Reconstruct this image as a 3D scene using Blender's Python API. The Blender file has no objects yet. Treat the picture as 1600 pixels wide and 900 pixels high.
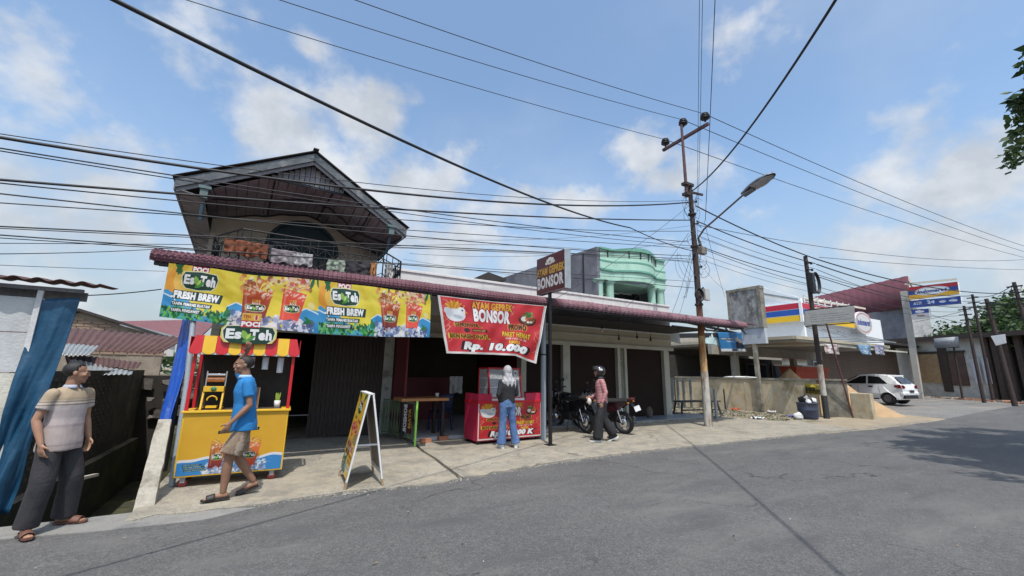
import bpy, bmesh, math, random
import numpy as np
from mathutils import Vector, Matrix, Euler, noise as mn
random.seed(7)
S = bpy.context.scene
COL = S.collection
PI = math.pi
# ---------------------------------------------------------------- camera
F, PITCH, ROLL, YAW, CH = 640., math.radians(11.6), math.radians(0.9), math.radians(30.), 1.5
FW = Vector((math.sin(YAW)*math.cos(PITCH), math.cos(YAW)*math.cos(PITCH), math.sin(PITCH)))
_r = Vector((math.cos(YAW), -math.sin(YAW), 0)); _u = _r.cross(FW)
RT = _r*math.cos(ROLL)+_u*math.sin(ROLL); UP = _u*math.cos(ROLL)-_r*math.sin(ROLL)
cd = bpy.data.cameras.new('camera'); cam = bpy.data.objects.new('camera', cd); COL.objects.link(cam)
cd.sensor_width = 36; cd.lens = F/1600*36; cd.clip_start = 0.05; cd.clip_end = 3000
m = Matrix((RT, UP, -FW)).transposed().to_4x4(); m.translation = (0, 0, CH); cam.matrix_world = m
S.camera = cam
def P(px, py, X=None, Y=None, Z=None):
    "a point of the place seen at a pixel of the 1600x900 photograph, on a given plane"
    d = FW+RT*((px-800)/F)-UP*((py-450)/F)
    t = (Z-CH)/d.z if Z is not None else (Y/d.y if Y is not None else X/d.x)
    return Vector((0, 0, CH))+d*t
# ---------------------------------------------------------------- light, sky, exposure
SUNV = Vector((-0.17, -0.45, 1.0)).normalized()
sl = bpy.data.lights.new('sun', 'SUN'); so = bpy.data.objects.new('sun', sl); COL.objects.link(so)
sl.energy = 2.9; sl.angle = math.radians(0.55); sl.color = (1, .955, .89)
so.rotation_euler = SUNV.to_track_quat('Z', 'Y').to_euler()
S.view_settings.view_transform = 'Standard'; S.view_settings.look = 'None'; S.view_settings.gamma = 1
S.view_settings.exposure = 0.45
W = bpy.data.worlds.new('World'); S.world = W; W.use_nodes = True
nt = W.node_tree; N = nt.nodes; L = nt.links; N.clear()
def nd(t, **k):
    n = N.new(t)
    for a, b in k.items(): setattr(n, a, b)
    return n
def mth(op, a, b=None, c=None, clamp=False):
    n = nd('ShaderNodeMath', operation=op); n.use_clamp = clamp
    for i, v in enumerate((a, b, c)):
        if v is None: continue
        if isinstance(v, (int, float)): n.inputs[i].default_value = v
        else: L.new(v, n.inputs[i])
    return n.outputs[0]
sky = nd('ShaderNodeTexSky', sky_type='NISHITA'); sky.sun_disc = False
sky.sun_elevation = math.asin(SUNV.z); sky.sun_rotation = math.atan2(SUNV.x, SUNV.y)
sky.air_density = 1.0; sky.dust_density = 2.2; sky.ozone_density = 1.6
tc = nd('ShaderNodeTexCoord')
def fbm(scale, detail, rough, off=0, vec=None):
    n = nd('ShaderNodeTexNoise'); n.inputs['Scale'].default_value = scale; n.inputs['Detail'].default_value = detail
    n.inputs['Roughness'].default_value = rough
    mp = nd('ShaderNodeMapping'); mp.inputs['Location'].default_value = (off, off*.7, -off); mp.inputs['Scale'].default_value = (1, 1, 1.25)
    L.new(tc.outputs['Generated'], mp.inputs['Vector']); L.new(mp.outputs[0], n.inputs['Vector']); return n.outputs['Fac']
# cumulus banks: (pixel x, pixel y, angular radius, flattening, density)
CL = [(480,215,.20,1.3,1.0),(560,190,.17,1.2,1.0),(640,300,.20,1.5,.95),(520,300,.30,1.6,.8),(770,320,.20,2.0,.8),(900,325,.16,2.2,.75),
      (320,65,.13,1.2,.6),(375,110,.10,1.4,.55),(488,75,.05,1.3,.6),(1005,240,.11,1.8,.8),(1060,285,.13,1.6,.7),
      (1480,285,.17,1.5,1.0),(1440,320,.12,1.6,.8),(1432,178,.08,1.8,.5),(1390,375,.13,2.0,.85),(1520,385,.24,2.6,.8),
      (1200,15,.09,1.6,.5),(30,255,.20,1.7,.7),(150,290,.18,2.2,.6),(100,360,.34,2.2,.62),(60,440,.40,2.4,.62),(230,440,.30,2.4,.55),
      (700,400,.45,2.6,.7),(1100,440,.35,2.6,.55),(1250,440,.28,2.4,.5),(1590,440,.3,2.4,.55),(-200,150,.4,2,.8),(-500,350,.6,2,.9),(1900,250,.4,2,.8),(2300,400,.6,2,.8)]
V = None
for (px, py, r, fl, den) in CL:
    c = (FW+RT*((px-800)/F)-UP*((py-450)/F)).normalized()
    s = nd('ShaderNodeVectorMath', operation='SUBTRACT'); L.new(tc.outputs['Generated'], s.inputs[0]); s.inputs[1].default_value = c
    q = nd('ShaderNodeVectorMath', operation='MULTIPLY'); L.new(s.outputs[0], q.inputs[0]); q.inputs[1].default_value = (1, 1, fl)
    l = nd('ShaderNodeVectorMath', operation='LENGTH'); L.new(q.outputs[0], l.inputs[0])
    v = mth('MULTIPLY_ADD', l.outputs['Value'], -den/r, den)
    V = v if V is None else mth('MAXIMUM', V, v)
V = mth('MAXIMUM', V, -0.6)
n1 = fbm(7.5, 9, .56, 3.1); n2 = fbm(2.2, 5, .5, 9.3)
dens = mth('ADD', V, mth('MULTIPLY', mth('SUBTRACT', n1, .5), 2.5))
ss = nd('ShaderNodeMapRange', interpolation_type='SMOOTHSTEP'); L.new(dens, ss.inputs['Value'])
ss.inputs['From Min'].default_value = .05; ss.inputs['From Max'].default_value = .8
cover = mth('MULTIPLY', ss.outputs[0], .88)
thin = nd('ShaderNodeMapRange', interpolation_type='SMOOTHSTEP'); L.new(n2, thin.inputs['Value'])
thin.inputs['From Min'].default_value = .45; thin.inputs['From Max'].default_value = .8; thin.inputs['To Max'].default_value = .22
cover = mth('MAXIMUM', cover, thin.outputs[0])
sep = nd('ShaderNodeSeparateXYZ'); L.new(tc.outputs['Generated'], sep.inputs[0])
hz = nd('ShaderNodeMapRange', interpolation_type='SMOOTHSTEP'); L.new(sep.outputs['Z'], hz.inputs['Value'])
hz.inputs['From Min'].default_value = 0.46; hz.inputs['From Max'].default_value = -0.02; hz.inputs['To Min'].default_value = 0; hz.inputs['To Max'].default_value = .88
n3 = fbm(9, 6, .6, 21.)
cc = nd('ShaderNodeMix', data_type='RGBA'); cr = nd('ShaderNodeMapRange'); L.new(n3, cr.inputs['Value']); cr.inputs['From Min'].default_value = .35; cr.inputs['From Max'].default_value = .68
L.new(cr.outputs[0], cc.inputs['Factor'])
SK = 4.5
cc.inputs['A'].default_value = (.64*SK, .68*SK, .73*SK, 1); cc.inputs['B'].default_value = (.92*SK, .94*SK, .97*SK, 1)
tint = nd('ShaderNodeMix', data_type='RGBA', blend_type='MULTIPLY'); tint.inputs['Factor'].default_value = 1
L.new(sky.outputs[0], tint.inputs['A']); tint.inputs['B'].default_value = (1.14, 1.22, 1.19, 1)
mh = nd('ShaderNodeMix', data_type='RGBA'); L.new(hz.outputs[0], mh.inputs['Factor']); L.new(tint.outputs['Result'], mh.inputs['A']); mh.inputs['B'].default_value = (.51*SK, .555*SK, .60*SK, 1)
mx = nd('ShaderNodeMix', data_type='RGBA'); L.new(cover, mx.inputs['Factor']); L.new(mh.outputs['Result'], mx.inputs['A']); L.new(cc.outputs['Result'], mx.inputs['B'])
bg = nd('ShaderNodeBackground'); bg.inputs['Strength'].default_value = 0.15
L.new(mx.outputs['Result'], bg.inputs['Color']); wo = nd('ShaderNodeOutputWorld'); L.new(bg.outputs[0], wo.inputs['Surface'])
# ---------------------------------------------------------------- materials
MT = {}
def mat(name, col=(.5, .5, .5), rough=.7, metal=0., var=.15, scale=3., bump=.15, bscale=40., spec=.5, dirt=None, dscale=1.2, dlo=.5, dhi=.7, alpha=1, trans=0, coord='Object', stretch=(1, 1, 1), emit=0, img=None, coat=0, dirt2=None, dstretch=(1, 1, 1), tr_leaf=0, speck=0, sscale=150, crack=0):
    if name in MT: return MT[name]
    M = bpy.data.materials.new(name); M.use_nodes = True; t = M.node_tree; n = t.nodes; l = t.links
    b = n['Principled BSDF']; b.inputs['Roughness'].default_value = rough; b.inputs['Metallic'].default_value = metal
    b.inputs['Specular IOR Level'].default_value = spec
    if coat: b.inputs['Coat Weight'].default_value = coat; b.inputs['Coat Roughness'].default_value = .05
    if trans: b.inputs['Transmission Weight'].default_value = trans
    if alpha < 1: b.inputs['Alpha'].default_value = alpha
    tcn = n.new('ShaderNodeTexCoord'); mp = n.new('ShaderNodeMapping'); mp.inputs['Scale'].default_value = stretch
    l.new(tcn.outputs[coord], mp.inputs[0])
    def nz(s, d=6, r=.6, src=None):
        q = n.new('ShaderNodeTexNoise'); q.inputs['Scale'].default_value = s; q.inputs['Detail'].default_value = d; q.inputs['Roughness'].default_value = r
        l.new(src or mp.outputs[0], q.inputs['Vector']); return q.outputs['Fac']
    if img is not None:
        ti = n.new('ShaderNodeTexImage'); ti.image = img; ti.extension = 'EXTEND'; l.new(tcn.outputs['UV'], ti.inputs[0]); hs = n.new('ShaderNodeHueSaturation'); hs.inputs['Saturation'].default_value = .97; hs.inputs['Value'].default_value = .62; l.new(ti.outputs['Color'], hs.inputs['Color']); src = hs.outputs[0]
    else:
        rgb = n.new('ShaderNodeRGB'); rgb.outputs[0].default_value = (*col, 1); src = rgb.outputs[0]
    def mul(src, fac, lo, hi, a, b_):
        mr = n.new('ShaderNodeMapRange'); l.new(fac, mr.inputs[0]); mr.inputs[1].default_value = a; mr.inputs[2].default_value = b_; mr.inputs[3].default_value = lo; mr.inputs[4].default_value = hi
        x = n.new('ShaderNodeMix'); x.data_type = 'RGBA'; x.blend_type = 'MULTIPLY'; x.inputs['Factor'].default_value = 1
        l.new(src, x.inputs['A']); l.new(mr.outputs[0], x.inputs['B']); return x.outputs['Result']
    if var: src = mul(src, nz(scale), 1-var, 1+var, .3, .7)
    if var and img is None: src = mul(src, nz(scale*11, 3), 1-var*.5, 1+var*.5, .3, .7)
    if speck:
        vo = n.new('ShaderNodeTexVoronoi'); vo.inputs['Scale'].default_value = sscale; l.new(tcn.outputs[coord], vo.inputs['Vector']); sp = n.new('ShaderNodeSeparateColor'); l.new(vo.outputs['Color'], sp.inputs[0])
        src = mul(src, sp.outputs[0], 1-speck*.6, 1+speck, .35, 1.)
        v2 = n.new('ShaderNodeTexVoronoi'); v2.inputs['Scale'].default_value = sscale*.28; l.new(tcn.outputs[coord], v2.inputs['Vector']); s2_ = n.new('ShaderNodeSeparateColor'); l.new(v2.outputs['Color'], s2_.inputs[0]); src = mul(src, s2_.outputs[1], 1-speck*.25, 1+speck*.35, .2, 1.)
    for j, dd in enumerate((dirt, dirt2)):
        if dd:
            mr = n.new('ShaderNodeMapRange'); mr.interpolation_type = 'SMOOTHSTEP'
            mp2 = n.new('ShaderNodeMapping'); mp2.inputs['Scale'].default_value = dstretch; mp2.inputs['Location'].default_value = (j*7.3, j*3.1, 0); l.new(tcn.outputs[coord], mp2.inputs[0])
            l.new(nz(dscale*(1 if j == 0 else 2.6), 8, .65, mp2.outputs[0]), mr.inputs[0]); mr.inputs[1].default_value = dlo; mr.inputs[2].default_value = dhi
            x = n.new('ShaderNodeMix'); x.data_type = 'RGBA'; l.new(mr.outputs[0], x.inputs['Factor']); l.new(src, x.inputs['A']); x.inputs['B'].default_value = (*dd, 1); src = x.outputs['Result']
    if crack:
        wn = n.new('ShaderNodeTexNoise'); wn.inputs['Scale'].default_value = 1.6; wn.inputs['Detail'].default_value = 6; l.new(tcn.outputs[coord], wn.inputs['Vector'])
        ad = n.new('ShaderNodeVectorMath'); ad.operation = 'MULTIPLY_ADD'; l.new(wn.outputs['Color'], ad.inputs[0]); ad.inputs[1].default_value = (1.1, 1.1, 0); l.new(tcn.outputs[coord], ad.inputs[2])
        vc = n.new('ShaderNodeTexVoronoi'); vc.feature = 'DISTANCE_TO_EDGE'; vc.inputs['Scale'].default_value = .42; l.new(ad.outputs[0], vc.inputs['Vector'])
        mk = mul(None, nz(.8, 4), 0, 1, .5, .62) if False else None
        ms_ = n.new('ShaderNodeMapRange'); l.new(nz(.7, 4), ms_.inputs[0]); ms_.inputs[1].default_value = .48; ms_.inputs[2].default_value = .6; ms_.inputs[3].default_value = 0; ms_.inputs[4].default_value = crack
        ln = n.new('ShaderNodeMapRange'); l.new(vc.outputs['Distance'], ln.inputs[0]); ln.inputs[1].default_value = .001; ln.inputs[2].default_value = .006; ln.inputs[3].default_value = 1; ln.inputs[4].default_value = 0
        mm = n.new('ShaderNodeMath'); mm.operation = 'MULTIPLY'; l.new(ms_.outputs[0], mm.inputs[0]); l.new(ln.outputs[0], mm.inputs[1])
        x = n.new('ShaderNodeMix'); x.data_type = 'RGBA'; l.new(mm.outputs[0], x.inputs['Factor']); l.new(src, x.inputs['A']); x.inputs['B'].default_value = (.03, .03, .03, 1); src = x.outputs['Result']
    l.new(src, b.inputs['Base Color'])
    if emit: l.new(src, b.inputs['Emission Color']); b.inputs['Emission Strength'].default_value = emit
    if bump:
        bp = n.new('ShaderNodeBump'); bp.inputs['Strength'].default_value = bump; bp.inputs['Distance'].default_value = .02
        l.new(nz(bscale, 5), bp.inputs['Height']); l.new(bp.outputs[0], b.inputs['Normal'])
    if tr_leaf:
        tl = n.new('ShaderNodeBsdfTranslucent'); l.new(src, tl.inputs[0]); ms = n.new('ShaderNodeMixShader'); ms.inputs[0].default_value = tr_leaf
        l.new(b.outputs[0], ms.inputs[1]); l.new(tl.outputs[0], ms.inputs[2]); l.new(ms.outputs[0], n['Material Output'].inputs['Surface'])
    MT[name] = M; return M
# ---------------------------------------------------------------- mesh builder
class MB:
    def __init__(s): s.v = []; s.f = []; s.m = []; s.uv = {}; s.sm = []
    def add(s, vs, fs, mi=0, smooth=False, uvs=None):
        o = len(s.v); s.v += [tuple(v) for v in vs]
        for k, f in enumerate(fs):
            if uvs is not None: s.uv[len(s.f)] = [uvs[i] for i in f]
            s.f.append([i+o for i in f]); s.m.append(mi); s.sm.append(smooth)
        return s
    def box(s, a, b, mi=0, R=None, j=0):
        x0, y0, z0 = [min(a[i], b[i]) for i in range(3)]; x1, y1, z1 = [max(a[i], b[i]) for i in range(3)]
        vs = [Vector(v) for v in ((x0,y0,z0),(x1,y0,z0),(x1,y1,z0),(x0,y1,z0),(x0,y0,z1),(x1,y0,z1),(x1,y1,z1),(x0,y1,z1))]
        if j: vs = [v+Vector((random.uniform(-j, j), random.uniform(-j, j), random.uniform(-j, j))) for v in vs]
        if R is not None: vs = [R @ v for v in vs]
        return s.add(vs, [(0,3,2,1),(4,5,6,7),(0,1,5,4),(1,2,6,5),(2,3,7,6),(3,0,4,7)], mi)
    def bar(s, p, q, w, h=None, mi=0, up=(0, 0, 1)):
        "rectangular bar from p to q"
        h = h or w; p = Vector(p); q = Vector(q); d = (q-p); ln = d.length; d.normalize()
        u = Vector(up); 
        if abs(d.dot(u)) > .98: u = Vector((0, 1, 0))
        r = d.cross(u).normalized(); u = r.cross(d)
        vs = [p+r*a*w/2+u*b*h/2 for a, b in ((-1,-1),(1,-1),(1,1),(-1,1))]; vs += [v+d*ln for v in vs]
        return s.add(vs, [(0,3,2,1),(4,5,6,7),(0,1,5,4),(1,2,6,5),(2,3,7,6),(3,0,4,7)], mi)
    def tube(s, pts, r, n=8, mi=0, caps=True):
        pts = [Vector(p) for p in pts]; k = len(pts); rs = r if isinstance(r, (list, tuple)) else [r]*k
        vs = []; pu = None
        for i, p in enumerate(pts):
            d = (pts[min(i+1, k-1)]-pts[max(i-1, 0)]).normalized()
            if pu is None: pu = Vector((0, 0, 1)) if abs(d.z) < .9 else Vector((1, 0, 0))
            a = d.cross(pu).normalized(); b = a.cross(d).normalized(); pu = b
            vs += [p+(a*math.cos(2*PI*t/n)+b*math.sin(2*PI*t/n))*rs[i] for t in range(n)]
        fs = [(i*n+t, i*n+(t+1) % n, (i+1)*n+(t+1) % n, (i+1)*n+t) for i in range(k-1) for t in range(n)]
        s.add(vs, fs, mi, True)
        if caps:
            s.add(vs[:n], [tuple(range(n))], mi); s.add(vs[-n:], [tuple(reversed(range(n)))], mi)
        return s
    def lathe(s, prof, c=(0, 0, 0), n=20, mi=0, axis='z', sm=True):
        vs = []
        for (r, z) in prof:
            for t in range(n):
                a = 2*PI*t/n; v = (r*math.cos(a), r*math.sin(a), z)
                if axis == 'y': v = (v[0], v[2], v[1])
                if axis == 'x': v = (v[2], v[0], v[1])
                vs.append(Vector(v)+Vector(c))
        fs = [(i*n+t, i*n+(t+1) % n, (i+1)*n+(t+1) % n, (i+1)*n+t) for i in range(len(prof)-1) for t in range(n)]
        return s.add(vs, fs, mi, sm)
    def prism(s, poly, d, mi=0):
        "3D polygon extruded by vector d"
        n = len(poly); d = Vector(d); a = [Vector(p) for p in poly]; b = [p+d for p in a]
        s.add(a+b, [tuple(range(n)), tuple(reversed(range(n, 2*n)))]+[(i, i+n, (i+1) % n+n, (i+1) % n) for i in range(n)], mi); return s
    def grid(s, fn, nu, nv, mi=0, smooth=True, flip=False):
        vs = []; uv = []
        for j in range(nv+1):
            for i in range(nu+1):
                vs.append(fn(i/nu, j/nv)); uv.append((i/nu, j/nv))
        w = nu+1
        fs = [(j*w+i, j*w+i+1, (j+1)*w+i+1, (j+1)*w+i) for j in range(nv) for i in range(nu)]
        if flip: fs = [f[::-1] for f in fs]
        return s.add(vs, fs, mi, smooth, uv)
    def ell(s, c, r, n=14, mi=0, R=None):
        vs = []; k = n//2
        for j in range(k+1):
            ph = PI*j/k
            for i in range(n):
                th = 2*PI*i/n; v = Vector((r[0]*math.sin(ph)*math.cos(th), r[1]*math.sin(ph)*math.sin(th), r[2]*math.cos(ph)))
                if R is not None: v = R @ v
                vs.append(v+Vector(c))
        return s.add(vs, [(j*n+i, (j+1)*n+i, (j+1)*n+(i+1) % n, j*n+(i+1) % n) for j in range(k) for i in range(n)], mi, True)
    def build(s, name, mats, parent=None, loc=None, bevel=0, solid=0, weld=False):
        me = bpy.data.meshes.new(name); me.from_pydata(s.v, [], s.f)
        if not isinstance(mats, (list, tuple)): mats = [mats]
        for m_ in mats: me.materials.append(m_)
        me.polygons.foreach_set('material_index', s.m); me.polygons.foreach_set('use_smooth', s.sm)
        if s.uv:
            ul = me.uv_layers.new(name='UVMap')
            for fi, us in s.uv.items():
                p = me.polygons[fi]
                for k, li in enumerate(p.loop_indices): ul.data[li].uv = us[k]
        bm = bmesh.new(); bm.from_mesh(me)
        if weld: bmesh.ops.remove_doubles(bm, verts=bm.verts, dist=1e-4)
        if not s.uv or weld: bmesh.ops.recalc_face_normals(bm, faces=bm.faces)
        bm.to_mesh(me); bm.free(); me.update()
        o = bpy.data.objects.new(name, me); COL.objects.link(o)
        if parent: o.parent = parent
        if loc: o.location = loc
        if solid:
            md = o.modifiers.new('solid', 'SOLIDIFY'); md.thickness = solid; md.offset = -1
        if bevel:
            md = o.modifiers.new('bevel', 'BEVEL'); md.width = bevel; md.segments = 2; md.limit_method = 'ANGLE'; md.angle_limit = .6
        return o
def tag(o, label=None, cat=None, group=None, kind=None):
    if label: o['label'] = label
    if cat: o['category'] = cat
    if group: o['group'] = group
    if kind: o['kind'] = kind
    return o
def thing(name, label, cat, loc=(0, 0, 0), rz=0, group=None):
    o = bpy.data.objects.new(name, None); COL.objects.link(o); o.location = loc; o.rotation_euler = (0, 0, rz); o.empty_display_size = .1
    return tag(o, label, cat, group)
def copy_tree(o, parent=None):
    c = o.copy(); COL.objects.link(c); c.parent = parent
    for ch in list(o.children): copy_tree(ch, c)
    return c
def struct(mb, name, m_, parent=None, **k):
    o = mb.build(name, m_, parent, **k)
    if parent is None: o['kind'] = 'structure'
    return o
def share(name, me, parent, loc, rot=(0, 0, 0), sc=(1, 1, 1)):
    o = bpy.data.objects.new(name, me); COL.objects.link(o); o.parent = parent; o.location = loc; o.rotation_euler = rot; o.scale = sc; return o
# ---------------------------------------------------------------- drawn print (posters, banners, lettering)
_tx = {}
def text_tris(t, bold=0., shear=0.):
    k = (t, bold, shear)
    if k in _tx: return _tx[k]
    cu = bpy.data.curves.new('txt', 'FONT'); cu.body = t; cu.offset = bold; cu.shear = shear; cu.resolution_u = 3; cu.space_character = 1+bold*1.6
    o = bpy.data.objects.new('txt', cu); COL.objects.link(o)
    dg = bpy.context.evaluated_depsgraph_get(); me = o.evaluated_get(dg).to_mesh(); me.calc_loop_triangles()
    v = np.array([(q.co.x, q.co.y) for q in me.vertices]); tr = np.array([tuple(q.vertices) for q in me.loop_triangles])
    bpy.data.objects.remove(o); bpy.data.curves.remove(cu)
    lo = v.min(0); hi = v.max(0); _tx[k] = (v-lo, tr, hi-lo); return _tx[k]
class Canvas:
    def __init__(s, w, h, bg=(1, 1, 1)):
        s.w = w; s.h = h; s.a = np.zeros((h, w, 3), np.float32); s.a[:] = bg
        s.yy, s.xx = np.mgrid[0:h, 0:w].astype(np.float32); s.rng = np.random.RandomState(w*7+h)
    def put(s, mask, col, al=1.):
        m_ = (mask*al)[..., None]; s.a = s.a*(1-m_)+np.array(col, np.float32)*m_
    def poly(s, pts, col, al=1.):
        "pts in 0..w, 0..h with y downward"
        pts = np.array(pts, float); x0 = max(0, int(pts[:, 0].min())-1); x1 = min(s.w, int(pts[:, 0].max())+2); y0 = max(0, int(pts[:, 1].min())-1); y1 = min(s.h, int(pts[:, 1].max())+2)
        if x1 <= x0 or y1 <= y0: return
        X = s.xx[y0:y1, x0:x1]+.5; Y = s.yy[y0:y1, x0:x1]+.5; ins = np.zeros(X.shape, bool); n = len(pts)
        for i in range(n):
            ax, ay = pts[i]; bx, by = pts[(i+1) % n]
            if ay == by: continue
            c = ((ay > Y) != (by > Y)) & (X < (bx-ax)*(Y-ay)/(by-ay)+ax); ins ^= c
        sub = s.a[y0:y1, x0:x1]; m_ = (ins*al)[..., None]; s.a[y0:y1, x0:x1] = sub*(1-m_)+np.array(col, np.float32)*m_
    def rect(s, x0, y0, x1, y1, col, al=1., sk=0): s.poly([(x0+sk, y0), (x1+sk, y0), (x1, y1), (x0, y1)], col, al)
    def ell(s, cx, cy, rx, ry, col, al=1., ang=0):
        t = np.linspace(0, 2*PI, 30)[:-1]; x = rx*np.cos(t); y = ry*np.sin(t); c, q = math.cos(ang), math.sin(ang)
        s.poly(np.c_[cx+x*c-y*q, cy+x*q+y*c], col, al)
    def line(s, pts, wd, col, al=1.):
        for (ax, ay), (bx, by) in zip(pts[:-1], pts[1:]):
            d = math.hypot(bx-ax, by-ay) or 1; nx, ny = -(by-ay)/d*wd/2, (bx-ax)/d*wd/2
            s.poly([(ax+nx, ay+ny), (bx+nx, by+ny), (bx-nx, by-ny), (ax-nx, ay-ny)], col, al)
    def text(s, t, x, y, h, col, w=None, bold=.02, shear=0, ang=0, out=None, ow=0, center=False):
        "cap box: left x, top y, height h; squeezed to width w"
        if out is not None: s.text(t, x, y, h, out, w, bold+ow, shear, ang, None, 0, center)
        v, tr, sz = text_tris(t, bold, shear); v0, t0, sz0 = text_tris(t, 0.02, shear)
        k = h/sz0[1]; kx = k if w is None else w/sz0[0]
        q = v.copy(); q[:, 0] = (q[:, 0]-(sz[0]-sz0[0])/2)*kx; q[:, 1] = h-(q[:, 1]-(sz[1]-sz0[1])/2)*k
        if center: q[:, 0] -= sz0[0]*kx/2
        c, sn = math.cos(ang), math.sin(ang); q = np.c_[x+q[:, 0]*c-q[:, 1]*sn, y+q[:, 0]*sn+q[:, 1]*c]
        for a, b, c_ in tr: s.tri(q[a], q[b], q[c_], col)
    def tri(s, a, b, c, col):
        x0 = max(0, int(min(a[0], b[0], c[0]))); x1 = min(s.w, int(max(a[0], b[0], c[0]))+2); y0 = max(0, int(min(a[1], b[1], c[1]))); y1 = min(s.h, int(max(a[1], b[1], c[1]))+2)
        if x1 <= x0 or y1 <= y0: return
        X = s.xx[y0:y1, x0:x1]+.5; Y = s.yy[y0:y1, x0:x1]+.5
        e = [(q[0]-p[0])*(Y-p[1])-(q[1]-p[1])*(X-p[0]) for p, q in ((a, b), (b, c), (c, a))]
        m_ = ((e[0] >= 0) & (e[1] >= 0) & (e[2] >= 0)) | ((e[0] <= 0) & (e[1] <= 0) & (e[2] <= 0)); s.a[y0:y1, x0:x1][m_] = col
    def blobs(s, n, box, rad, cols, al=.9):
        for _ in range(n):
            x = s.rng.uniform(box[0], box[2]); y = s.rng.uniform(box[1], box[3]); r = s.rng.uniform(*rad); k = s.rng.randint(3, 7); a0 = s.rng.uniform(0, 6.28)
            p = [(x+r*s.rng.uniform(.5, 1)*math.cos(a0+6.28*i/k), y+r*s.rng.uniform(.5, 1)*math.sin(a0+6.28*i/k)) for i in range(k)]
            s.poly(p, cols[s.rng.randint(len(cols))], al)
    def leaf(s, x, y, ln, ang, col, wd=.22):
        c, q = math.cos(ang), math.sin(ang); t = np.linspace(0, 1, 8); pr = wd*ln*np.sin(PI*t)**.8
        a = [(x+ln*u*c-o*q, y+ln*u*q+o*c) for u, o in zip(t, pr)]+[(x+ln*u*c+o*q, y+ln*u*q-o*c) for u, o in zip(t[::-1], pr[::-1])]
        s.poly(a, col)
    def image(s, name):
        im = bpy.data.images.new(name, s.w, s.h); b = np.ones((s.h, s.w, 4), np.float32); b[..., :3] = np.clip(s.a, 0, 1)[::-1]
        im.pixels.foreach_set(b.ravel()); im.pack(); return im
def C(h): return tuple(int(h[i:i+2], 16)/255 for i in (0, 2, 4))
# ================================================================ MATERIALS
asph = mat('asphalt', (.112, .110, .108), .88, var=.10, scale=.5, bump=.55, bscale=90, dirt=(.15, .145, .136), dscale=.9, dlo=.48, dhi=.72, dirt2=(.085, .084, .085), dstretch=(.35, 1, 1), spec=.3, speck=.36, sscale=120, crack=.95)
conc = mat('concrete', (.285, .262, .215), .9, var=.16, scale=1.1, bump=.5, bscale=60, dirt=(.185, .17, .14), dscale=1.3, dlo=.42, dhi=.68, dirt2=(.33, .29, .22), speck=.25, sscale=60, crack=.7)
concd = mat('stained_concrete', (.30, .28, .24), .9, var=.2, scale=2, bump=.6, bscale=30, dirt=(.10, .10, .08), dscale=1.6, dlo=.4, dhi=.7, dirt2=(.17, .15, .11))
sand = mat('sand', (.30, .245, .17), .95, var=.15, scale=1.5, bump=.8, bscale=50)
sandpile = mat('orange_sand', (.38, .255, .14), .95, var=.12, scale=3, bump=.9, bscale=35)
dirtg = mat('dusty_ground', (.28, .24, .18), .95, var=.25, scale=1.6, bump=.9, bscale=30, dirt=(.14, .13, .08), dscale=1.3, dlo=.45, dhi=.65)
whitew = mat('stained_white_paint', (.62, .62, .60), .8, var=.06, scale=2, bump=.15, dirt=(.33, .33, .31), dscale=2.2, dlo=.52, dhi=.8, dstretch=(2.2, 1, .35))
beige = mat('beige_plaster', (.42, .38, .29), .85, var=.08, scale=2, bump=.2, dirt=(.28, .25, .19), dscale=1.5, dlo=.5, dhi=.8)
beigel = mat('pale_plaster', (.48, .46, .38), .85, var=.08, scale=2, bump=.2, dirt=(.22, .21, .17), dscale=1.8, dlo=.55, dhi=.8)
shut = mat('brown_shutter', (.032, .020, .017), .85, var=.1, scale=2, bump=.1, spec=.15)
darkm = mat('black_metal', (.018, .018, .02), .45, .3, var=.1, bump=.05)
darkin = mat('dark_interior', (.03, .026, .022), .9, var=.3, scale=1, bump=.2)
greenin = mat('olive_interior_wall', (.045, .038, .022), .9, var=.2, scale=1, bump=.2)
redwall = mat('red_interior_paint', (.13, .012, .018), .6, var=.1, bump=.05)
tilem = mat('maroon_roof_tile_sheet', (.13, .05, .066), .75, .0, var=.2, scale=1.4, bump=.15, dirt=(.24, .15, .165), dscale=1.6, dlo=.45, dhi=.78, dirt2=(.09, .035, .05))
tilef = mat('faded_maroon_roof_sheet', (.19, .095, .115), .75, 0, var=.2, scale=1.4, bump=.15, dirt=(.28, .19, .205), dscale=1.6, dlo=.45, dhi=.78, dirt2=(.11, .05, .065))
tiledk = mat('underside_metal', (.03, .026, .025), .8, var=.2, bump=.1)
wooddk = mat('weathered_grey_wood', (.20, .20, .215), .85, var=.25, scale=2, bump=.4, bscale=20, stretch=(1, 1, .3), dirt=(.36, .34, .35), dscale=3, dlo=.55, dhi=.7)
fasc = mat('faded_blue_fascia', (.095, .108, .12), .8, var=.3, scale=4, bump=.4, dirt=(.2, .2, .205), dscale=5, dlo=.5, dhi=.7)
plank = mat('grey_ceiling_plank', (.25, .24, .245), .85, var=.2, scale=2, bump=.3, bscale=25, dirt=(.14, .135, .14), dscale=1.5, dlo=.45, dhi=.7)
trimb = mat('black_trim', (.02, .02, .025), .6, var=.1)
bluetarp = mat('teal_blue_tarp', (.006, .055, .115), .5, var=.2, scale=1.2, bump=.5, bscale=8, spec=.5)
bluetarp2 = mat('royal_blue_tarp', (.01, .07, .36), .45, var=.2, scale=2, bump=.5, bscale=10)
tealp = mat('dark_teal_paint', (.02, .055, .075), .6, var=.2)
galv = mat('galvanised_sheet', (.34, .36, .36), .45, .5, var=.15, scale=2, dirt=(.30, .22, .17), dscale=2, dlo=.5, dhi=.75)
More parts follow.
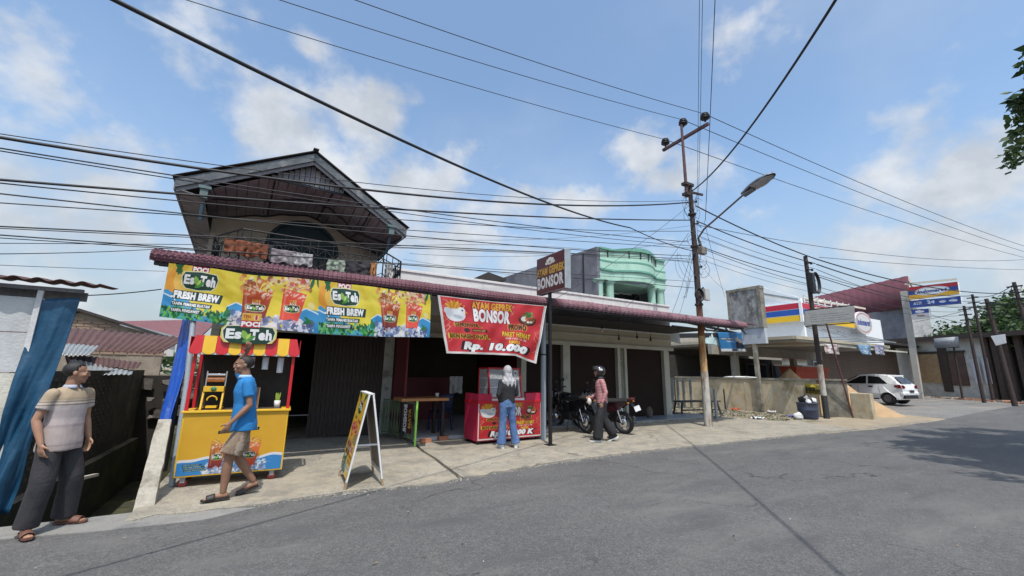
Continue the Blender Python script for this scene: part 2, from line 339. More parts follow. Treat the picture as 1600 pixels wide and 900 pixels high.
rust = mat('rusty_roof_sheet', (.085, .04, .037), .8, var=.25, scale=1.2, bump=.3, dirt=(.07, .035, .03), dscale=1.2, dlo=.45, dhi=.7, dirt2=(.12, .062, .055))
brick_m = mat('brick', (.27, .19, .14), .9, var=.3, scale=3, bump=.4)
mortar = mat('mortar', (.25, .23, .20), .95, var=.2, bump=.4)
dbrick = mat('old_dark_brick', (.085, .075, .06), .9, var=.35, scale=4, bump=.5, dirt=(.18, .15, .09), dscale=1.6, dlo=.52, dhi=.7)
moss = mat('mossy_concrete', (.05, .05, .032), .95, var=.3, scale=3, bump=.6, dirt=(.08, .085, .03), dscale=2, dlo=.45, dhi=.65)
mint = mat('mint_green_paint', (.36, .56, .46), .75, var=.08, scale=1, bump=.15, dirt=(.19, .33, .26), dscale=1.0, dlo=.5, dhi=.75, dirt2=(.33, .5, .42), dstretch=(1.5, 1, .4))
mintd = mat('dark_mint_paint', (.13, .32, .25), .75, var=.12, bump=.1)
greyw = mat('raw_grey_render', (.17, .175, .20), .9, var=.2, scale=.6, bump=.3, dirt=(.09, .09, .11), dscale=.5, dlo=.4, dhi=.7)
glass = mat('dark_glass', (.02, .025, .03), .12, 0, var=0, bump=0, spec=.6)
steel = mat('painted_grey_steel', (.33, .35, .37), .5, .4, var=.12)
pvc = mat('grey_pvc', (.26, .30, .34), .5, var=.1)
lime = mat('lime_green_paint', (.30, .62, .10), .5, var=.1)
redp = mat('bright_red_paint', (.48, .012, .018), .4, var=.06, bump=.03)
yelp = mat('bright_yellow_paint', (.66, .40, .02), .45, var=.05, bump=.03)
whitep = mat('white_paint', (.64, .64, .63), .5, var=.05, bump=.03)
maroon = mat('maroon_roof', (.11, .032, .045), .85, .0, var=.12, scale=.5, bump=.1)
woodt = mat('orange_brown_wood', (.45, .20, .07), .5, var=.2, scale=3, stretch=(1, 6, 6))
blackr = mat('black_rubber', (.015, .015, .016), .75, var=.1)
rubber = blackr
chrome = mat('chrome', (.7, .7, .72), .18, 1., var=0, bump=0)
# ================================================================ GROUND
def sheet(poly, z, name, m_, thick=0.0, parent=None, kind=True):
    mb = MB(); n = len(poly)
    bm = bmesh.new(); vs = [bm.verts.new((x, y, z)) for x, y in poly]; f = bm.faces.new(vs)
    if f.normal.z < 0: f.normal_flip()
    bm.normal_update()
    if f.normal.z < 0: bmesh.ops.reverse_faces(bm, faces=[f])
    if thick:
        ext = bmesh.ops.extrude_face_region(bm, geom=[f])
        for e in ext['geom']:
            if isinstance(e, bmesh.types.BMVert): e.co.z -= thick
    bmesh.ops.triangulate(bm, faces=bm.faces); bmesh.ops.recalc_face_normals(bm, faces=bm.faces)
    me = bpy.data.meshes.new(name); bm.to_mesh(me); bm.free(); me.materials.append(m_)
    if not thick:
        pass
    o = bpy.data.objects.new(name, me); COL.objects.link(o)
    if parent: o.parent = parent
    elif kind: o['kind'] = 'structure'
    return o
def wav(x, a=.06, s=1.3, k=0): return a*(mn.noise(Vector((x*s, k, 0)))+.6*mn.noise(Vector((x*s*3.7, k+5, 0)))+.35*mn.noise(Vector((x*s*11, k+9, 0))))
g = MB(); PX0, PX1, PY0, PY1 = -2.3, -1.08, 6.06, 15.
zg = -.035
for x0, y0, x1, y1 in ((-400, -400, 800, PY0), (-400, PY0, PX0, PY1), (PX1, PY0, 800, PY1), (-400, PY1, 800, 900)):
    g.add([(x0, y0, zg), (x1, y0, zg), (x1, y1, zg), (x0, y1, zg)], [(0, 1, 2, 3)])
struct(g, 'ground', dirtg)
# road: main carriageway + side road where the car stands
edge = []
x = -60.
def road_edge(x):
    pts = [(-60, 5.9), (-3, 5.95), (-1.6, 5.97), (-1.0, 5.72), (0, 5.72), (2.3, 5.72), (4.5, 6.0), (6.5, 6.1), (9, 6.0), (12.2, 5.92), (16, 5.75), (20, 5.75), (24, 5.9), (30, 6.3), (41, 6.9), (60, 8.2), (91, 11)]
    for (a, ya), (b, yb) in zip(pts[:-1], pts[1:]):
        if a <= x <= b: return ya+(yb-ya)*(x-a)/(b-a)
    return 8.2
while x < 60: edge.append((x, road_edge(x)+wav(x, .05, .8))); x += .22 if -4 < x < 26 else 1.5
sheet([(-60, -14), (90, -14), (90, 10.5)]+edge[::-1], -.004, 'road', asph)
side = [(20.6, 5.9), (24, 5.8), (30, 6.1), (41, 6.7), (62, 8.0), (62, 18), (44, 16.5), (30, 14.2), (24.5, 13.2), (22.3, 11), (21.2, 8.6)]
sheet(side, -.009, 'side_road', mat('pale_asphalt', (.17, .165, .155), .9, speck=.4, sscale=50, var=.15, scale=.6, bump=.5, bscale=60, dirt=(.27, .235, .19), dscale=.4, dlo=.45, dhi=.75))
for v_ in bpy.data.objects['side_road'].data.vertices: u_ = min(1, max(0, (v_.co.x-22)/6))*(0 if v_.co.y < 8.3 else 1); v_.co.z += .17*u_*u_*(3-2*u_)
# concrete apron in front of the shops, broken in two by the long crack
ap = thing('concrete_apron', '', ''); 
ap['kind'] = 'structure'
crk = [(2.50, 5.72), (2.56, 6.1), (2.60, 6.6), (2.66, 7.2), (2.68, 7.9), (2.76, 8.6), (2.78, 10.4)]
def edge_pts(x0, x1, dy=0, k=1):
    r = []; x = x0
    while x < x1: r.append((x, road_edge(x)+dy+wav(x, .13, .6, k)+.05*mn.noise(Vector((x*4.3, k, 3)))+.03*mn.noise(Vector((x*13, k, 7))))); x += .07
    r.append((x1, road_edge(x1)+dy+wav(x1, .13, .6, k))); return r
sheet(edge_pts(-1.06, 2.49)+[(c[0]-.028, c[1]) for c in crk[1:]]+[(-1.06, 10.4)], .012, 'concrete_slab', conc, .05, ap)
sheet(edge_pts(2.56, 15.2, .02)+[(15.6, 7.4), (14.4, 9.2), (14.3, 10.4)]+[(c[0]+.028, c[1]) for c in crk[::-1][:-1]], .018, 'concrete_slab', conc, .05, ap)
sheet([(-60, 5.9), (-1.0, 5.93), (-1.06, 6.055), (-60, 6.055)], -.006, 'roadside_strip', concd)
mb = MB(); mb.prism([(-2.5, 5.78, .004), (-1.2, 5.5, .004), (-.4, 5.42, .004), (.05, 5.62, .004), (-.5, 5.85, .004), (-1.0, 6.0, .004), (-2.4, 6.05, .004)], (0, 0, -.01)); struct(mb, 'cement_patch', mat('grey_cement_patch', (.22, .215, .20), .9, var=.2, scale=3, bump=.4, dirt=(.12, .12, .12), dscale=1.5))
# sandy verge
vp = edge_pts(13.2, 22.5, -.12, 4)
sheet(vp+[(24, 8.4), (21, 8.6), (20.6, 7.9), (17.4, 7.9), (17.4, 14.5), (14.2, 14.5), (14.2, 9.6), (15.4, 7.4)], -.0005, 'sandy_verge', sand)
sheet([(14.6, 8.2), (15.6, 7.45), (17, 7.2), (17.4, 7.7), (17.45, 14.4), (14.3, 14.4), (14.3, 9.6)], .006, 'dry_grass_ground', dirtg)
# ditch
d = MB(); d.box((PX0, PY0, -1.05), (PX1, PY1, -.95)); struct(d, 'ditch_floor', moss)
d = MB(); d.box((PX1, PY0, -1.0), (PX1+.12, PY1, -.04)); d.box((PX0, PY0-.12, -1.), (PX1, PY0-.001, -.04)); d.box((PX0-.12, PY0, -1.0), (PX0, PY1, -.04)); struct(d, 'ditch_wall', moss)
# ================================================================ SHOPHOUSE ROW
FY = 10.4
def fx(px, py=600, Y=FY): return P(px, py, Y=Y).x
row = thing('shophouse_row', 'long single storey row of shophouses with white stained parapet and brown shutters', 'shophouse', (0, FY, 0))
def rp(mb, name, m_, **k):
    mb.v = [(x, y-FY, z) for x, y, z in mb.v]; return mb.build(name, m_, row, **k)
XR = 12.95
par = MB(); par.box((2.3, FY, 2.95), (XR, FY+.22, 4.02)); par.box((2.3, FY-.03, 4.02), (XR+.03, FY+.25, 4.09)); rp(par, 'parapet', whitew, bevel=.01)
w = MB(); w.box((-1.15, FY, 2.48), (XR-.01, FY+.2, 2.948)); rp(w, 'upper_wall', beige)
w = MB(); w.box((2.72, FY-.05, 2.70), (XR+.02, FY-.002, 2.76)); w.box((2.72, FY-.07, 2.36), (XR+.03, FY-.003, 2.475)); rp(w, 'lintel', beigel)
w = MB(); w.box((-1.1, FY-.06, 2.28), (2.2, FY-.003, 2.475)); rp(w, 'lintel', beigel)
for k in range(5):
    v = MB(); x = -.6+k*.58; v.box((x, FY-.075, 2.33), (x+.22, FY-.062, 2.42)); rp(v, 'vent', darkin)
xs = dict(p0=(fx(596), fx(611)), p1=(fx(812), fx(820)), p2=(fx(878), fx(889)), p3=(fx(964), fx(968)), p3b=(fx(975), fx(978.5)), p4=(fx(1037), fx(1045)))
for k, (a, b) in xs.items():
    w = MB(); w.box((a, FY-.08, 0.02), (b, FY+.18, 2.36)); rp(w, 'pillar', beigel if k != 'p0' else mat('grey_white_pillar', (.42, .43, .40), .8, var=.15, scale=3, dirt=(.2, .19, .17), dscale=4), bevel=.008)
w = MB()                                                # patterned breeze strip between two pillars
x0, x1 = xs['p3'][1]+.005, xs['p3b'][0]-.005
w.box((x0, FY+.02, .05), (x1, FY+.05, 2.35), 1)
z = .12
while z < 2.3:
    w.lathe([(.035, FY-.03), (.06, FY-.03), (.06, FY+.0), (.035, FY+.0)], ((x0+x1)/2, 0, z+.06), 10, 0, axis='y'); w.box((x0, FY-.02, z+.13), (x1, FY, z+.145)); z += .15
rp(w, 'breeze_strip', [beigel, darkin])
def shutter(a, b, z0=.03, z1=2.36):
    n = int((z1-z0)/.085)
    mb = MB()
    for i in range(n):
        za = z0+(z1-z0)*i/n; zb = z0+(z1-z0)*(i+1)/n
        mb.box((a, FY+.045, za), (b, FY+.06, zb-.012)); mb.box((a, FY+.055, zb-.012), (b, FY+.065, zb))
    mb.box((a, FY+.03, z0), (b, FY+.066, z0+.06)); return rp(mb, 'roller_shutter', shut)
shutter(xs['p1'][1]+.01, xs['p2'][0]-.01); shutter(xs['p2'][1]+.01, xs['p3'][0]-.01); shutter(xs['p3b'][1]+.01, xs['p4'][0]-.01)
# shells and interiors
for bx in (((XR-.2, FY+.25, 0), (XR-.001, 16, 3.9)), ((-1.15, FY+.25, 0), (-1.0, 16, 2.9))): w = MB(); w.box(*bx); rp(w, 'side_wall', beige)
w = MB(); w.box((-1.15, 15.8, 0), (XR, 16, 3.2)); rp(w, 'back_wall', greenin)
w = MB(); w.box((-1.2, FY+.23, 2.95), (XR, 16.1, 3.1)); rp(w, 'flat_roof', concd)
for bx in (((2.32, FY+.2, 0), (2.5, 15.7, 2.94)), ((xs['p1'][0]+.02, FY+.2, 0), (xs['p1'][0]+.2, 15.7, 2.94))): w = MB(); w.box(*bx); rp(w, 'party_wall', redwall)
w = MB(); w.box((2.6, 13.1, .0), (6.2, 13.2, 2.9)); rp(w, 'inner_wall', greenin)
w = MB(); w.box((2.62, 12.2, 0), (4.9, 12.4, 1.25)); w.box((2.62, 12.1, 1.25), (4.9, 12.5, 1.3)); rp(w, 'inner_counter', redwall)
# red wing panel beside the warung
w = MB(); w.box((xs['p0'][1]+.03, 9.3, .1), (xs['p0'][1]+.07, FY-.1, 2.35)); rp(w, 'side_panel', redwall)
w = MB(); w.box((xs['p0'][1]+.3, FY-.06, .1), (xs['p0'][1]+.345, FY-.0, 2.355)); w.box((xs['p0'][1]+.18, FY-.06, .1), (xs['p0'][1]+.20, FY-.0, 2.355)); rp(w, 'door_frame', mat('dull_red_frame', (.35, .05, .03), .6))
# folding steel gate, half shut
w = MB(); ga, gb = fx(506)-.25, xs['p0'][0]-.01
n = 18
for i in range(n+1):
    x = ga+(gb-ga)*i/n; w.bar((x, FY-.03, .04), (x, FY-.03, 2.28), .018, .03)
for i in range(n):
    xa = ga+(gb-ga)*i/n; xb = ga+(gb-ga)*(i+1)/n
    for k in range(7): z0 = .08+k*.31; w.bar((xa, FY-.05, z0), (xb, FY-.05, z0+.31), .012, .006); w.bar((xb, FY-.044, z0), (xa, FY-.044, z0+.31), .012, .006)
w.box((ga, FY-.01, .04), (gb, FY, 2.27), 0)
rp(w, 'folding_gate', mat('brown_folding_steel', (.06, .045, .04), .6, .2, var=.15))
# floors
f = MB(); f.box((2.82, 9.0, -.02), (xs['p1'][0]+.02, 13.1, .09)); struct(f, 'warung_floor', mat('grey_floor_tile', (.42, .43, .45), .35, var=.08, bump=.05))
ter = MB(); ter.box((5.95, 9.36, -.02), (14.1, FY-.09, .075)); ter = struct(ter, 'terrace', concd)
tb = MB(); tb.box((-.195, -.165, 0), (.195, .165, .02)); to = tb.build('tile', mat('blue_grey_floor_tile', (.23, .27, .33), .3, var=.12, scale=.9, bump=.04), ter, loc=(6.15, 9.53, .072)); me = to.data
for i in range(20):
    for j in range(3):
        if i or j: share('tile', me, ter, (6.15+i*.4, 9.53+j*.335, .072+random.uniform(-.001, .001)))
# small roof ventilator behind the parapet
v = thing('roof_ventilator', 'small dark roofed ventilator box poking up behind the white parapet', 'roof vent', (0, 0, 0))
a = P(745, 440, Y=14.5); b = P(772, 440, Y=14.5)
q = MB(); q.box((a.x, 14.5, 3.1), (b.x, 15.3, 5.02)); q.build('box', whitep, v); 
q = MB(); q.prism([(a.x-.5, 14.1, 4.86), (b.x+.35, 14.1, 5.12), (b.x+.35, 14.1, 5.2), (a.x+.3, 14.1, 5.36), (a.x-.5, 14.1, 4.93)], (0, 1.5, 0)); q.build('roof', tiledk, v)
q = MB(); q.box((a.x+.1, 14.47, 4.6), (a.x+.5, 14.499, 5.0)); q.build('louvre', darkin, v)
# ================================================================ AWNING
AX0, AX1, AY = -1.66, 12.95, 7.5
aw = thing('awning', 'long maroon tile-pattern metal awning along the whole front of the shops', 'awning', (0, AY, 0))
# profile (dy, z): bull-nosed lip then up to the wall
prof = [(.015, 2.985), (-.012, 3.03), (-.012, 3.075), (.012, 3.12), (.06, 3.155), (.13, 3.18), (.45, 3.245), (1.2, 3.385), (2.1, 3.56), (2.86, 3.70)]
nsh = 14; wsh = (AX1-AX0)/nsh
for k in range(nsh):
    xa = AX0+k*wsh; tw = random.uniform(-.008, .008); dz = random.uniform(-.006, .006); per = .0745 if xa < 5.0 else .149; nn = int(wsh/per*(6 if per < .1 else 10))
    mb = MB(); rows = []
    # fine rows on the lip
    for i in range(len(prof)-1):
        (y0, z0), (y1, z1) = prof[i], prof[i+1]; m_ = 3 if i < 5 else 2
        for j in range(m_): rows.append((y0+(y1-y0)*j/m_, z0+(z1-z0)*j/m_, i < 6, j))
    rows.append((prof[-1][0], prof[-1][1], False, 0))
    vs = []
    for r_, (y, z, lip, j) in enumerate(rows):
        for i in range(nn+1):
            u = i/nn; x = xa+u*(wsh+.02); ph = math.sin(2*PI*(x-AX0)/per)
            am = (.014 if lip else .009)*(1 if per < .1 else 1.7)
            st = (.013 if (lip and j == 0) else (.007 if (lip and j == 1) else 0))
            vs.append((x, y-am*ph*(.9 if lip and z < 3.13 else .2)-st, z+am*ph*(.3 if z < 3.13 else 1)+dz+tw*(u-.5)))
    w_ = nn+1
    mb.add(vs, [(r*w_+i, r*w_+i+1, (r+1)*w_+i+1, (r+1)*w_+i) for r in range(len(rows)-1) for i in range(nn)], 0, True)
    mb.build('roof_sheet', tilem if per < .1 else tilef, aw)
mb = MB(); mb.box((AX0+.05, .03, 2.94), (AX1-.1, .09, 3.05)); mb.box((AX0+.1, .5, 3.08), (AX1-.1, .57, 3.18)); mb.box((AX0+.1, 1.6, 3.28), (AX1-.1, 1.67, 3.38)); mb.build('purlin', tiledk, aw)
for k in range(16):
    x = AX0+.12+k*(AX1-AX0-.3)/15; mb = MB(); mb.bar((x, .1, 2.98), (x, 2.85, 3.5), .05, .09); mb.build('rafter', tiledk, aw)
mb = MB(); x = 5.54; mb.tube([(x, .57, 0.018), (x, .57, 3.12)], .062, 14); mb.tube([(x, .57, 3.0), (x, .57, 3.06)], .075, 14, 1); mb.tube([(x, .57, 1.9), (x, .57, 1.93)], .068, 14, 1); mb.build('post', [pvc, darkm], aw)
mb = MB(); mb.tube([(-1.16, .5, 0.02), (-1.16, .5, 3.1)], .05, 10); mb.build('post', darkm, aw)
# ceiling boards under the back half, sagging wires, hanging bulbs
mb = MB(); mb.box((XR-7.2, 1.2, 2.99), (XR-.2, 2.85, 3.01)); mb.build('ceiling_board', tiledk, aw)
def bulb(px, py0, py1, Y, lab, lamp=True):
    a = P(px, py0, Y=Y); b = P(px, py1, Y=Y); t = thing('hanging_bulb', lab, 'light bulb', (a.x, Y, b.z), 0, 'bulbs and sockets hanging under the awning')
    mb = MB(); mb.tube([(0, 0, .05), (.005, 0, (a.z-b.z)*.5), (0, 0, 3.02-b.z)], .006, 5); mb.lathe([(.004, .10), (.02, .08), (.022, .04), (.018, .03)], n=10); mb.build('cord', darkm, t)
    mb = MB(); mb.lathe([(.015, .03), (.035, .0), (.04, -.03), (.025, -.06), (.001, -.07)], n=12); mb.build('bulb', whitep if lamp else darkm, t)
bulb(940, 495, 515, 9.6, 'bare white bulb hanging over the second brown shutter', True)
bulb(966, 500, 528, 9.6, 'empty black socket on long cord left of the patterned strip', False)
bulb(994, 500, 526, 9.6, 'black socket hanging over the right-hand shutter, the left of two', False)
bulb(1015, 503, 530, 9.8, 'black socket hanging close to the last pillar', False)
# ================================================================ UPPER STOREY HOUSE
UY = 8.5; uh = thing('gabled_upper_house', 'weathered gabled upper storey with deep dark overhang and arched opening', 'house', (.31, UY, 0), math.radians(3.5))
B = 2.2   # depth from gable face to wall
eL, eR, ap_ = (-2.03, 4.60), (1.95, 4.55), (0, 5.72)
def roofside(a, b):
    mb = MB(); (xa, za), (xb, zb) = a, b
    n = 26; vs = []
    ov = .0
    for i in range(n*2+1):
        u = i/(n*2); y = -.06+u*5.; w_ = .018*math.sin(i*PI/1.0)
        for (x, z) in ((xa, za), (xb, zb)): vs.append((x, y, z+(.015 if i % 2 else 0)))
    mb.add(vs, [(2*i, 2*i+1, 2*i+3, 2*i+2) for i in range(n*2)], 0, True); return mb.build('roof_sheet', tiledk, uh, solid=.02)
roofside((eL[0]-.06, eL[1]+.03), (0, ap_[1]+.06)); roofside((0, ap_[1]+.06), (eR[0]+.06, eR[1]+.03))
mb = MB(); mb.bar((0, -.1, ap_[1]+.07), (0, 4.9, ap_[1]+.07), .1, .02); mb.build('ridge_cap', tiledk, uh)
def fboard(a, b, h=.15, y=-.03, m_=fasc, name='fascia_board', t=.035):
    (xa, za), (xb, zb) = a, b; mb = MB(); mb.prism([(xa, y, za+.0), (xb, y, zb+.0), (xb, y, zb-h), (xa, y, za-h)], (0, t, 0)); return mb.build(name, m_, uh)
fboard(eL, (-.003, ap_[1]), .16); fboard((.003, ap_[1]), eR, .16)
fboard((eL[0]+.02, eL[1]-.135), (-.004, ap_[1]-.14), .09, .01, wooddk); fboard((.004, ap_[1]-.14), (eR[0]-.02, eR[1]-.135), .09, .01, wooddk)
# slatted tympanum
zc = 5.10
n = 34
mbp = None
for i in range(n):
    x0 = -1.62+i*(3.2/n); x1 = x0+3.2/n-.012; xm = (x0+x1)/2
    zt = (ap_[1]-abs(xm)*(ap_[1]-eR[1])/2.0)-.2
    if zt < zc+.03: continue
    mb = MB(); mb.box((x0, .16, zc), (x1, .185, zt), j=.001); mb.build('slat', wooddk if i % 3 else plank, uh)
mb = MB(); mb.box((-.98, .17, zc-.04), (.95, .21, zc)); mb.build('bottom_chord', trimb, uh)
# wavy planked ceiling between the chord and the wall
def interp(x, t):
    for (xa, za), (xb, zb) in zip(t[:-1], t[1:]):
        if xa <= x <= xb: u = (x-xa)/(xb-xa); u = u*u*(3-2*u); return za+(zb-za)*u
    return t[0][1] if x < t[0][0] else t[-1][1]
def ceil0(x): return min(zc-.03, ap_[1]-.215-abs(x)*.565)
L1 = [(-1.7, 4.74), (-1.47, 4.80), (-.7, 4.97), (.05, 5.16), (.5, 5.10), (.76, 4.93), (1.1, 4.65), (1.6, 4.55), (1.95, 4.5)]
L2 = [(-1.7, 4.72), (-1.48, 4.76), (-.75, 4.95), (-.25, 5.10), (.2, 5.18), (.75, 5.03), (1.3, 4.78), (1.95, 4.52)]
def ceilz(x, y):
    if y < 1.1: u = (y-.2)/.9; return ceil0(x)*(1-u)+interp(x, L1)*u
    u = (y-1.1)/1.1; return interp(x, L1)*(1-u)+interp(x, L2)*u
for i in range(22):
    x0 = -1.7+i*.165; mb = MB(); vs = []
    for k in range(9):
        y = .2+k/8*(B-.2)
        for x in (x0+.004, x0+.083, x0+.157): vs.append((x, y, ceilz(x, y)))
    mb.add(vs, [(3*k+c, 3*k+c+1, 3*k+c+4, 3*k+c+3) for k in range(8) for c in (0, 1)]); mb.build('ceiling_plank', plank, uh, solid=.012)
for y in (1.1, B-.03):
    mb = MB(); mb.tube([(x, y, ceilz(x, y)-.025) for x in [-1.6+.1*j for j in range(36)]], .022, 6); mb.build('wave_trim', trimb, uh)
for x in (-.62, .42, 1.2):
    mb = MB(); mb.tube([(x, .2+k*(B-.25)/6, ceilz(x, .2+k*(B-.25)/6)-.02) for k in range(7)], .017, 5); mb.build('ceiling_batten', trimb, uh)
# side soffits (planked underside of the eaves)
for sgn, e in ((-1, eL), (1, eR)):
    for k in range(24):
        y0 = .0+k*.2; mb = MB(); xi = -1.62 if sgn < 0 else 1.88
        mb.add([(e[0]-sgn*.03, y0, e[1]-.17), (xi, y0, 4.36-(.05 if sgn > 0 else 0)), (xi, y0+.19, 4.36-(.05 if sgn > 0 else 0)), (e[0]-sgn*.03, y0+.19, e[1]-.17)], [(0, 1, 2, 3)]); mb.build('soffit_plank', wooddk, uh, solid=.012)
    mb = MB(); mb.bar((e[0], 0, e[1]-.1), (e[0], 4.9, e[1]-.1), .03, .16); mb.build('eave_board', fasc if sgn > 0 else wooddk, uh)
    mb = MB(); mb.box((sgn*1.58, -.02, 4.36), (sgn*1.69, .12, 4.56)); mb.box((sgn*1.54, -.04, 4.52), (sgn*1.72, .16, 4.57)); mb.build('gutter_box', mat('pale_teal_box', (.10, .15, .15), .6, var=.2), uh)
    mb = MB(); mb.tube([(sgn*1.63, .05, 4.3), (sgn*1.60, .12, 4.0), (sgn*1.5, .4, 3.85)] if sgn > 0 else [(-1.63, .05, 4.3), (-1.63, .07, 4.1), (-1.62, .09, 3.98)], .03, 8); mb.build('downpipe', tealp, uh)
# walls: front wall with arched opening
xa, xb, z0, z1 = -1.62, 1.95, 3.1, 4.52; axc, aw_, zs = .2, .77, 4.25
mb = MB(); n = 20
top = [(axc+aw_*math.cos(PI-PI*i/n), zs+.73*math.sin(PI*i/n)) for i in range(n+1)]
zt = 5.2
for i in range(n):
    (ax, az), (bx, bz) = top[i], top[i+1]; mb.prism([(ax, B, az), (bx, B, bz), (bx, B, zt), (ax, B, zt)], (0, .15, 0))
mb.prism([(xa, B, z0), (axc-aw_, B, z0), (axc-aw_, B, zt-.08), (xa, B, 4.76)], (0, .15, 0)); mb.prism([(axc+aw_, B, z0), (xb, B, z0), (xb, B, 4.55), (axc+aw_, B, zt-.1)], (0, .15, 0)); mb.build('front_wall', mat('cream_grey_wall', (.48, .43, .35), .85, var=.1, scale=2, dirt=(.33, .3, .26), dscale=1.5), uh)
mb = MB(); mb.tube([(x, B-.01, z) for x, z in top], .035, 6); mb.build('arch_trim', tealp, uh)
mb = MB(); mb.box((axc-aw_, B+.10, z0), (axc+aw_, B+.13, 4.3)); 
mb.prism([(x, B+.10, z) for x, z in top], (0, .03, 0)); mb.build('arched_door', tealp, uh)
for k in range(5): mb = MB(); mb.box((axc-.6+k*.25, B+.07, z0), (axc-.4+k*.25, B+.099, 4.1)); mb.build('door_panel', mat('muted_door', (.10, .085, .09), .6), uh)
mb = MB(); mb.box((xa-.0, B+.15, z0), (xa+.15, B+4.5, 4.45)); mb.box((xb-.15, B+.15, z0), (xb, B+4.5, 4.45)); mb.build('side_wall', wooddk, uh)
mb = MB(); mb.box((-1.75, .5, 3.0), (1.95, B+4.5, 3.12)); mb.build('floor_slab', concd, uh)
# ---- balcony railing
RYt = 8.8
rl = thing('balcony_railing', 'black wrought iron balcony railing with zigzag bars above the awning', 'railing', (0, 0, 0))
rpts = [P(336, 366, Y=9.5), P(380, 357, Y=8.75), P(600, 394, Y=8.75), P(627, 406, Y=9.35)]
for i, p in enumerate(rpts): p.z = (3.99, 4.02, 4.0, 3.99)[i]
rpts.append(Vector((rpts[-1].x+.05, 10.3, 3.99))); rpts.insert(0, Vector((rpts[0].x, 10.4, 3.99)))
def rail_at(p, dz): return Vector((p.x, p.y, p.z-dz))
for dz, r in ((0, .016), (.16, .010), (.78, .012)):
    mb = MB()
    for a, b in zip(rpts[:-1], rpts[1:]): mb.tube([rail_at(a, dz), rail_at(b, dz)], r, 6)
    mb.build('rail', darkm, rl)
for a, b in zip(rpts[:-1], rpts[1:]):
    ln = (b-a).length; n = max(1, round(ln/.27))
    for i in range(n):
        p = a.lerp(b, i/n); q = a.lerp(b, (i+1)/n); mid = p.lerp(q, .5)
        mb = MB()
        if i % 4 == 0: mb.tube([rail_at(p, 0), rail_at(p, .85)], .014, 6)
        mb.tube([rail_at(p, .16), rail_at(mid, .32), rail_at(q, .16)], .009, 5); mb.tube([rail_at(p, .78), rail_at(mid, .55), rail_at(q, .78)], .009, 5)
        mb.tube([rail_at(p, .16), rail_at(p, .47), rail_at(mid, .55), rail_at(q, .47)], .009, 5); mb.tube([rail_at(mid, .0), rail_at(mid, .32)], .009, 5)
        mb.build('baluster', darkm, rl)
# ---- laundry on the railing
def cloth(name, lab, px0, px1, py0, py1, col, Y=8.68, cat='laundry', fold=.03, drop=0):
    a = P(px0, py0, Y=Y); b = P(px1, py1, Y=Y); x0, x1 = a.x, b.x; zt, zb = a.z, b.z
    mb = MB(); mb.grid(lambda u, v: (x0+(x1-x0)*u+.02*mn.noise(Vector((v*3, u*2, px0))), Y+fold*math.sin(u*14+px0)*(.3+v)+.03*mn.noise(Vector((u*5, v*4, px0))), zt+(zb-zt)*v-.02*math.sin(u*9)*v), 24, 14)
    o = mb.build(name, col, solid=.006); tag(o, lab, cat, 'laundry airing on the balcony'); return o
def clothm(n, c, d=None): return mat(n, c, .9, var=.12, scale=8, bump=.4, bscale=60, dirt=d, dscale=9, dlo=.5, dhi=.6)
cloth('towel', 'large rust orange towel over the left of the balcony railing', 352, 384, 372, 399, clothm('rust_cloth', (.17, .055, .025)))
cloth('towel', 'second rust orange towel hanging right beside the large one', 387, 417, 378, 405, clothm('rust_cloth', (.17, .055, .025)))
cloth('shirt', 'dark garment hanging between orange towels and pink sheet', 416, 424, 382, 410, clothm('dark_cloth', (.03, .03, .035)))
cloth('sheet', 'pale pink and white patterned cloth hanging under the arch', 424, 461, 388, 414, clothm('pink_white_cloth', (.19, .165, .18), (.27, .27, .27)))
cloth('shirt', 'grey checked cloth hanging right of the pink sheet', 462, 487, 394, 417, clothm('grey_check_cloth', (.33, .33, .34), (.1, .1, .1)))
cloth('shirt', 'pale green cloth hanging left of the black cloth', 512, 538, 404, 425, clothm('pale_green_cloth', (.2, .26, .2), (.32, .32, .3)))
cloth('shirt', 'wide black cloth hanging near the right railing corner', 540, 578, 406, 430, clothm('dark_cloth', (.03, .03, .035)))
cloth('shirt', 'narrow orange cloth hanging next to the black cloth', 579, 588, 410, 432, clothm('orange_cloth', (.3, .14, .05)))
cloth('shirt', 'small grey cloth hanging at the right railing corner', 604, 612, 410, 430, clothm('grey_cloth', (.3, .3, .3)))
# ================================================================ DRINKS KIOSK
def logo_esteh(c, x, y, w, h, light=True):
    "green board with the white word and leaf; x,y top-left"
    p = [(.06, 0.02), (.5, -.06), (.94, .02), (1, .3), (.97, .72), (.86, .98), (.5, 1.06), (.14, .98), (.03, .72), (0, .3)]
    c.poly([(x+(a-.5)*w*1.08+w/2, y+(b-.5)*h*1.12+h/2) for a, b in p], C('e8e06a')); c.poly([(x+(a-.5)*w*1.03+w/2, y+(b-.5)*h*1.05+h/2) for a, b in p], C('f6f6ee'))
    c.poly([(x+a*w, y+b*h) for a, b in p], C('12402a'))
    c.text('Es', x+w*.07, y+h*.18, h*.55, C('ffffff'), w=w*.27, bold=.05); c.text('Teh', x+w*.52, y+h*.16, h*.60, C('ffffff'), w=w*.41, bold=.05)
    c.leaf(x+w*.46, y+h*.78, h*.62, -2.0, C('8fc24a'), .26); c.leaf(x+w*.38, y+h*.92, h*.75, -.55, C('4e9a3c'), .20); c.leaf(x+w*.45, y+h*.78, h*.45, -1.1, C('c3df6e'), .2)
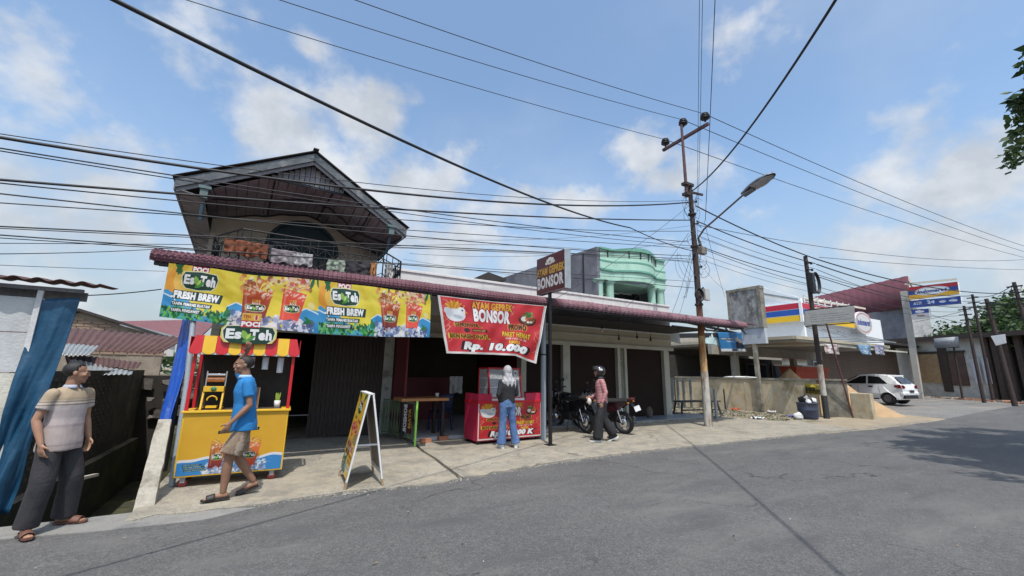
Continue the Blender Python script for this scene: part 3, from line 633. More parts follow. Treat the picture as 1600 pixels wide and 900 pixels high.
def logo_poci(c, x, y, w, h):
    c.rect(x, y, x+w, y+h*.55, C('e9b31e')); c.rect(x, y+h*.5, x+w, y+h, C('c11a2e'))
    c.text('TEH', x+w*.08, y+h*.1, h*.24, C('b01822'), w=w*.36, bold=.04); c.text('Cap', x+w*.16, y+h*.38, h*.09, C('a05010'), w=w*.2)
    c.ell(x+w*.74, y+h*.28, w*.14, h*.2, C('f6d0a0')); c.ell(x+w*.74, y+h*.26, w*.06, h*.2, C('c8203a')); c.text('POCI', x+w*.06, y+h*.58, h*.34, C('ffffff'), w=w*.88, bold=.06)
def cup(c, cx, top, w, h, colA, colB, tilt=0., lab=True, ice=True):
    def q(u, v): 
        X = (u-.5)*w*(1-.32*v); Y = v*h; return (cx+X*math.cos(tilt)-Y*math.sin(tilt), top+X*math.sin(tilt)+Y*math.cos(tilt))
    for i in range(10):
        f = i/10; col = tuple(a*(1-f)+b*f for a, b in zip(colA, colB)); c.poly([q(0, f), q(1, f), q(1, f+.11), q(0, f+.11)], col)
    if ice:
        r = c.rng
        for _ in range(26): x, y = q(r.uniform(.02, .98), r.uniform(-.06, .22)); c.poly([(x+w*.07*math.cos(a+r.uniform(0, 1)), y+w*.06*math.sin(a)) for a in (0, 1.6, 3.1, 4.7)], [C('f2b48a'), C('ffe2c8'), C('e0703a'), C('fff4e8')][r.randint(4)], .75)
        for _ in range(14):
            a = r.uniform(-2.9, -.3); x, y = q(.5, -.02); l = r.uniform(.3, .62)*w; c.line([(x+.3*l*math.cos(a), y+.2*l*math.sin(a)), (x+l*math.cos(a), y+.6*l*math.sin(a))], w*.025, [colA, C('ffd9a0'), C('b4602a')][r.randint(3)], .85)
    c.poly([q(.06, .1), q(.14, .1), q(.2, .9), q(.14, .9)], C('ffffff'), .25)
    if lab:
        x, y = q(.2, .38); x2, _ = q(.8, .38); lw = w*.62; logo_poci(c, q(.5, .3)[0]-lw*.22, q(.5, .28)[1], lw*.44, h*.16); logo_esteh(c, q(.5, .44)[0]-lw/2, q(.5, .44)[1], lw, h*.2)
def wave_base(c, y0, amp, W, H, ph=0):
    xs_ = np.linspace(0, W, 60); f = lambda x, k: y0+amp*np.sin(x/W*9+ph)+amp*.5*np.sin(x/W*21+ph*2)+k
    c.poly([(x, f(x, -H*.045)) for x in xs_]+[(W, H), (0, H)], C('f4f7fa')); c.poly([(x, f(x, 0)) for x in xs_]+[(W, H), (0, H)], C('2f8fd8'))
    for _ in range(40): x = c.rng.uniform(0, W); c.ell(x, f(x, c.rng.uniform(.0, .12)*H), 2.2, 2, C('ffffff'))
kc = Canvas(900, 600, C('f2b81c')); kc.blobs(200, (0, 0, 900, 600), (50, 120), [C('f4bd22'), C('f0b318')], .3)
wave_base(kc, 470, 16, 900, 600, 2.4)
for cx, w_, tl, ca, cb in ((330, 150, .10, C('d98a3a'), C('7a1424')), (600, 190, .06, C('f4823c'), C('e04a28'))):
    kc.blobs(60, (cx-110, 500, cx+150, 590), (14, 34), [C('cfdcec'), C('8fa6c8'), C('ffffff'), C('5f7aa8')], .8); cup(kc, cx, 300, w_, 250, ca, cb, tl)
    kc.blobs(70, (cx-110, 545, cx+150, 600), (12, 30), [C('dfe8f4'), C('9fb4d4'), C('ffffff'), C('6f88b4')], .8)
kc.poly([(300, 165), (660, 140), (656, 172), (296, 200)], C('15402a')); kc.text('Terpercaya Dan Banyak Cabang Es Dan Berita', 312, 170, 15, C('f4f4e8'), w=330, ang=-.07)
for i in range(4): kc.rect(40+i*6, 492+i*19, 200+i*14, 506+i*19, C('1b5238'), sk=6); kc.text(['Nikmati Segarnya', 'Teh Asli Pilihan', 'Tanpa Pemanis Buatan', 'Tanpa Pengawet'][i], 50+i*6, 495+i*19, 9, C('f0f0f0'), w=130+i*10)
KX, KY, KW, KD, KH = -.89, 6.86, 1.20, .5, .90
kio = thing('drinks_kiosk', 'yellow and red iced tea kiosk on castors with striped awning beside the leaning slab', 'kiosk', (KX, KY, 0.014), math.radians(-2.2))
kprint = mat('kiosk_print', img=kc.image('kiosk_print'), rough=.35, var=.0, bump=0)
mb = MB(); mb.box((0, 0, .12), (KW, KD, KH)); mb.build('cabinet', yelp, kio, bevel=.006)
mb = MB(); mb.grid(lambda u, v: (.02+u*(KW-.04), -.004, KH-.03-v*(KH-.17)), 2, 2); 
def flipv(o):
    for d_ in o.data.uv_layers[0].data: d_.uv[1] = 1-d_.uv[1]
    return o
flipv(mb.build('printed_panel', kprint, kio))
mb = MB(); mb.box((-.02, -.03, KH+.002), (KW+.02, KD, KH+.03)); mb.build('counter_top', yelp, kio, bevel=.005)
mb = MB(); mb.box((.1, .05, KH+.031), (KW-.1, KD-.05, KH+.034)); mb.build('counter_mat', mat('dark_counter_mat', (.06, .045, .04), .6), kio)
for x in (.10, KW-.12):
    for y in (.05, KD-.05):
        o = thing('caster', None, None, (0, 0, 0)); o.parent = kio
        o.location = (x, y, 0)
        mb = MB(); mb.lathe([(.012, -.014), (.045, -.014), (.05, -.006), (.05, .006), (.045, .014), (.012, .014)], (0, 0, .05), 16, axis='y'); mb.build('wheel', mat('red_wheel', (.25, .03, .03), .5), o)
        mb = MB(); mb.box((-.025, -.022, .05), (.025, -.017, .115)); mb.box((-.025, .017, .05), (.025, .022, .115)); mb.box((-.035, -.03, .105), (.035, .03, .118)); mb.build('bracket', steel, o)
for x in (.012, KW-.03):
    for y in (0.005, KD-.04): mb = MB(); mb.box((x-.01, y, KH+.03), (x+.028, y+.035, 1.72)); mb.build('post', redp, kio, bevel=.003)
# scalloped striped canopy
n = 9; rw = KW+.10
for i in range(n):
    x0 = -.05+i*rw/n; x1 = x0+rw/n-.002; col = redp if i % 2 == 0 else yelp
    mb = MB(); ci = max(0, (1-i)) * .0
    t0 = .05 if i == 0 else 0; t1 = .05 if i == n-1 else 0
    xm = (x0+x1)/2; zt, zb = 1.90, 1.665
    fr = [(x0, -.05, zb+.04)]+[(xm+(x1-x0)/2*math.cos(PI+PI*k/8), -.05, zb+.035+.045*math.sin(PI+PI*k/8)) for k in range(1, 8)]+[(x1, -.05, zb+.04), (x1-t1, -.02, zt), (x0+t0, -.02, zt)]
    mb.prism(fr, (0, .006, 0)); mb.prism([(x0+t0, -.02, zt), (x1-t1, -.02, zt), (x1-t1, KD, zt+.02), (x0+t0, KD, zt+.02)], (0, 0, .006)); mb.build('canopy_stripe', col, kio)
mb = MB(); mb.box((-.048, -.040, 1.655), (rw-.052, -.034, 1.712)); mb.build('canopy_border', whitep, kio)
mb = MB(); mb.box((-.05, -.03, 1.70), (-.044, KD, 1.89)); mb.box((rw-.056, -.03, 1.70), (rw-.05, KD, 1.89)); mb.build('canopy_side', redp, kio)
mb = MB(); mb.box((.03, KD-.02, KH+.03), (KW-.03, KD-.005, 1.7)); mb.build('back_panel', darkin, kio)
# logo board above
lc = Canvas(640, 420, C('d8c060')); 
lc.rect(0, 0, 640, 420, C('e0c040')); lc.a[:] = C('e6d870'); logo_esteh(lc, 22, 180, 596, 225)
logo_poci(lc, 205, 6, 230, 185)
lm = mat('kiosk_logo_print', img=lc.image('kiosk_logo'), rough=.35, var=0, bump=0)
bx0, bx1, bz0, bz1 = .27, .93, 1.80, 2.235
def L2(u, v): return (bx0+(bx1-bx0)*u, -.075, bz1-(bz1-bz0)*v)
outl = [(.325, .0), (.675, 0), (.675, .39), (.94, .415), (1, .52), (1, .78), (.93, .94), (.5, .995), (.07, .94), (0, .78), (0, .52), (.06, .415), (.325, .39)]
mb = MB(); n = len(outl); f = [L2(u, v) for u, v in outl]; b = [(x, y+.025, z) for x, y, z in f]
mb.add(f, [tuple(range(n))], 0, False, [(u, 1-v) for u, v in outl]); mb.add(b+f, [tuple(reversed(range(n)))]+[(i+n, i, (i+1) % n, (i+1) % n+n) for i in range(n)], 1, False, [(0, 0)]*(2*n)); mb.build('logo_board', [lm, yelp], kio)
# things on the counter
def kobj(x, y, z=.0): return kio.matrix_basis @ Vector((x, y, KH+.035+z))
bpy.context.view_layer.update()
t = thing('cup_sealer', 'yellow and chrome cup sealing machine on the left of the kiosk counter', 'machine', kobj(.27, .17), math.radians(-2))
for sx in (-.11, .11):
    mb = MB(); mb.prism([(sx-.012, -.14, 0), (sx+.012, -.14, 0), (sx+.012, .12, 0), (sx-.012, .12, 0)], (0, 0, .02)); mb.prism([(sx-.01, -.13, .02), (sx-.01, -.05, .02), (sx-.01, -.02, .23), (sx-.01, -.06, .23)], (.02, 0, 0)); mb.build('side_frame', yelp, t)
    mb = MB(); mb.bar((sx, .03, .0), (sx, .03, .50), .014, .014); mb.build('upright', chrome, t)
mb = MB(); mb.box((-.115, -.08, .23), (.115, .06, .30)); mb.build('head_box', yelp, t, bevel=.004)
mb = MB(); mb.lathe([(.001, -.004), (.032, -.004), (.032, .0), (.001, .0)], (0, -.084, .267), 16, axis='y'); mb.build('badge', mat('green_badge', (.05, .2, .1), .5), t)
mb = MB(); mb.tube([(-.10, 0, .39), (.10, 0, .39)], .035, 14); mb.build('film_roll', mat('copper_film', (.6, .25, .12), .3, .5), t)
mb = MB(); mb.tube([(-.10, 0, .455), (.10, 0, .455)], .022, 12); mb.build('roller', chrome, t)
mb = MB(); mb.tube([(.055*math.cos(a)-0, -.09, .12+.055*math.sin(a)) for a in [PI*k/10 for k in range(11)]], .009, 6); mb.box((-.06, -.1, .02), (.06, .05, .045)); mb.build('cup_holder', yelp, t)
def cuptower(x, z0, h, lab):
    t = thing('cup_stack', lab, 'cup stack', kio.matrix_basis @ Vector((x, .10, z0)), 0, 'clear cup stacks hanging in the kiosk')
    mb = MB(); pr_ = []
    for k in range(int(h/.022)): z = -k*.022; pr_ += [(.040, z), (.043, z-.004), (.037, z-.018)]
    mb.lathe(pr_, n=14); mb.build('cups', mat('clear_plastic', (.75, .77, .8), .25, alpha=.55, var=0, bump=0), t)
    mb = MB(); mb.tube([(0, 0, 0), (0, 0, .05)], .004, 5); mb.build('string', darkm, t)
cuptower(.66, 1.64, .17, 'clear cup stack hanging left of the other two, behind the man'); cuptower(.83, 1.64, .19, 'middle clear cup stack hanging under the kiosk canopy'); cuptower(1.02, 1.64, .23, 'longest clear cup stack hanging by the right red post')
t = thing('straw_cup', 'small white cup full of green straws on the right of the kiosk counter', 'straws', kobj(1.04, .16))
mb = MB(); mb.lathe([(.001, 0), (.035, 0), (.04, .10), (.036, .10), (.032, .01)], n=14); mb.build('cup', whitep, t)
for k in range(14): a = k*2.4; mb = MB(); mb.tube([(.015*math.cos(a), .015*math.sin(a), .02), (.03*math.cos(a), .03*math.sin(a), .19+.02*math.sin(k))], .004, 5); mb.build('straw', mat('green_straw', (.35, .5, .08), .5), t)
t = thing('display_box', 'pale brown clear sided display box behind the walking man on the counter', 'box', kobj(.70, .22), .2)
mb = MB(); mb.box((-.09, -.09, 0), (.09, .09, .02)); mb.box((-.09, -.09, .02), (-.08, .09, .28)); mb.box((.08, -.09, .02), (.09, .09, .28)); mb.build('frame', mat('brown_board', (.28, .17, .10), .6), t)
mb = MB(); mb.box((-.08, .07, .02), (.08, .08, .27)); mb.build('panel', mat('cream_card', (.5, .42, .33), .6), t)
# ================================================================ LEANING SLAB, PIPE, BLUE TARP
t = MB(); a0, a1 = P(207, 797, Y=6.12), P(240, 794, Y=6.12); b0, b1 = P(247, 655, Y=6.75), P(268, 655, Y=6.75); a0.z = a1.z = -.04; c0 = P(252, 650, Y=6.75)
ns = 12
def sl(u, v): p = a0.lerp(a1, u).lerp(b0.lerp(b1, u), v); j = .012*mn.noise(p*9); return (p.x+j*(1 if u < .5 else -1), p.y+.004*mn.noise(p*20), p.z)
t.grid(sl, 4, ns, smooth=False); o = t.build('concrete_slab', mat('weathered_slab', (.40, .37, .31), .9, var=.2, scale=3, bump=.7, bscale=25, dirt=(.18, .16, .13), dscale=3, dlo=.45, dhi=.65), solid=.10); o.modifiers[0].offset = 1 if False else -1
tag(o, 'upright weathered concrete slab leaning beside the yellow kiosk at the ditch edge', 'slab')
def drape(name, c4, m_, fold, nu=30, nv=30, fr=10, th=.006, edge=.0, par=None):
    "cloth through four corners TL TR BR BL with folds along its normal"
    TL, TR, BR, BL = [Vector(c) for c in c4]; nrm = (TR-TL).cross(BL-TL).normalized()
    def fn(u, v):
        p = TL.lerp(TR, u).lerp(BL.lerp(BR, u), v); w = fold*(math.sin(u*fr+2*v)*.5+mn.noise(Vector((u*3.1, v*1.7, fr)))+.4*mn.noise(Vector((u*11, v*3, 2)))); e = edge*mn.noise(Vector((u*4, 3, 1)))*v
        return p+nrm*w*(.3+.7*v)+Vector((0, 0, e))
    mb = MB(); mb.grid(fn, nu, nv); return mb.build(name, m_, par, solid=th)
o = drape('blue_tarp', [P(286, 498, Y=7.9), P(305, 498, Y=7.6), P(272, 668, Y=7.15), P(250, 660, Y=7.4)], bluetarp2, .06, 24, 30, 9); tag(o, 'royal blue tarp hanging behind the left end of the kiosk', 'tarp')
mb = MB(); mb.tube([P(302, 500, Y=7.5), P(292, 600, Y=7.2), P(268, 760, Y=7.0)], .035, 10); o = mb.build('grey_pipe', pvc); tag(o, 'grey plastic pipe running down between blue tarp and kiosk', 'pipe')
# ================================================================ LEFT SHELTER: white boards, teal tarp, tin roof
SY = 6.3
def TP(px, py): return P(px, py, Y=SY)
sh = thing('roadside_shelter', 'improvised shelter with pale boards and teal tarp under a rusty tin roof at far left', 'shelter', (-3.2, SY, 0))
def sub(o, par):
    o.parent = par; o.location = -Vector(par.location); return o
q = [TP(60, 468), TP(127, 466), TP(18, 800), TP(-30, 806)]
def tfn(u, v):
    p = q[0].lerp(q[1], u).lerp(q[3].lerp(q[2], u), v); w = (.02*math.sin(u*7+v*9)+.06*mn.noise(Vector((u*2.2-v*1.5, v*2.5, 3)))+.02*mn.noise(Vector((u*9+v*6, v*5, 3))))*(.3+1.5*v)
    return (p.x, p.y-.02+w-.05*v, max(p.z, -.03))
mb = MB(); mb.grid(tfn, 34, 44); sub(mb.build('tarp_wall', bluetarp, solid=.005), sh)
wb_ = mat('whitish_board', (.46, .47, .47), .8, var=.12, scale=2, bump=.3, dirt=(.27, .27, .27), dscale=1.6, dlo=.48, dhi=.7)
wb2 = mat('cream_board', (.55, .53, .46), .8, var=.15, scale=2, bump=.4, dirt=(.36, .35, .31), dscale=2.2, dlo=.45, dhi=.7)
xe = q[0].x
for k, (za, zb) in enumerate(((1.835, 2.20), (1.42, 1.825), (.0, 1.41))):
    mb = MB(); mb.box((-6.2, SY+.004*k, za), (xe+.02, SY+.015+.004*k, zb)); sub(mb.build('wall_board', wb_ if k < 2 else wb2), sh)
mb = MB(); mb.box((xe-.01, SY-.03, .0), (xe+.035, SY-.01, 2.28)); sub(mb.build('edge_batten', mat('grey_batten', (.5, .5, .5), .8, var=.2)), sh)
hp = TP(28, 613); mb = MB(); mb.box((hp.x-.02, SY-.045, hp.z-.04), (hp.x+.03, SY-.031, hp.z+.04)); sub(mb.build('hinge', steel), sh)
mb = MB(); mb.box((-6.2, SY+.2, 2.22), (q[1].x-.02, SY+.24, 2.32)); mb.box((-6.2, SY-.0, 2.29), (q[1].x-.0, SY+.05, 2.33)); sub(mb.build('top_beam', wooddk), sh)
mb = MB()
mb.grid(lambda u, v: (-6.4+u*(q[1].x+.17+6.4), SY-.16+.62*v, 2.385+.05*v-.02*u*0+.016*math.sin(u*170)*(1-v*.2)+.012*mn.noise(Vector((u*8, v, 0)))), 330, 6); sub(mb.build('tin_roof', rust, solid=.006), sh)
mb = MB(); mb.box((-6.2, SY+.4, 0), (q[1].x-.9, SY+.44, 2.2)); sub(mb.build('rear_wall', darkin), sh)
# ================================================================ OLD HOUSES BEHIND THE DITCH
def at_bricks(name, x0, x1, y, z0, z1, m_, par, bw=.24, bh=.09, face='y'): pass
ow = thing('old_brick_wall', 'dark mossy old brick wall along the left side of the ditch', 'wall', (-2.4, 9, 0))
mb = MB(); mb.box((-2.62, 7.18, -1), (-2.42, 12.3, 1.42)); sub(mb.build('wall_core', mortar if False else dbrick), ow)
bmesh_b = MB(); bmesh_b.box((0, -.10, 0), (.012, .10, .05)); bo = bmesh_b.build('brick', dbrick, ow); bo.location = (-2.42+2.4, 7.4-9, .3); bme = bo.data
cnt = 0
for r in range(20):
    for k in range(14):
        y = 7.35+k*.215+(r % 2)*.107; z = .03+r*.066
        if y > 12.1 or cnt > 270: continue
        if random.random() < .10: continue
        share('brick', bme, ow, (-2.42+2.4+random.uniform(-.006, .004), y-9, z), (random.uniform(-.02, .02), 0, random.uniform(-.03, .03))); cnt += 1
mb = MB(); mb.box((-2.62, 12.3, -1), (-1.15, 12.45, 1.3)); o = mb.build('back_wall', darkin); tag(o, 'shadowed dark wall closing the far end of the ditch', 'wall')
mb = MB()
for k in range(26):
    x = -2.4+random.random()*1.2; z = .3+random.random()*.9; mb.box((x, 12.1+random.random()*.2, z), (x+.05+random.random()*.2, 12.2, z+.05+random.random()*.2), j=.03)
o = mb.build('stored_junk', mat('mixed_junk', (.10, .09, .08), .8, var=.6, scale=5)); tag(o, kind='stuff')
def roofsheet(name, lab, c4, m_, waves, amp=.02, cat='roof', sag=.02, solid=.006, parent=None):
    TL, TR, BR, BL = [Vector(c) for c in c4]; n_ = (TR-TL).cross(BL-TL).normalized()
    def fn(u, v): p = TL.lerp(TR, u).lerp(BL.lerp(BR, u), v); return p+n_*(amp*math.sin(u*waves*2*PI)+sag*mn.noise(Vector((u*3, v*3, waves))))
    mb = MB(); mb.grid(fn, int(waves*6), 8); o = mb.build(name, m_, parent, solid=solid)
    if lab: tag(o, lab, cat)
    return o
roofsheet('tin_roof', 'long reddish brown corrugated roof between shelter and kiosk', [(-7.6, 15.5, 2.62), (-2.2, 15.5, 2.36), (-2.35, 13.0, 1.80), (-6.0, 13.0, 1.90)], rust, 34, .022)
roofsheet('tin_roof', 'pale zinc sheet lying askew behind the standing man', [P(95, 537, Y=11.5), P(154, 541, Y=11.5), P(140, 556, Y=10.2), P(85, 556, Y=10.2)], galv, 8, .015)
roofsheet('tin_roof', 'narrow broken brown sheet sloping above the zinc strip', [P(100, 552, Y=11.2), P(221, 567, Y=11.2), P(214, 576, Y=10.4), P(105, 570, Y=10.4)], rust, 14, .012)
roofsheet('tin_roof', 'long pale zinc strip sloping over the dark brick wall', [P(110, 562, Y=10.6), P(208, 579, Y=10.6), P(206, 586, Y=9.9), P(105, 586, Y=9.2)], galv, 12, .010)
mb = MB(); mb.bar(P(120, 584, Y=9.6), P(176, 585, Y=9.9), .05, .03); o = mb.build('timber_batten', mat('pale_batten', (.45, .40, .32), .8)); tag(o, 'pale timber batten lying under the zinc strip', 'timber')
gb_ = thing('gable_house', 'low brick gable house with dark roof edge behind the red brown roof', 'house', (-6.5, 20, 0))
A_, B_, C_ = P(70, 505, Y=20), P(126, 488, Y=20), P(258, 531, Y=20)
mb = MB(); mb.prism([(A_.x-3, 20, 0), (C_.x, 20, 0), tuple(C_), tuple(B_), (A_.x-3, 20, A_.z-1)], (0, .2, 0)); sub(mb.build('gable_wall', mat('mortar_brown', (.23, .19, .15), .9, var=.3, scale=2, bump=.5)), gb_)
bb = MB(); bb.box((-.17, -.02, 0), (.17, 0, .085)); bo = bb.build('brick', brick_m, gb_); first = True; cnt = 0
for r in range(22):
    z = 1.9+r*.105
    for k in range(30):
        x = A_.x-.5+k*.37+(r % 2)*.18
        zt = (B_.z-(x+.2-B_.x)*(B_.z-C_.z)/(C_.x-B_.x)) if x > B_.x else B_.z-(B_.x-x)*(B_.z-A_.z)/(B_.x-A_.x)-.1
        if z+.12 > zt or x > C_.x or cnt > 290: continue
        cnt += 1
        if first: bo.location = (x+6.5, -.001, z); first = False
        else: share('brick', bo.data, gb_, (x+6.5, random.uniform(-.012, .0), z))
mb = MB(); mb.prism([tuple(B_+Vector((-3, -.2, -.9))), tuple(B_+Vector((0, -.2, .02))), tuple(C_+Vector((.3, -.2, -.03))), tuple(C_+Vector((.3, -.2, .06))), tuple(B_+Vector((0, -.2, .12))), tuple(B_+Vector((-3, -.2, -.8)))], (0, 5, 0)); sub(mb.build('roof', tiledk), gb_)
A2 = P(202, 507, Y=26); B2 = P(275, 528, Y=26); gr = thing('red_roof_house', 'distant house with white edged red roof peeking right of the gable', 'house', (A2.x, 26, 0))
mb = MB(); mb.prism([tuple(A2), tuple(B2), (B2.x, 26, 2), (A2.x-1, 26, 2)], (0, .2, 0)); sub(mb.build('wall', whitep), gr)
mb = MB(); mb.prism([tuple(A2+Vector((-.5, -.2, .0))), tuple(B2+Vector((.8, -.2, -.25))), tuple(B2+Vector((.8, 6, 1.2))), tuple(A2+Vector((2, 6, .9)))], (0, 0, .1)); sub(mb.build('roof', mat('red_tile_far', (.17, .07, .075), .8)), gr)
mb = MB(); mb.prism([tuple(A2+Vector((-.5, -.25, -.02))), tuple(B2+Vector((.8, -.25, -.27))), tuple(B2+Vector((.8, -.25, -.12))), tuple(A2+Vector((-.5, -.25, .14)))], (0, .05, 0)); sub(mb.build('bargeboard', steel), gr)
# rubbish in the ditch
o = MB()
o.box((-1.5, 9.5, -.9), (-1.15, 10.8, .35)); o = o.build('ditch_block', moss); tag(o, 'mossy green concrete block in the ditch under the brick wall', 'concrete block')
mb = MB(); mb.bar(P(124, 748, Y=6.4), P(150, 742, Y=6.9), .05, .03); o = mb.build('timber_batten', mat('pale_batten', (.45, .40, .32), .8)); tag(o, 'short pale plank sticking out over the ditch behind the man', 'timber')
# ================================================================ A-FRAME SIGN
ac = Canvas(360, 900, C('e9b824')); ac.blobs(60, (0, 0, 360, 900), (60, 140), [C('f2c63a'), C('e2a818'), C('f6d860')], .35)
for x, a in ((10, .6), (350, 2.5), (40, .9), (320, 2.2), (70, 1.2)): ac.leaf(x, -5, 130, a, C('2c7a34')); ac.leaf(x, -5, 90, a+.2, C('1c5a2c'))
ac.ell(180, 165, 78, 78, C('123a28')); ac.text('Es', 128, 120, 60, C('ffffff'), w=60, bold=.05); ac.text('Teh', 180, 140, 60, C('ffffff'), w=60, bold=.05); ac.leaf(190, 215, 70, -1.9, C('8fc24a')); ac.rect(150, 85, 215, 112, C('c11a2e')); ac.text('POCI', 155, 89, 18, C('ffffff'), w=54, bold=.05)
ac.text('Fresh', 225, 290, 42, C('a01830'), w=110, bold=.05); ac.text('Tea', 60, 270, 34, C('15402a'), w=80, bold=.05)
for cx, cy, r in ((70, 400, 44), (150, 380, 48), (230, 410, 46), (110, 470, 40), (300, 440, 30)): ac.ell(cx, cy, r, r, C('b8243a')); ac.ell(cx, cy-6, r*.7, r*.6, C('e8706a')); ac.blobs(8, (cx-r*.6, cy-r*.6, cx+r*.6, cy+r*.2), (6, 12), [C('ffd8c0'), C('fff0e0')], .7)
for k in range(3): ac.rect(210, 470+k*32, 330, 492+k*32, C('15402a'), sk=8); ac.text(['FRESH BREW', 'TANPA PEMANIS', 'TANPA PENGAWET'][k], 218, 475+k*32, 12, C('ffffff'), w=105)
for cx, ca, cb in ((80, C('5a1a14'), C('3a0c10')), (170, C('8a2a1a'), C('5a1018'))): cup(ac, cx, 560, 90, 150, ca, cb, .05)
ac.text('3K', 230, 590, 60, C('c01828'), w=90, bold=.06, out=C('ffffff'), ow=.05); ac.text('HANYA', 225, 680, 30, C('5a2008'), w=110, bold=.05); ac.text('MULAI', 225, 730, 30, C('5a2008'), w=110, bold=.05)
ac.blobs(120, (0, 720, 200, 900), (12, 40), [C('20563a'), C('2f7a44'), C('184a50'), C('dfe8f0')], .8); ac.rect(210, 790, 345, 830, C('f0f0ea')); ac.text('PROMO', 220, 798, 24, C('15402a'), w=110, bold=.04)
am = mat('aframe_print', img=ac.image('aframe_print'), rough=.4, var=0, bump=0)
af = thing('a_frame_sign', 'yellow and white folding A-frame poster stand on the concrete near the road', 'sign', (1.25, 6.25, .012), math.radians(-3))
# local x across the fold, y along the board width
HT = 1.17; hw = .40; bx = .245
def leaf_panel(sg):
    tx, bxs = sg*.035, sg*bx
    def q(u, v, off=0): return (tx+(bxs-tx)*v+sg*off, -hw+2*hw*u, HT*(1-v))
    for y0 in (0, .94):
        mb = MB(); a = [q(y0, 0), q(y0+.06, 0), q(y0+.06, 1), q(y0, 1)]; mb.prism(a, (sg*-.022, 0, 0)); mb.build('leg', whitep, af)
        mb = MB(); a = [q(y0-.003, .925, .002), q(y0+.063, .925, .002), q(y0+.063, 1, .002), q(y0-.003, 1, .002)]; mb.prism(a, (sg*-.027, 0, 0)); mb.build('foot', mat('bare_wood_foot', (.30, .21, .12), .8), af)
    for v0 in (.0, .84):
        mb = MB(); mb.prism([q(.06, v0), q(.94, v0), q(.94, v0+.045), q(.06, v0+.045)], (sg*-.02, 0, 0)); mb.build('rail', whitep, af)
    mb = MB(); 
    if sg < 0: mb.grid(lambda u, v: q(1-u*1.0, .004+v*.9, .003), 2, 2)
    else: mb.grid(lambda u, v: q(u, .004+v*.9, .003), 2, 2)
    o = flipv(mb.build('poster', am, af)); 
    mb = MB(); mb.prism([q(.03, .02, -.004), q(.97, .02, -.004), q(.97, .86, -.004), q(.03, .86, -.004)], (sg*-.004, 0, 0)); mb.build('backing', mat('brown_backing', (.30, .25, .20), .8, var=.2), af)
leaf_panel(-1); leaf_panel(1)
mb = MB(); mb.box((-.04, -hw, HT-.01), (.04, hw, HT+.006)); mb.build('top_hinge', whitep, af)
mb = MB(); mb.bar((-.14, -hw+.02, .52), (.15, -hw+.02, .52), .012, .02); mb.build('spreader', steel, af)
# ================================================================ WARUNG CART
rc = Canvas(1000, 640, C('c81824'))
rr = rc.rng
for k in range(9): a = k*.75; rc.poly([(500, 300), (500+900*math.cos(a), 300+900*math.sin(a)), (500+900*math.cos(a+.3), 300+900*math.sin(a+.3))], C('d8202c'), .6)
def squig(c, x, y, s_, col, wd=5, ph=0):
    c.line([(x+s_*.16*math.sin(i*.9+ph)*(1+.4*math.sin(i*2.1)), y+i*s_*.09) for i in range(12)], wd, col)
def hen(c, x, y, s_):
    "plain white hen shape with a yellow fan"
    for k in range(7): c.leaf(x, y, s_*.62, -2.5+k*.32, [C('f2b41e'), C('e08a18')][k % 2], .16)
    c.ell(x, y+s_*.2, s_*.5, s_*.34, C('eef0f4')); c.ell(x-s_*.34, y+s_*.05, s_*.26, s_*.2, C('dfe3ea'), 1, .6); c.ell(x+s_*.32, y+s_*.0, s_*.2, s_*.24, C('f6f7fa')); c.ell(x+s_*.36, y-s_*.06, s_*.045, s_*.045, C('202028'))
    c.poly([(x+s_*.5, y-s_*.02), (x+s_*.66, y+s_*.05), (x+s_*.48, y+s_*.1)], C('f0a020')); c.ell(x+s_*.1, y+s_*.28, s_*.24, s_*.1, C('c4cad6'), 1, .2); c.ell(x+s_*.36, y-s_*.28, s_*.1, s_*.06, C('b01020'))
def bowl(c, x, y, s_):
    c.ell(x, y+s_*.12, s_*.5, s_*.34, C('2c1a16')); c.ell(x, y+s_*.06, s_*.45, s_*.3, C('7a4a2a')); c.ell(x-s_*.2, y+s_*.05, s_*.17, s_*.15, C('f4f4ee')); c.blobs(16, (x-s_*.1, y-s_*.15, x+s_*.35, y+s_*.15), (s_*.05, s_*.12), [C('c85a2a'), C('a03a1a'), C('e08a4a')]); c.blobs(16, (x-s_*.3, y-s_*.35, x+s_*.25, y-s_*.12), (s_*.05, s_*.13), [C('3f8a34'), C('2c6a2a'), C('7ab84a')]); c.ell(x+s_*.05, y+s_*.22, s_*.09, s_*.06, C('f0f0e6')); c.ell(x+s_*.22, y+s_*.2, s_*.08, s_*.06, C('f0f0e6'))
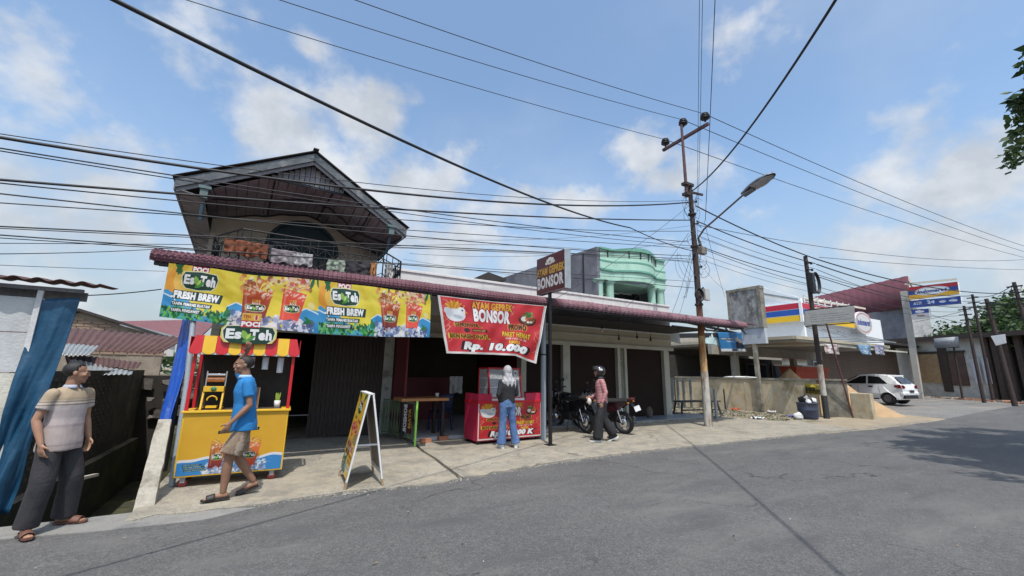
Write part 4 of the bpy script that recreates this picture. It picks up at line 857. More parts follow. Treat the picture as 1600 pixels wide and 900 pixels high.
def bonsor(c, W, H, price='Rp. 10.000 K', cart=True):
    for x, y, s_ in ((W*.04, H*.05, H*.5), (W*.96, H*.35, H*.5), (W*.05, H*.5, H*.3), (W*.68, H*.05, H*.2)): squig(c, x, y, s_, C('f0a070'), 4); squig(c, x+8, y+6, s_*.8, C('ffd0a8'), 2, .6)
    hen(c, W*.15, H*.25, H*.34)
    c.text('AYAM GEPREK', W*.32, H*.04, H*.13, C('f0b020'), w=W*.36, bold=.05, out=C('701018'), ow=.03); c.text('BONSOR', W*.33, H*.18, H*.22, C('ffffff'), w=W*.33, bold=.06, out=C('801018'), ow=.03)
    bowl(c, W*.84, H*.27, H*.30)
    c.rect(W*.14, H*.44, W*.38, H*.5, C('3a0a0c'), .0); c.text('GEPREKNYA...', W*.13, H*.45, H*.07, C('301008'), w=W*.25, bold=.05, out=C('f0b030'), ow=.04)
    c.ell(W*.24, H*.58, H*.05, H*.04, C('3a1408')); c.rect(W*.29, H*.55, W*.44, H*.60, C('40100c')); c.text('RASANYA OKE', W*.30, H*.56, H*.03, C('f0c060'), w=W*.12)
    c.text('BIKIN NAGIH DIHATI...', W*.07, H*.65, H*.075, C('301008'), w=W*.38, bold=.05, out=C('f0c030'), ow=.05)
    c.text('PROMO', W*.66, H*.42, H*.1, C('401008'), w=W*.17, bold=.06, out=C('f0c050'), ow=.05, ang=-.06); c.text('PAKET HEMAT', W*.6, H*.56, H*.085, C('f4d020'), w=W*.28, bold=.05, out=C('801010'), ow=.03)
    c.text('AYAM + NASI + ES TEH', W*.63, H*.66, H*.04, C('ffe0d0'), w=W*.22, bold=.03); c.text('HANYA', W*.67, H*.715, H*.065, C('f4d020'), w=W*.12, bold=.05)
    c.text(price, W*.22, H*.79, H*.16, C('ffffff'), w=W*.62, bold=.08, shear=.25, out=C('280408'), ow=.05)
bonsor(rc, 1000, 640); rc.rect(0, 0, 1000, 12, C('e8e4e0')); rc.rect(0, 618, 1000, 640, C('e8e0d8')); rc.rect(0, 0, 14, 640, C('e8e4e0')); rc.rect(988, 0, 1000, 640, C('e8e4e0'))
cart = thing('food_cart', 'red fried chicken cart with glass display and printed front by the pipe post', 'food cart', (3.87, 8.04, .018), math.radians(2.5))
CW, CD, CHH = 1.62, .62, .88
mb = MB(); mb.box((0, 0.0, .06), (CW, CD, CHH-.06)); mb.build('body', mat('crimson_paint', (.45, .02, .06), .45, var=.08, bump=.04), cart, bevel=.008)
for x in (.06, CW-.06):
    for y in (.06, CD-.06): mb = MB(); mb.box((x-.03, y-.03, -.015), (x+.03, y+.03, .06)); mb.build('foot', darkm, cart)
mb = MB(); mb.grid(lambda u, v: (.0+u*(CW), -.012-.006*math.sin(u*7)*v, CHH-.015-v*(CHH-.10)), 30, 10); flipv(mb.build('printed_front', mat('cart_print', img=rc.image('cart_print'), rough=.4, var=0, bump=.02), cart))
mb = MB(); mb.box((-.01, -.02, CHH-.06), (CW+.01, CD+.02, CHH-.012)); mb.build('counter', redp, cart, bevel=.006)
for x0, x1 in ((0, .32), (CW-.42, CW)):
    mb = MB(); mb.box((x0, .0, CHH-.011), (x1, .03, CHH+.14)); mb.box((x0 if x0 == 0 else x1-.03, .03, CHH-.011), (x0+.03 if x0 == 0 else x1, CD, CHH+.14)); mb.build('tray_rim', mat('crimson_paint', (.45, .02, .06)), cart)
mb = MB(); mb.box((.34, .01, CHH-.011), (CW-.44, CD-.05, CHH+.035)); mb.build('shelf_base', whitep, cart)
# glass display case
gx0, gx1, gz0, gz1 = .30, 1.12, CHH+.036, CHH+.68
for x in (gx0, gx1):
    mb = MB(); mb.bar((x, .04, gz0), (x, .15, gz1), .03, .03); mb.bar((x, CD-.06, gz0), (x, CD-.06, gz1), .03, .03); mb.bar((x, .15, gz1), (x, CD-.06, gz1), .03, .03); mb.build('case_frame', redp, cart)
mb = MB()
for z, y in ((gz0+.01, .04), (gz1, .15), ): mb.bar((gx0, y, z), (gx1, y, z), .03, .03)
mb.bar((gx0, CD-.06, gz1), (gx1, CD-.06, gz1), .03, .03); mb.build('case_rail', redp, cart)
for z in (gz0+.22, gz0+.42): mb = MB(); mb.box((gx0+.02, .14, z), (gx1-.02, CD-.07, z+.012)); mb.build('case_shelf', whitep, cart)
gl = mat('case_glass', (.9, .92, .95), .03, alpha=.25, var=0, bump=0, spec=.8)
mb = MB(); mb.prism([(gx0+.02, .045, gz0+.02), (gx1-.02, .045, gz0+.02), (gx1-.02, .15, gz1-.02), (gx0+.02, .15, gz1-.02)], (0, .004, 0)); mb.build('front_glass', gl, cart)
mb = MB(); mb.box((gx0+.003, .15, gz0+.02), (gx0+.006, CD-.07, gz1-.02)); mb.build('side_glass', gl, cart)
mb = MB(); mb.box((gx1-.16, .13, gz1-.16), (gx1-.08, .135, gz1-.04)); mb.box((gx1-.14, .128, gz1-.12), (gx1-.1, .1295, gz1-.08), 1); mb.build('price_card', [whitep, darkm], cart)
bpy.context.view_layer.update()
for k in range(15):
    sh_ = k % 3; pos = k//3
    p = cart.matrix_basis @ Vector((gx0+.10+pos*.15, .25+random.random()*.1, gz0+.02+.21*sh_))
    mb = MB(); mb.ell((0, 0, .03), (.045, .035, .03), 8); mb.v = [(x*(1+.3*mn.noise(Vector((x, y, z))*30+Vector((k, 0, 0)))), y, z) for x, y, z in mb.v]
    o = mb.build('fried_chicken', mat('fried_crust', (.35, .16, .05), .7, var=.4, scale=20, bump=.8, bscale=80), loc=p)
    tag(o, '%s brown fried chicken piece on the %s shelf of the cart case' % (['leftmost', 'second from left', 'middle', 'second from right', 'rightmost'][pos], ['bottom', 'middle', 'top'][sh_]), 'fried chicken', 'fried chicken pieces in the cart case')
# ================================================================ TABLE, CHAIR AND GREEN RAIL
tb = thing('wooden_table', 'wood topped table with dark legs on bricks in front of the red panel', 'table', (2.95, 9.25, .09))
mb = MB(); mb.box((-.45, -.33, .76), (.62, .33, .82)); mb.build('tabletop', woodt, tb, bevel=.006)
for x, y in ((-.38, -.27), (.5, -.27), (-.38, .27), (.5, .27)): mb = MB(); mb.box((x-.035, y-.035, -.0), (x+.035, y+.035, .759)); mb.build('leg', darkm, tb)
for k, (x, y) in enumerate(((3.47, 8.94), (3.02, 8.78))):
    mb = MB(); mb.box((-.11, -.06, 0), (.11, .06, .085), j=.006); o = mb.build('loose_brick', mat('orange_brick', (.38, .16, .09), .9, var=.2, bump=.5), loc=(x, y, .02 if k else .02)); tag(o, ['orange brick at the foot of the wooden table leg', 'orange brick lying behind the green rail post'][k], 'brick')
t = thing('plastic_chair', 'navy plastic chair at the counter behind the wooden table', 'chair', (3.75, 9.9, .09), .3)
nv = mat('navy_plastic', (.02, .03, .09), .4, var=.05)
mb = MB(); mb.box((-.2, -.2, .43), (.2, .2, .46)); mb.build('seat', nv, t, bevel=.01)
mb = MB(); mb.grid(lambda u, v: (-.2+.4*u, -.2-.06*v-.03*math.sin(u*PI), .46+.4*v), 8, 4); mb.build('backrest', nv, t, solid=.02)
for x in (-.18, .18):
    for y in (-.18, .18): mb = MB(); mb.bar((x*1.1, y*1.1, 0), (x, y, .43), .03, .03); mb.build('leg', nv, t)
cloth('towel', 'pale grey towel hung over the inner counter behind the cart', 703, 722, 588, 614, clothm('pale_towel', (.55, .55, .55)), Y=11.4)
t = MB(); t.lathe([(.001, 0), (.035, 0), (.045, .09), (.04, .09), (.032, .01)], n=12); o = t.build('white_cup', whitep, loc=(3.42, 9.3, .911)); tag(o, 'small white cup on the right end of the wooden table', 'cup')
# green rail with BONSOR banner
gp = thing('green_rail', 'lime green low railing with diamond mesh and small maroon banner by the crack', 'railing', (2.66, 8.5, .012))
L0 = Vector((.04, -.02, 0)); L1v = Vector((-.28, 1.45, 0))
def gq(u, z): p = L0.lerp(L1v, u); return (p.x, p.y, z)
mb = MB(); mb.tube([gq(0, 0), gq(0, .86)], .022, 10); mb.ell(gq(0, .86), (.026, .026, .02), 10); mb.build('post', lime, gp)
mb = MB(); mb.tube([gq(1, 0), gq(1, .84)], .016, 8); mb.build('post', mat('dull_green_paint', (.10, .16, .08), .6), gp)
for z in (.13, .83): mb = MB(); mb.tube([gq(0, z), gq(1, z)], .012, 8); mb.build('rail', mat('dull_green_paint', (.1, .16, .08)), gp)
n = 12
for i in range(n):
    a, b = i/n, (i+1)/n; mb = MB(); m2 = (a+b)/2
    mb.tube([gq(a, .13), gq(m2, .48), gq(a, .83)], .006, 5); mb.tube([gq(b, .13), gq(m2, .48), gq(b, .83)], .006, 5); mb.tube([gq(m2, .13), gq(m2, .83)], .005, 5); mb.build('mesh_bar', mat('dull_green_paint', (.1, .16, .08)), gp)
bc = Canvas(300, 360, C('4a0f16')); bc.text('AYAM', 90, 60, 60, C('e0b020'), w=230, bold=.05, ang=PI/2*1.0); bc.text('BONSOR', 210, 20, 80, C('ffffff'), w=330, bold=.06, ang=PI/2)
mb = MB(); mb.grid(lambda u, v: Vector(gq(.08+.34*u, .80-.58*v))+Vector((-.03, 0, 0)), 6, 6); o = flipv(mb.build('small_banner', mat('rail_banner_print', img=bc.image('rail_banner'), rough=.6, var=0, bump=0), gp))
# ================================================================ LONG ICED TEA BANNER
def esteh_panel(W=900, H=300):
    c = Canvas(W, H, C('e8c81c')); r = c.rng
    for i in range(30): c.rect(W*i/30, 0, W*(i+1)/30+1, H, tuple(np.array(C('f0b428'))*(1-min(1, i/9))+np.array(C('ecd82a'))*min(1, i/9)))
    c.blobs(50, (0, 0, W, H*.7), (25, 90), [C('f2dc3a'), C('e6be1c'), C('f4e050')], .35)
    c.poly([(0, H*.5), (W*.06, H*.45), (W*.16, H*.62), (W*.3, H*.9), (W*.5, H*.72), (W*.52, H), (0, H)], C('3aa0d8')); c.ell(W*.07, H*.3, W*.07, H*.24, C('f2a41c')); c.ell(W*.10, H*.3, W*.05, H*.2, C('f8c850'))
    for x in (0, .50, .92):
        c.poly([(W*(x-.06), H), (W*(x-.06), H*.66), (W*x, H*.56), (W*(x+.10), H*.60), (W*(x+.18), H)], C('2f9ad8')); c.line([(W*(x-.06), H*.66), (W*x, H*.56), (W*(x+.08), H*.64), (W*(x+.12), H)], 7, C('e8f4fa'))
    for k in range(190): x = r.uniform(0, W*.55); c.leaf(x, H*r.uniform(.84, 1.02), r.uniform(18, 50), r.uniform(-2.9, -.2), [C('1f7a3c'), C('37a04a'), C('7cc850'), C('145a38'), C('58c0a0')][r.randint(5)], .2)
    for x, a in ((W*.06, 1.2), (W*.08, 1.7), (W*.1, 2.2), (W*.04, .8), (W*.97, 1.9), (W*.99, 1.3), (W*.95, 2.3), (W*.6, 1.5)): c.leaf(x, -12, 75, a, C('1d6a38'), .15)
    c.rect(W*.155, -4, W*.27, H*.12, C('a81828')); c.text('POCI', W*.165, H*.015, H*.09, C('ffffff'), w=W*.095, bold=.06)
    logo_esteh(c, W*.10, H*.12, W*.24, H*.30)
    c.rect(W*.055, H*.47, W*.39, H*.645, C('12392a'), 1, 8); c.text('.FRESH BREW', W*.065, H*.49, H*.13, C('ffffff'), w=W*.30, bold=.07)
    c.rect(W*.06, H*.68, W*.335, H*.765, C('12392a'), 1, 6); c.text('TANPA PEMANIS BUATAN', W*.07, H*.695, H*.055, C('ffffff'), w=W*.25, bold=.05)
    c.rect(W*.06, H*.80, W*.275, H*.885, C('12392a'), 1, 6); c.text('TANPA PENGAWET', W*.07, H*.815, H*.055, C('ffffff'), w=W*.19, bold=.05)
    c.blobs(90, (W*.48, H*.74, W*.96, H), (10, 26), [C('c8d4ee'), C('8494c4'), C('eef2fa'), C('5a6aa0')], .85)
    c.blobs(26, (W*.47, H*.05, W*.97, H*.5), (14, 34), [C('8a3a1c'), C('f4e8d0'), C('58b8b0'), C('e88a2a'), C('b8d8e8')], .55); c.blobs(60, (W*.50, H*.02, W*.73, H*.3), (8, 26), [C('c8602a'), C('f6d8b0'), C('8a3a1c'), C('e8a060'), C('f8ecd8')], .75)
    cup(c, W*.615, H*.30, W*.18, H*.60, C('d85a28'), C('5e1018'), .03); c.blobs(50, (W*.75, -4, W*.94, H*.25), (10, 26), [C('e8c0b0'), C('c84a3a'), C('f8e8e0')], .7); cup(c, W*.845, H*.26, W*.155, H*.62, C('e84a30'), C('e8421c'), .16)
    c.blobs(150, (W*.47, H*.82, W*.97, H*1.02), (9, 24), [C('dfe6f4'), C('8c9cc8'), C('f6f8fc'), C('5a6898'), C('b4c0e0')], .9)
    for x, a in ((W*.90, -.4), (W*.96, -2.4), (W*.43, -.8), (W*.45, -1.6)): c.leaf(x, H*.85, 60, a, C('1d7a3c'), .16)
    return c
ep = mat('tea_banner_print', img=esteh_panel().image('tea_banner'), rough=.38, var=0, bump=0)
YB = 7.455
def spanf(pts):
    "piecewise-linear x,z curve from pixels at the banner plane"
    q = [P(a, b, Y=YB) for a, b in pts]; 
    def f(t):
        t = min(max(t, 0), 1)*(len(q)-1); i = min(int(t), len(q)-2); return q[i].lerp(q[i+1], t-i)
    return f
top = spanf([(264, 411), (380, 425), (498, 438), (590, 449), (674, 461)]); bot = spanf([(247, 494), (360, 507), (497, 521), (590, 525), (671, 527)])
bn = thing('tea_banner', 'long yellow iced tea banner of two panels hung under the left end of the awning', 'banner', (.2, YB, 3))
for k in range(2):
    def bf(u, v, k=k):
        x = (k+u)/2; a, b = top(x), bot(x); p = a.lerp(b, v); w = .022*math.sin(x*23+v*2)*v+.010*math.sin(x*61-v*7)*math.sin(v*PI)+.010*abs(mn.noise(Vector((x*30-v*6, v*5, 2))))+.024*mn.noise(Vector((x*9, v*3, 1)))+.02*math.sin(v*4-x*5)*(1-x)
        dz = -.035*math.exp(-((x-.28)/.09)**2)*(1-v) - .012*math.sin(u*PI)*v*(1 if k == 0 else .6)
        if v > .8 and x < .12: w += .05*(v-.8)/.2*(1-x/.12)
        return (p.x, p.y+w+.003*k, p.z+dz)
    mb = MB(); mb.grid(bf, 70, 26); o = flipv(mb.build('banner_panel', ep)); sub(o, bn)
for x in (.0, .25, .5, .75, 1):
    p = top(x); mb = MB(); mb.tube([(p.x, p.y, p.z-.01), (p.x, p.y+.05, p.z+.1)], .003, 4); sub(mb.build('tie_string', darkm), bn)
# ================================================================ RED PROMOTION BANNER
r2 = Canvas(1000, 560, C('cf1c28'))
for k in range(9): a = k*.75+.2; r2.poly([(420, 240), (420+900*math.cos(a), 240+900*math.sin(a)), (420+900*math.cos(a+.3), 240+900*math.sin(a+.3))], C('e02834'), .55)
bonsor(r2, 1000, 560, 'Rp. 10.000'); 
for a in ((0, 0, 1000, 6), (0, 540, 1000, 560), (0, 0, 24, 560), (982, 0, 1000, 560)): r2.rect(*a, C('e4dcd8'))
top2 = spanf([(684, 461), (725, 466), (770, 471), (812, 474), (853, 478)]); bot2 = spanf([(698, 552), (735, 553), (772, 554), (806, 556), (838, 568)])
rb = thing('promotion_banner', 'red fried chicken promotion banner with white price hanging crookedly under the awning', 'banner', (4, YB, 3))
def rf(u, v):
    a, b = top2(u), bot2(u); p = a.lerp(b, v); w = .024*math.sin(u*11+v*3)*(.3+v)+.008*math.sin(u*37+v*12)+.022*mn.noise(Vector((u*7, v*4, 8)))
    if u > .72 and v > .55: w += .05*math.sin((u-.72)/.28*PI)*(v-.55)/.45
    return (p.x, p.y+w+.01, p.z)
mb = MB(); mb.grid(rf, 60, 30); o = flipv(mb.build('banner_sheet', mat('promo_print', img=r2.image('promo_banner'), rough=.4, var=0, bump=0))); sub(o, rb)
mb = MB(); pts = [Vector(rf(1, v/8))+Vector((.012, 0, 0)) for v in range(9)]; mb.tube(pts, .01, 6); sub(mb.build('hem_pole', whitep), rb)
# ================================================================ POLE SIGN (double faced box)
sc = Canvas(420, 520, C('5e1418')); sc.blobs(6, (0, 0, 420, 520), (120, 200), [C('6e1a1c')], .4)
sc.ell(210, 95, 52, 42, C('f0ece0')); sc.ell(180, 75, 26, 24, C('f8f6f0')); sc.ell(240, 72, 28, 26, C('f8f6f0')); sc.ell(208, 56, 26, 24, C('ffffff')); sc.ell(210, 100, 14, 22, C('b89a5a')); sc.ell(160, 110, 24, 22, C('ece6da')); sc.ell(262, 108, 24, 22, C('ece6da'))
sc.text('AYAM GEPREK', 12, 165, 105, C('e0a818'), w=396, bold=.06, out=C('2a0608'), ow=.03); sc.text('BONSOR', 22, 300, 155, C('f2f0ea'), w=376, bold=.05, out=C('2a0608'), ow=.03)
ps = thing('pole_sign', 'dark red double sided box sign on a thin black pole standing above the awning', 'sign', (5.22, 7.41, 0))
x1 = P(892, 420, Y=P(883, 420, X=5.22).y).x; yn = P(883, 420, X=5.22).y; yf = P(839, 430, X=5.22).y; zt = (P(883, 389, X=5.22).z+P(839, 405, X=5.22).z)/2; zb = (P(881, 451, X=5.22).z+P(838.5, 461, X=5.22).z)/2
sf = lambda b: (b[0]-5.22, b[1]-7.41, b[2])
mb = MB(); mb.box(sf((5.215, yn, zb)), sf((x1, yf, zt))); mb.build('sign_box', mat('galvanised_edge', (.45, .48, .5), .4, .5, var=.15, scale=6), ps, bevel=.006)
scm = mat('pole_sign_print', img=sc.image('pole_sign'), rough=.35, var=0, bump=0)
mb = MB(); mb.grid(lambda u, v: sf((5.209, yf-.01+(yn+.02-yf)*u, zt-.012-(zt-zb-.024)*v)), 1, 1); flipv(mb.build('sign_face', scm, ps))
mb = MB(); mb.grid(lambda u, v: sf((x1+.006, yn+.01-(yn+.02-yf)*u, zt-.012-(zt-zb-.024)*v)), 1, 1); flipv(mb.build('sign_face', scm, ps))
mb = MB(); mb.box((.01, -.035, .015), (.07, .025, zb-.002)); mb.build('pole', darkm, ps); mb = MB(); mb.box((-.06, -.1, .012), (.14, .09, .03)); mb.build('base_plate', darkm, ps)
# ================================================================ ELECTRICITY POLE WITH STREET LAMP
MX, MY = 11.44, 8.05
def MP(px, py, Y=MY): return P(px, py, Y=Y)
pole = thing('electricity_pole', 'tall rusty steel electricity pole, pale at the foot, carrying the street lamp', 'pole', (MX, MY, 0))
zz = lambda py: MP(1107-(667-py)*.0775, py).z
def seg(z0, z1, r0, r1, m_, name, dx=0): r0 *= .82; r1 *= .82; mb = MB(); mb.tube([(dx, 0, z0), (dx, 0, (z0+z1)/2), (dx, 0, z1)], [r0, (r0+r1)/2, r1], 16); return mb.build(name, m_, pole)
m_low = mat('pale_flaking_pole', (.42, .41, .37), .85, var=.15, scale=4, dirt=(.20, .12, .07), dscale=2.5, dlo=.45, dhi=.62, dstretch=(2, 2, .5), bump=.4)
m_mid = mat('cream_rust_pole', (.50, .36, .17), .8, var=.15, scale=3, dirt=(.28, .10, .03), dscale=2.2, dlo=.42, dhi=.62, dstretch=(2, 2, .45), bump=.4)
m_up = mat('dark_rust_pole', (.045, .028, .025), .8, var=.25, scale=3, dirt=(.03, .025, .025), dscale=2, dlo=.45, dhi=.65, bump=.4)
m_or = mat('orange_rust_pole', (.25, .10, .04), .8, var=.25, scale=3, dirt=(.10, .045, .03), dscale=2.5, dlo=.4, dhi=.6, dstretch=(2, 2, .4), bump=.4)
seg(0, zz(580), .145, .128, m_low, 'lower_section'); seg(zz(580), zz(525), .127, .118, m_mid, 'middle_section'); seg(zz(525), zz(478), .118, .114, m_or, 'rusty_section'); seg(zz(478), zz(385), .113, .104, m_up, 'upper_section'); seg(zz(385), zz(288), .095, .085, m_up, 'upper_section')
seg(zz(310), zz(198), .065, .05, mat('brown_steel', (.10, .055, .06), .7, .2, var=.15), 'top_section', -.20)
for py in (476, 385, 335): mb = MB(); z = zz(py); mb.tube([(0, 0, z-.03), (0, 0, z+.03)], .125, 14); mb.build('band', m_up, pole)
mb = MB(); mb.box((-.32, -.09, zz(308)), (-.12, .09, zz(304))); mb.box((-.32, -.09, zz(292)), (.1, .09, zz(288))); mb.bar((.02, 0, zz(300)), (.5, -.1, zz(301)), .06, .06); mb.build('clamp', m_up, pole)
TXP = MP(1068, 210).x
a, b = P(1036, 235, X=TXP), P(1107, 193, X=TXP); off = Vector((MX, MY, 0))
mb = MB(); mb.bar(a-off, b-off, .09, .09); mb.build('crossarm', mat('brown_steel', (.10, .055, .06)), pole)
INS = []
for px, py in ((1040, 229), (1069, 205), (1102, 190)):
    p = P(px, py, X=TXP) if px != 1069 else MP(1069, 205); 
    if px == 1069: p = Vector((TXP+.02, MY, zz(200)))
    o = thing('insulator', None, None); o.parent = pole; o.location = p-off
    mb = MB(); mb.lathe([(.001, .0), (.03, .0), (.03, .08), (.12, .09), (.15, .12), (.12, .15), (.11, .17), (.145, .19), (.12, .22), (.10, .24), (.12, .26), (.10, .29), (.05, .31), (.001, .32)], n=16); mb.build('bell', darkm, o); INS.append(p+Vector((0, 0, .28)))
for k in range(9):
    py = 315+k*17; z = zz(py); mb = MB(); s_ = -1 if k % 2 else 1; mb.bar((0, 0, z), (.16*s_, -.05, z), .03, .03); mb.ell((.18*s_, -.06, z+.02), (.035, .035, .05), 8); mb.build('cable_bracket', darkm, pole)
p = MP(1099, 462)-off; mb = MB(); mb.box((p.x-.12, -.17, p.z-.17), (p.x+.09, -.06, p.z+.2)); mb.build('meter_box', mat('grey_box', (.45, .46, .44), .6, var=.1), pole, bevel=.01)
p = MP(1097, 394)-off; mb = MB(); mb.box((.12, -.18, p.z-.12), (.36, -.02, p.z+.12)); mb.build('junction_box', mat('brown_box', (.2, .17, .14), .7, var=.2), pole, bevel=.01)
t = MP(1085, 462)
cr = MB()
for k in range(5): cr.tube([(t.x-MX+(.17+.008*k)*math.cos(a), -.14-.012*k, t.z+(.17+.008*k)*math.sin(a)) for a in [2*PI*i/24 for i in range(25)]], .014, 5)
cr.build('cable_coil', darkm, pole)
# street lamp
lp = thing('street_lamp', 'grey cobra head street lamp on a curved arm clamped to the tall rusty pole', 'street lamp', (MX, MY, 0))
LX = 11.62
arm = [MP(1093, 392)+Vector((.02, -.10, 0)), P(1091, 372, X=LX), P(1100, 358, X=LX), P(1130, 332, X=LX), P(1163, 303, X=LX)]
mb = MB(); pts = [p-off for p in arm]; mb.tube(pts, [.032, .032, .03, .028, .028], 10); mb.build('arm', mat('brown_grey_steel', (.14, .11, .11), .6, .3, var=.15), lp)
h0 = P(1160, 305, X=LX)-off; h1 = P(1211, 271, X=LX)-off; d_ = (h1-h0); HL = d_.length; d_.normalize()
hd = thing('lamp_head', None, None); hd.parent = lp; hd.location = h0; hd.rotation_mode = 'QUATERNION'
rot = Matrix((d_.cross(Vector((0, 0, 1))).normalized(), d_, d_.cross(Vector((0, 0, 1))).normalized().cross(d_))).transposed(); hd.rotation_quaternion = rot.to_quaternion()
wprof = [(a_, b_*1.45, c_*1.7, d__*1.7) for a_, b_, c_, d__ in [(0, .05, .05, -.03), (.12, .07, .07, -.05), (.25, .10, .09, -.06), (.38, .14, .09, -.05), (.6, .16, .085, -.03), (.85, .13, .06, -.02), (.97, .07, .03, -.01), (1, .02, .01, 0)]]
mb = MB(); n = 12; vs = []
for (u, w_, ht, hb) in wprof:
    for k in range(n+1): a = PI*k/n; vs.append((w_*math.cos(a), u*HL, ht*math.sin(a)))
fs = [(r*(n+1)+k, r*(n+1)+k+1, (r+1)*(n+1)+k+1, (r+1)*(n+1)+k) for r in range(len(wprof)-1) for k in range(n)]
mb.add(vs, fs, 0, True); mb.build('housing', mat('grey_lamp_metal', (.16, .17, .19), .5, .4, var=.12), hd, solid=.01)
mb = MB(); mb.grid(lambda u, v: ((2*u-1)*1.4*(.145-.5*max(0, v-.6)**1.6), HL*(.36+.58*v), -.11*math.sin(u*PI)*math.sin(min(1, v*1.1)*PI*.9+.2)-.005), 10, 10); mb.build('lens', mat('clouded_lens', (.34, .35, .36), .25, alpha=.9, var=.15, scale=6, bump=0), hd, solid=.005)
mb = MB(); mb.box((-.09, .02, -.07), (.09, HL*.36, .0)); mb.build('ballast_box', mat('grey_lamp_metal', (.16, .17, .19)), hd, bevel=.01)
mb = MB(); mb.tube([(0, HL*.93, .03), (0, HL*.95, .1)], .008, 5); mb.ell((0, HL*.95, .11), (.015, .015, .02), 8); mb.build('photocell', steel, hd)
# ================================================================ SECOND POLE WITH COIL
P2 = P(1292, 654, Z=0); o2 = Vector((P2.x, P2.y, 0))
z2 = lambda py: P(1292-(654-py)*.073, py, Y=P2.y).z
pl2 = thing('utility_pole', 'shorter rust brown utility pole with a big black cable coil by the low wall', 'pole', o2)
mb = MB(); mb.tube([(0, 0, 0), (0, 0, z2(618))], [.10, .098], 12); mb.build('painted_base', mat('black_paint', (.03, .03, .03), .7, var=.2), pl2)
mb = MB(); mb.tube([(0, 0, z2(618)), (0, 0, z2(570))], [.095, .09], 12); mb.build('pale_section', m_low, pl2)
mb = MB(); mb.tube([(0, 0, z2(570)), (0, 0, z2(405))], [.088, .07], 12); mb.build('shaft', m_up, pl2)
c_ = P(1286, 444, Y=P2.y)-o2
mb = MB()
for k in range(7): mb.tube([(.20+c_.x*0+.0+(.22+.012*k)*math.cos(a), -.13-.01*k, c_.z-.1+(.36+.012*k)*math.sin(a)) for a in [2*PI*i/26 for i in range(27)]], .017, 5)
mb.build('cable_coil', darkm, pl2)
for py in (415, 425, 433, 455): mb = MB(); z = z2(py); mb.bar((-.2, -.05, z), (.2, -.05, z), .04, .04); mb.ell((.22, -.08, z), (.05, .05, .06), 8); mb.build('cable_bracket', darkm, pl2)
mb = MB(); mb.box((-.14, -.2, c_.z-.55), (.1, -.05, c_.z+.3), j=.03); mb.build('splice_box', darkm, pl2, bevel=.02)
# far poles
def farpole(bx, by, tx, ty, X, r, lab, m_=m_up, z0=0.1):
    b = P(bx, by, X=X); t = P(tx, ty, X=X); b.z = -.03; o = thing('utility_pole', lab, 'pole', (b.x, b.y, 0)); d = t-b; d.z = 0
    mb = MB(); mb.tube([(0, 0, -.03), (d.x, d.y, t.z)], [r, r*.75], 10); mb.build('shaft', m_, o)
    for k in range(3): mb = MB(); z = t.z-.25-.35*k; mb.bar((d.x-.05, d.y-.3, z), (d.x-.05, d.y+.3, z), .07, .07); mb.build('cable_bracket', darkm, o)
    return t
T1 = farpole(1537, 625, 1506, 478, 40, .10, 'thin dark pole leaning in front of the low shops beside the blue sign, red tipped')
T2 = farpole(1552, 625, 1519, 460, 43, .10, 'slim dark pole just right of the red tipped one, behind it')
T3 = farpole(1585, 629, 1541, 467, 38, .13, 'thickest dark pole with cable coils in front of the dark stalls')
T4 = farpole(1640, 636, 1584, 441, 36, .11, 'tallest dark pole at the right edge of the view')
T5 = farpole(1504, 622, 1488, 530, 44, .07, 'thin post below the small white hoarding over the brown shutters')
# ================================================================ WIRES
WIRES = []
def wire(p3, r, lab, n=26, up=0):
    a, b, c = [Vector(p) for p in p3]; mb = MB()
    pts = []
    def outside(p): v = p-Vector((0, 0, CH)); d = v.dot(FW); return d < .1 or abs(v.dot(RT)/d*F) > 800 or abs(v.dot(UP)/d*F) > 450
    t0 = -.7 if outside(a) else 0; t1 = 1.3 if outside(c) else 1; n = int(n*(t1-t0))
    for i in range(n+1):
        t = t0+(t1-t0)*i/n; pts.append(a*(2*(t-.5)*(t-1))+b*(4*t*(1-t))+c*(2*t*(t-.5)))
    mb.tube(pts, r, 5); o = mb.build('overhead_cable', wm_); tag(o, lab, 'cable', 'overhead cables'); return o
wm_ = mat('cable_black', (.016, .016, .018), .6, var=0, bump=0)
def W3(a, b, c, ya, yc, r, lab, **k):
    "pixels a, b, c with depths at the two ends; the middle lies on the plane between them"
    A = P(*a, Y=ya); Cc = P(*c, Y=yc)
    yb = None
    # the middle point: on the vertical plane through A and C
    d = Cc-A; nrm = Vector((d.y, -d.x, 0)); dr = FW+RT*((b[0]-800)/F)-UP*((b[1]-450)/F); o_ = Vector((0, 0, CH)); t = nrm.dot(A-o_)/nrm.dot(dr); B_ = o_+dr*t
    s_ = (B_-A).dot(d)/d.dot(d)
    # quadratic through A,B,C re-sampled so the middle control sits at t=.5
    zq = lambda u: 0
    k2 = (B_.z-(A.z+(Cc.z-A.z)*s_))/max(1e-3, 4*s_*(1-s_)); M_ = A.lerp(Cc, .5); M_.z += k2
    return wire((A, M_, Cc), r, lab, **k)
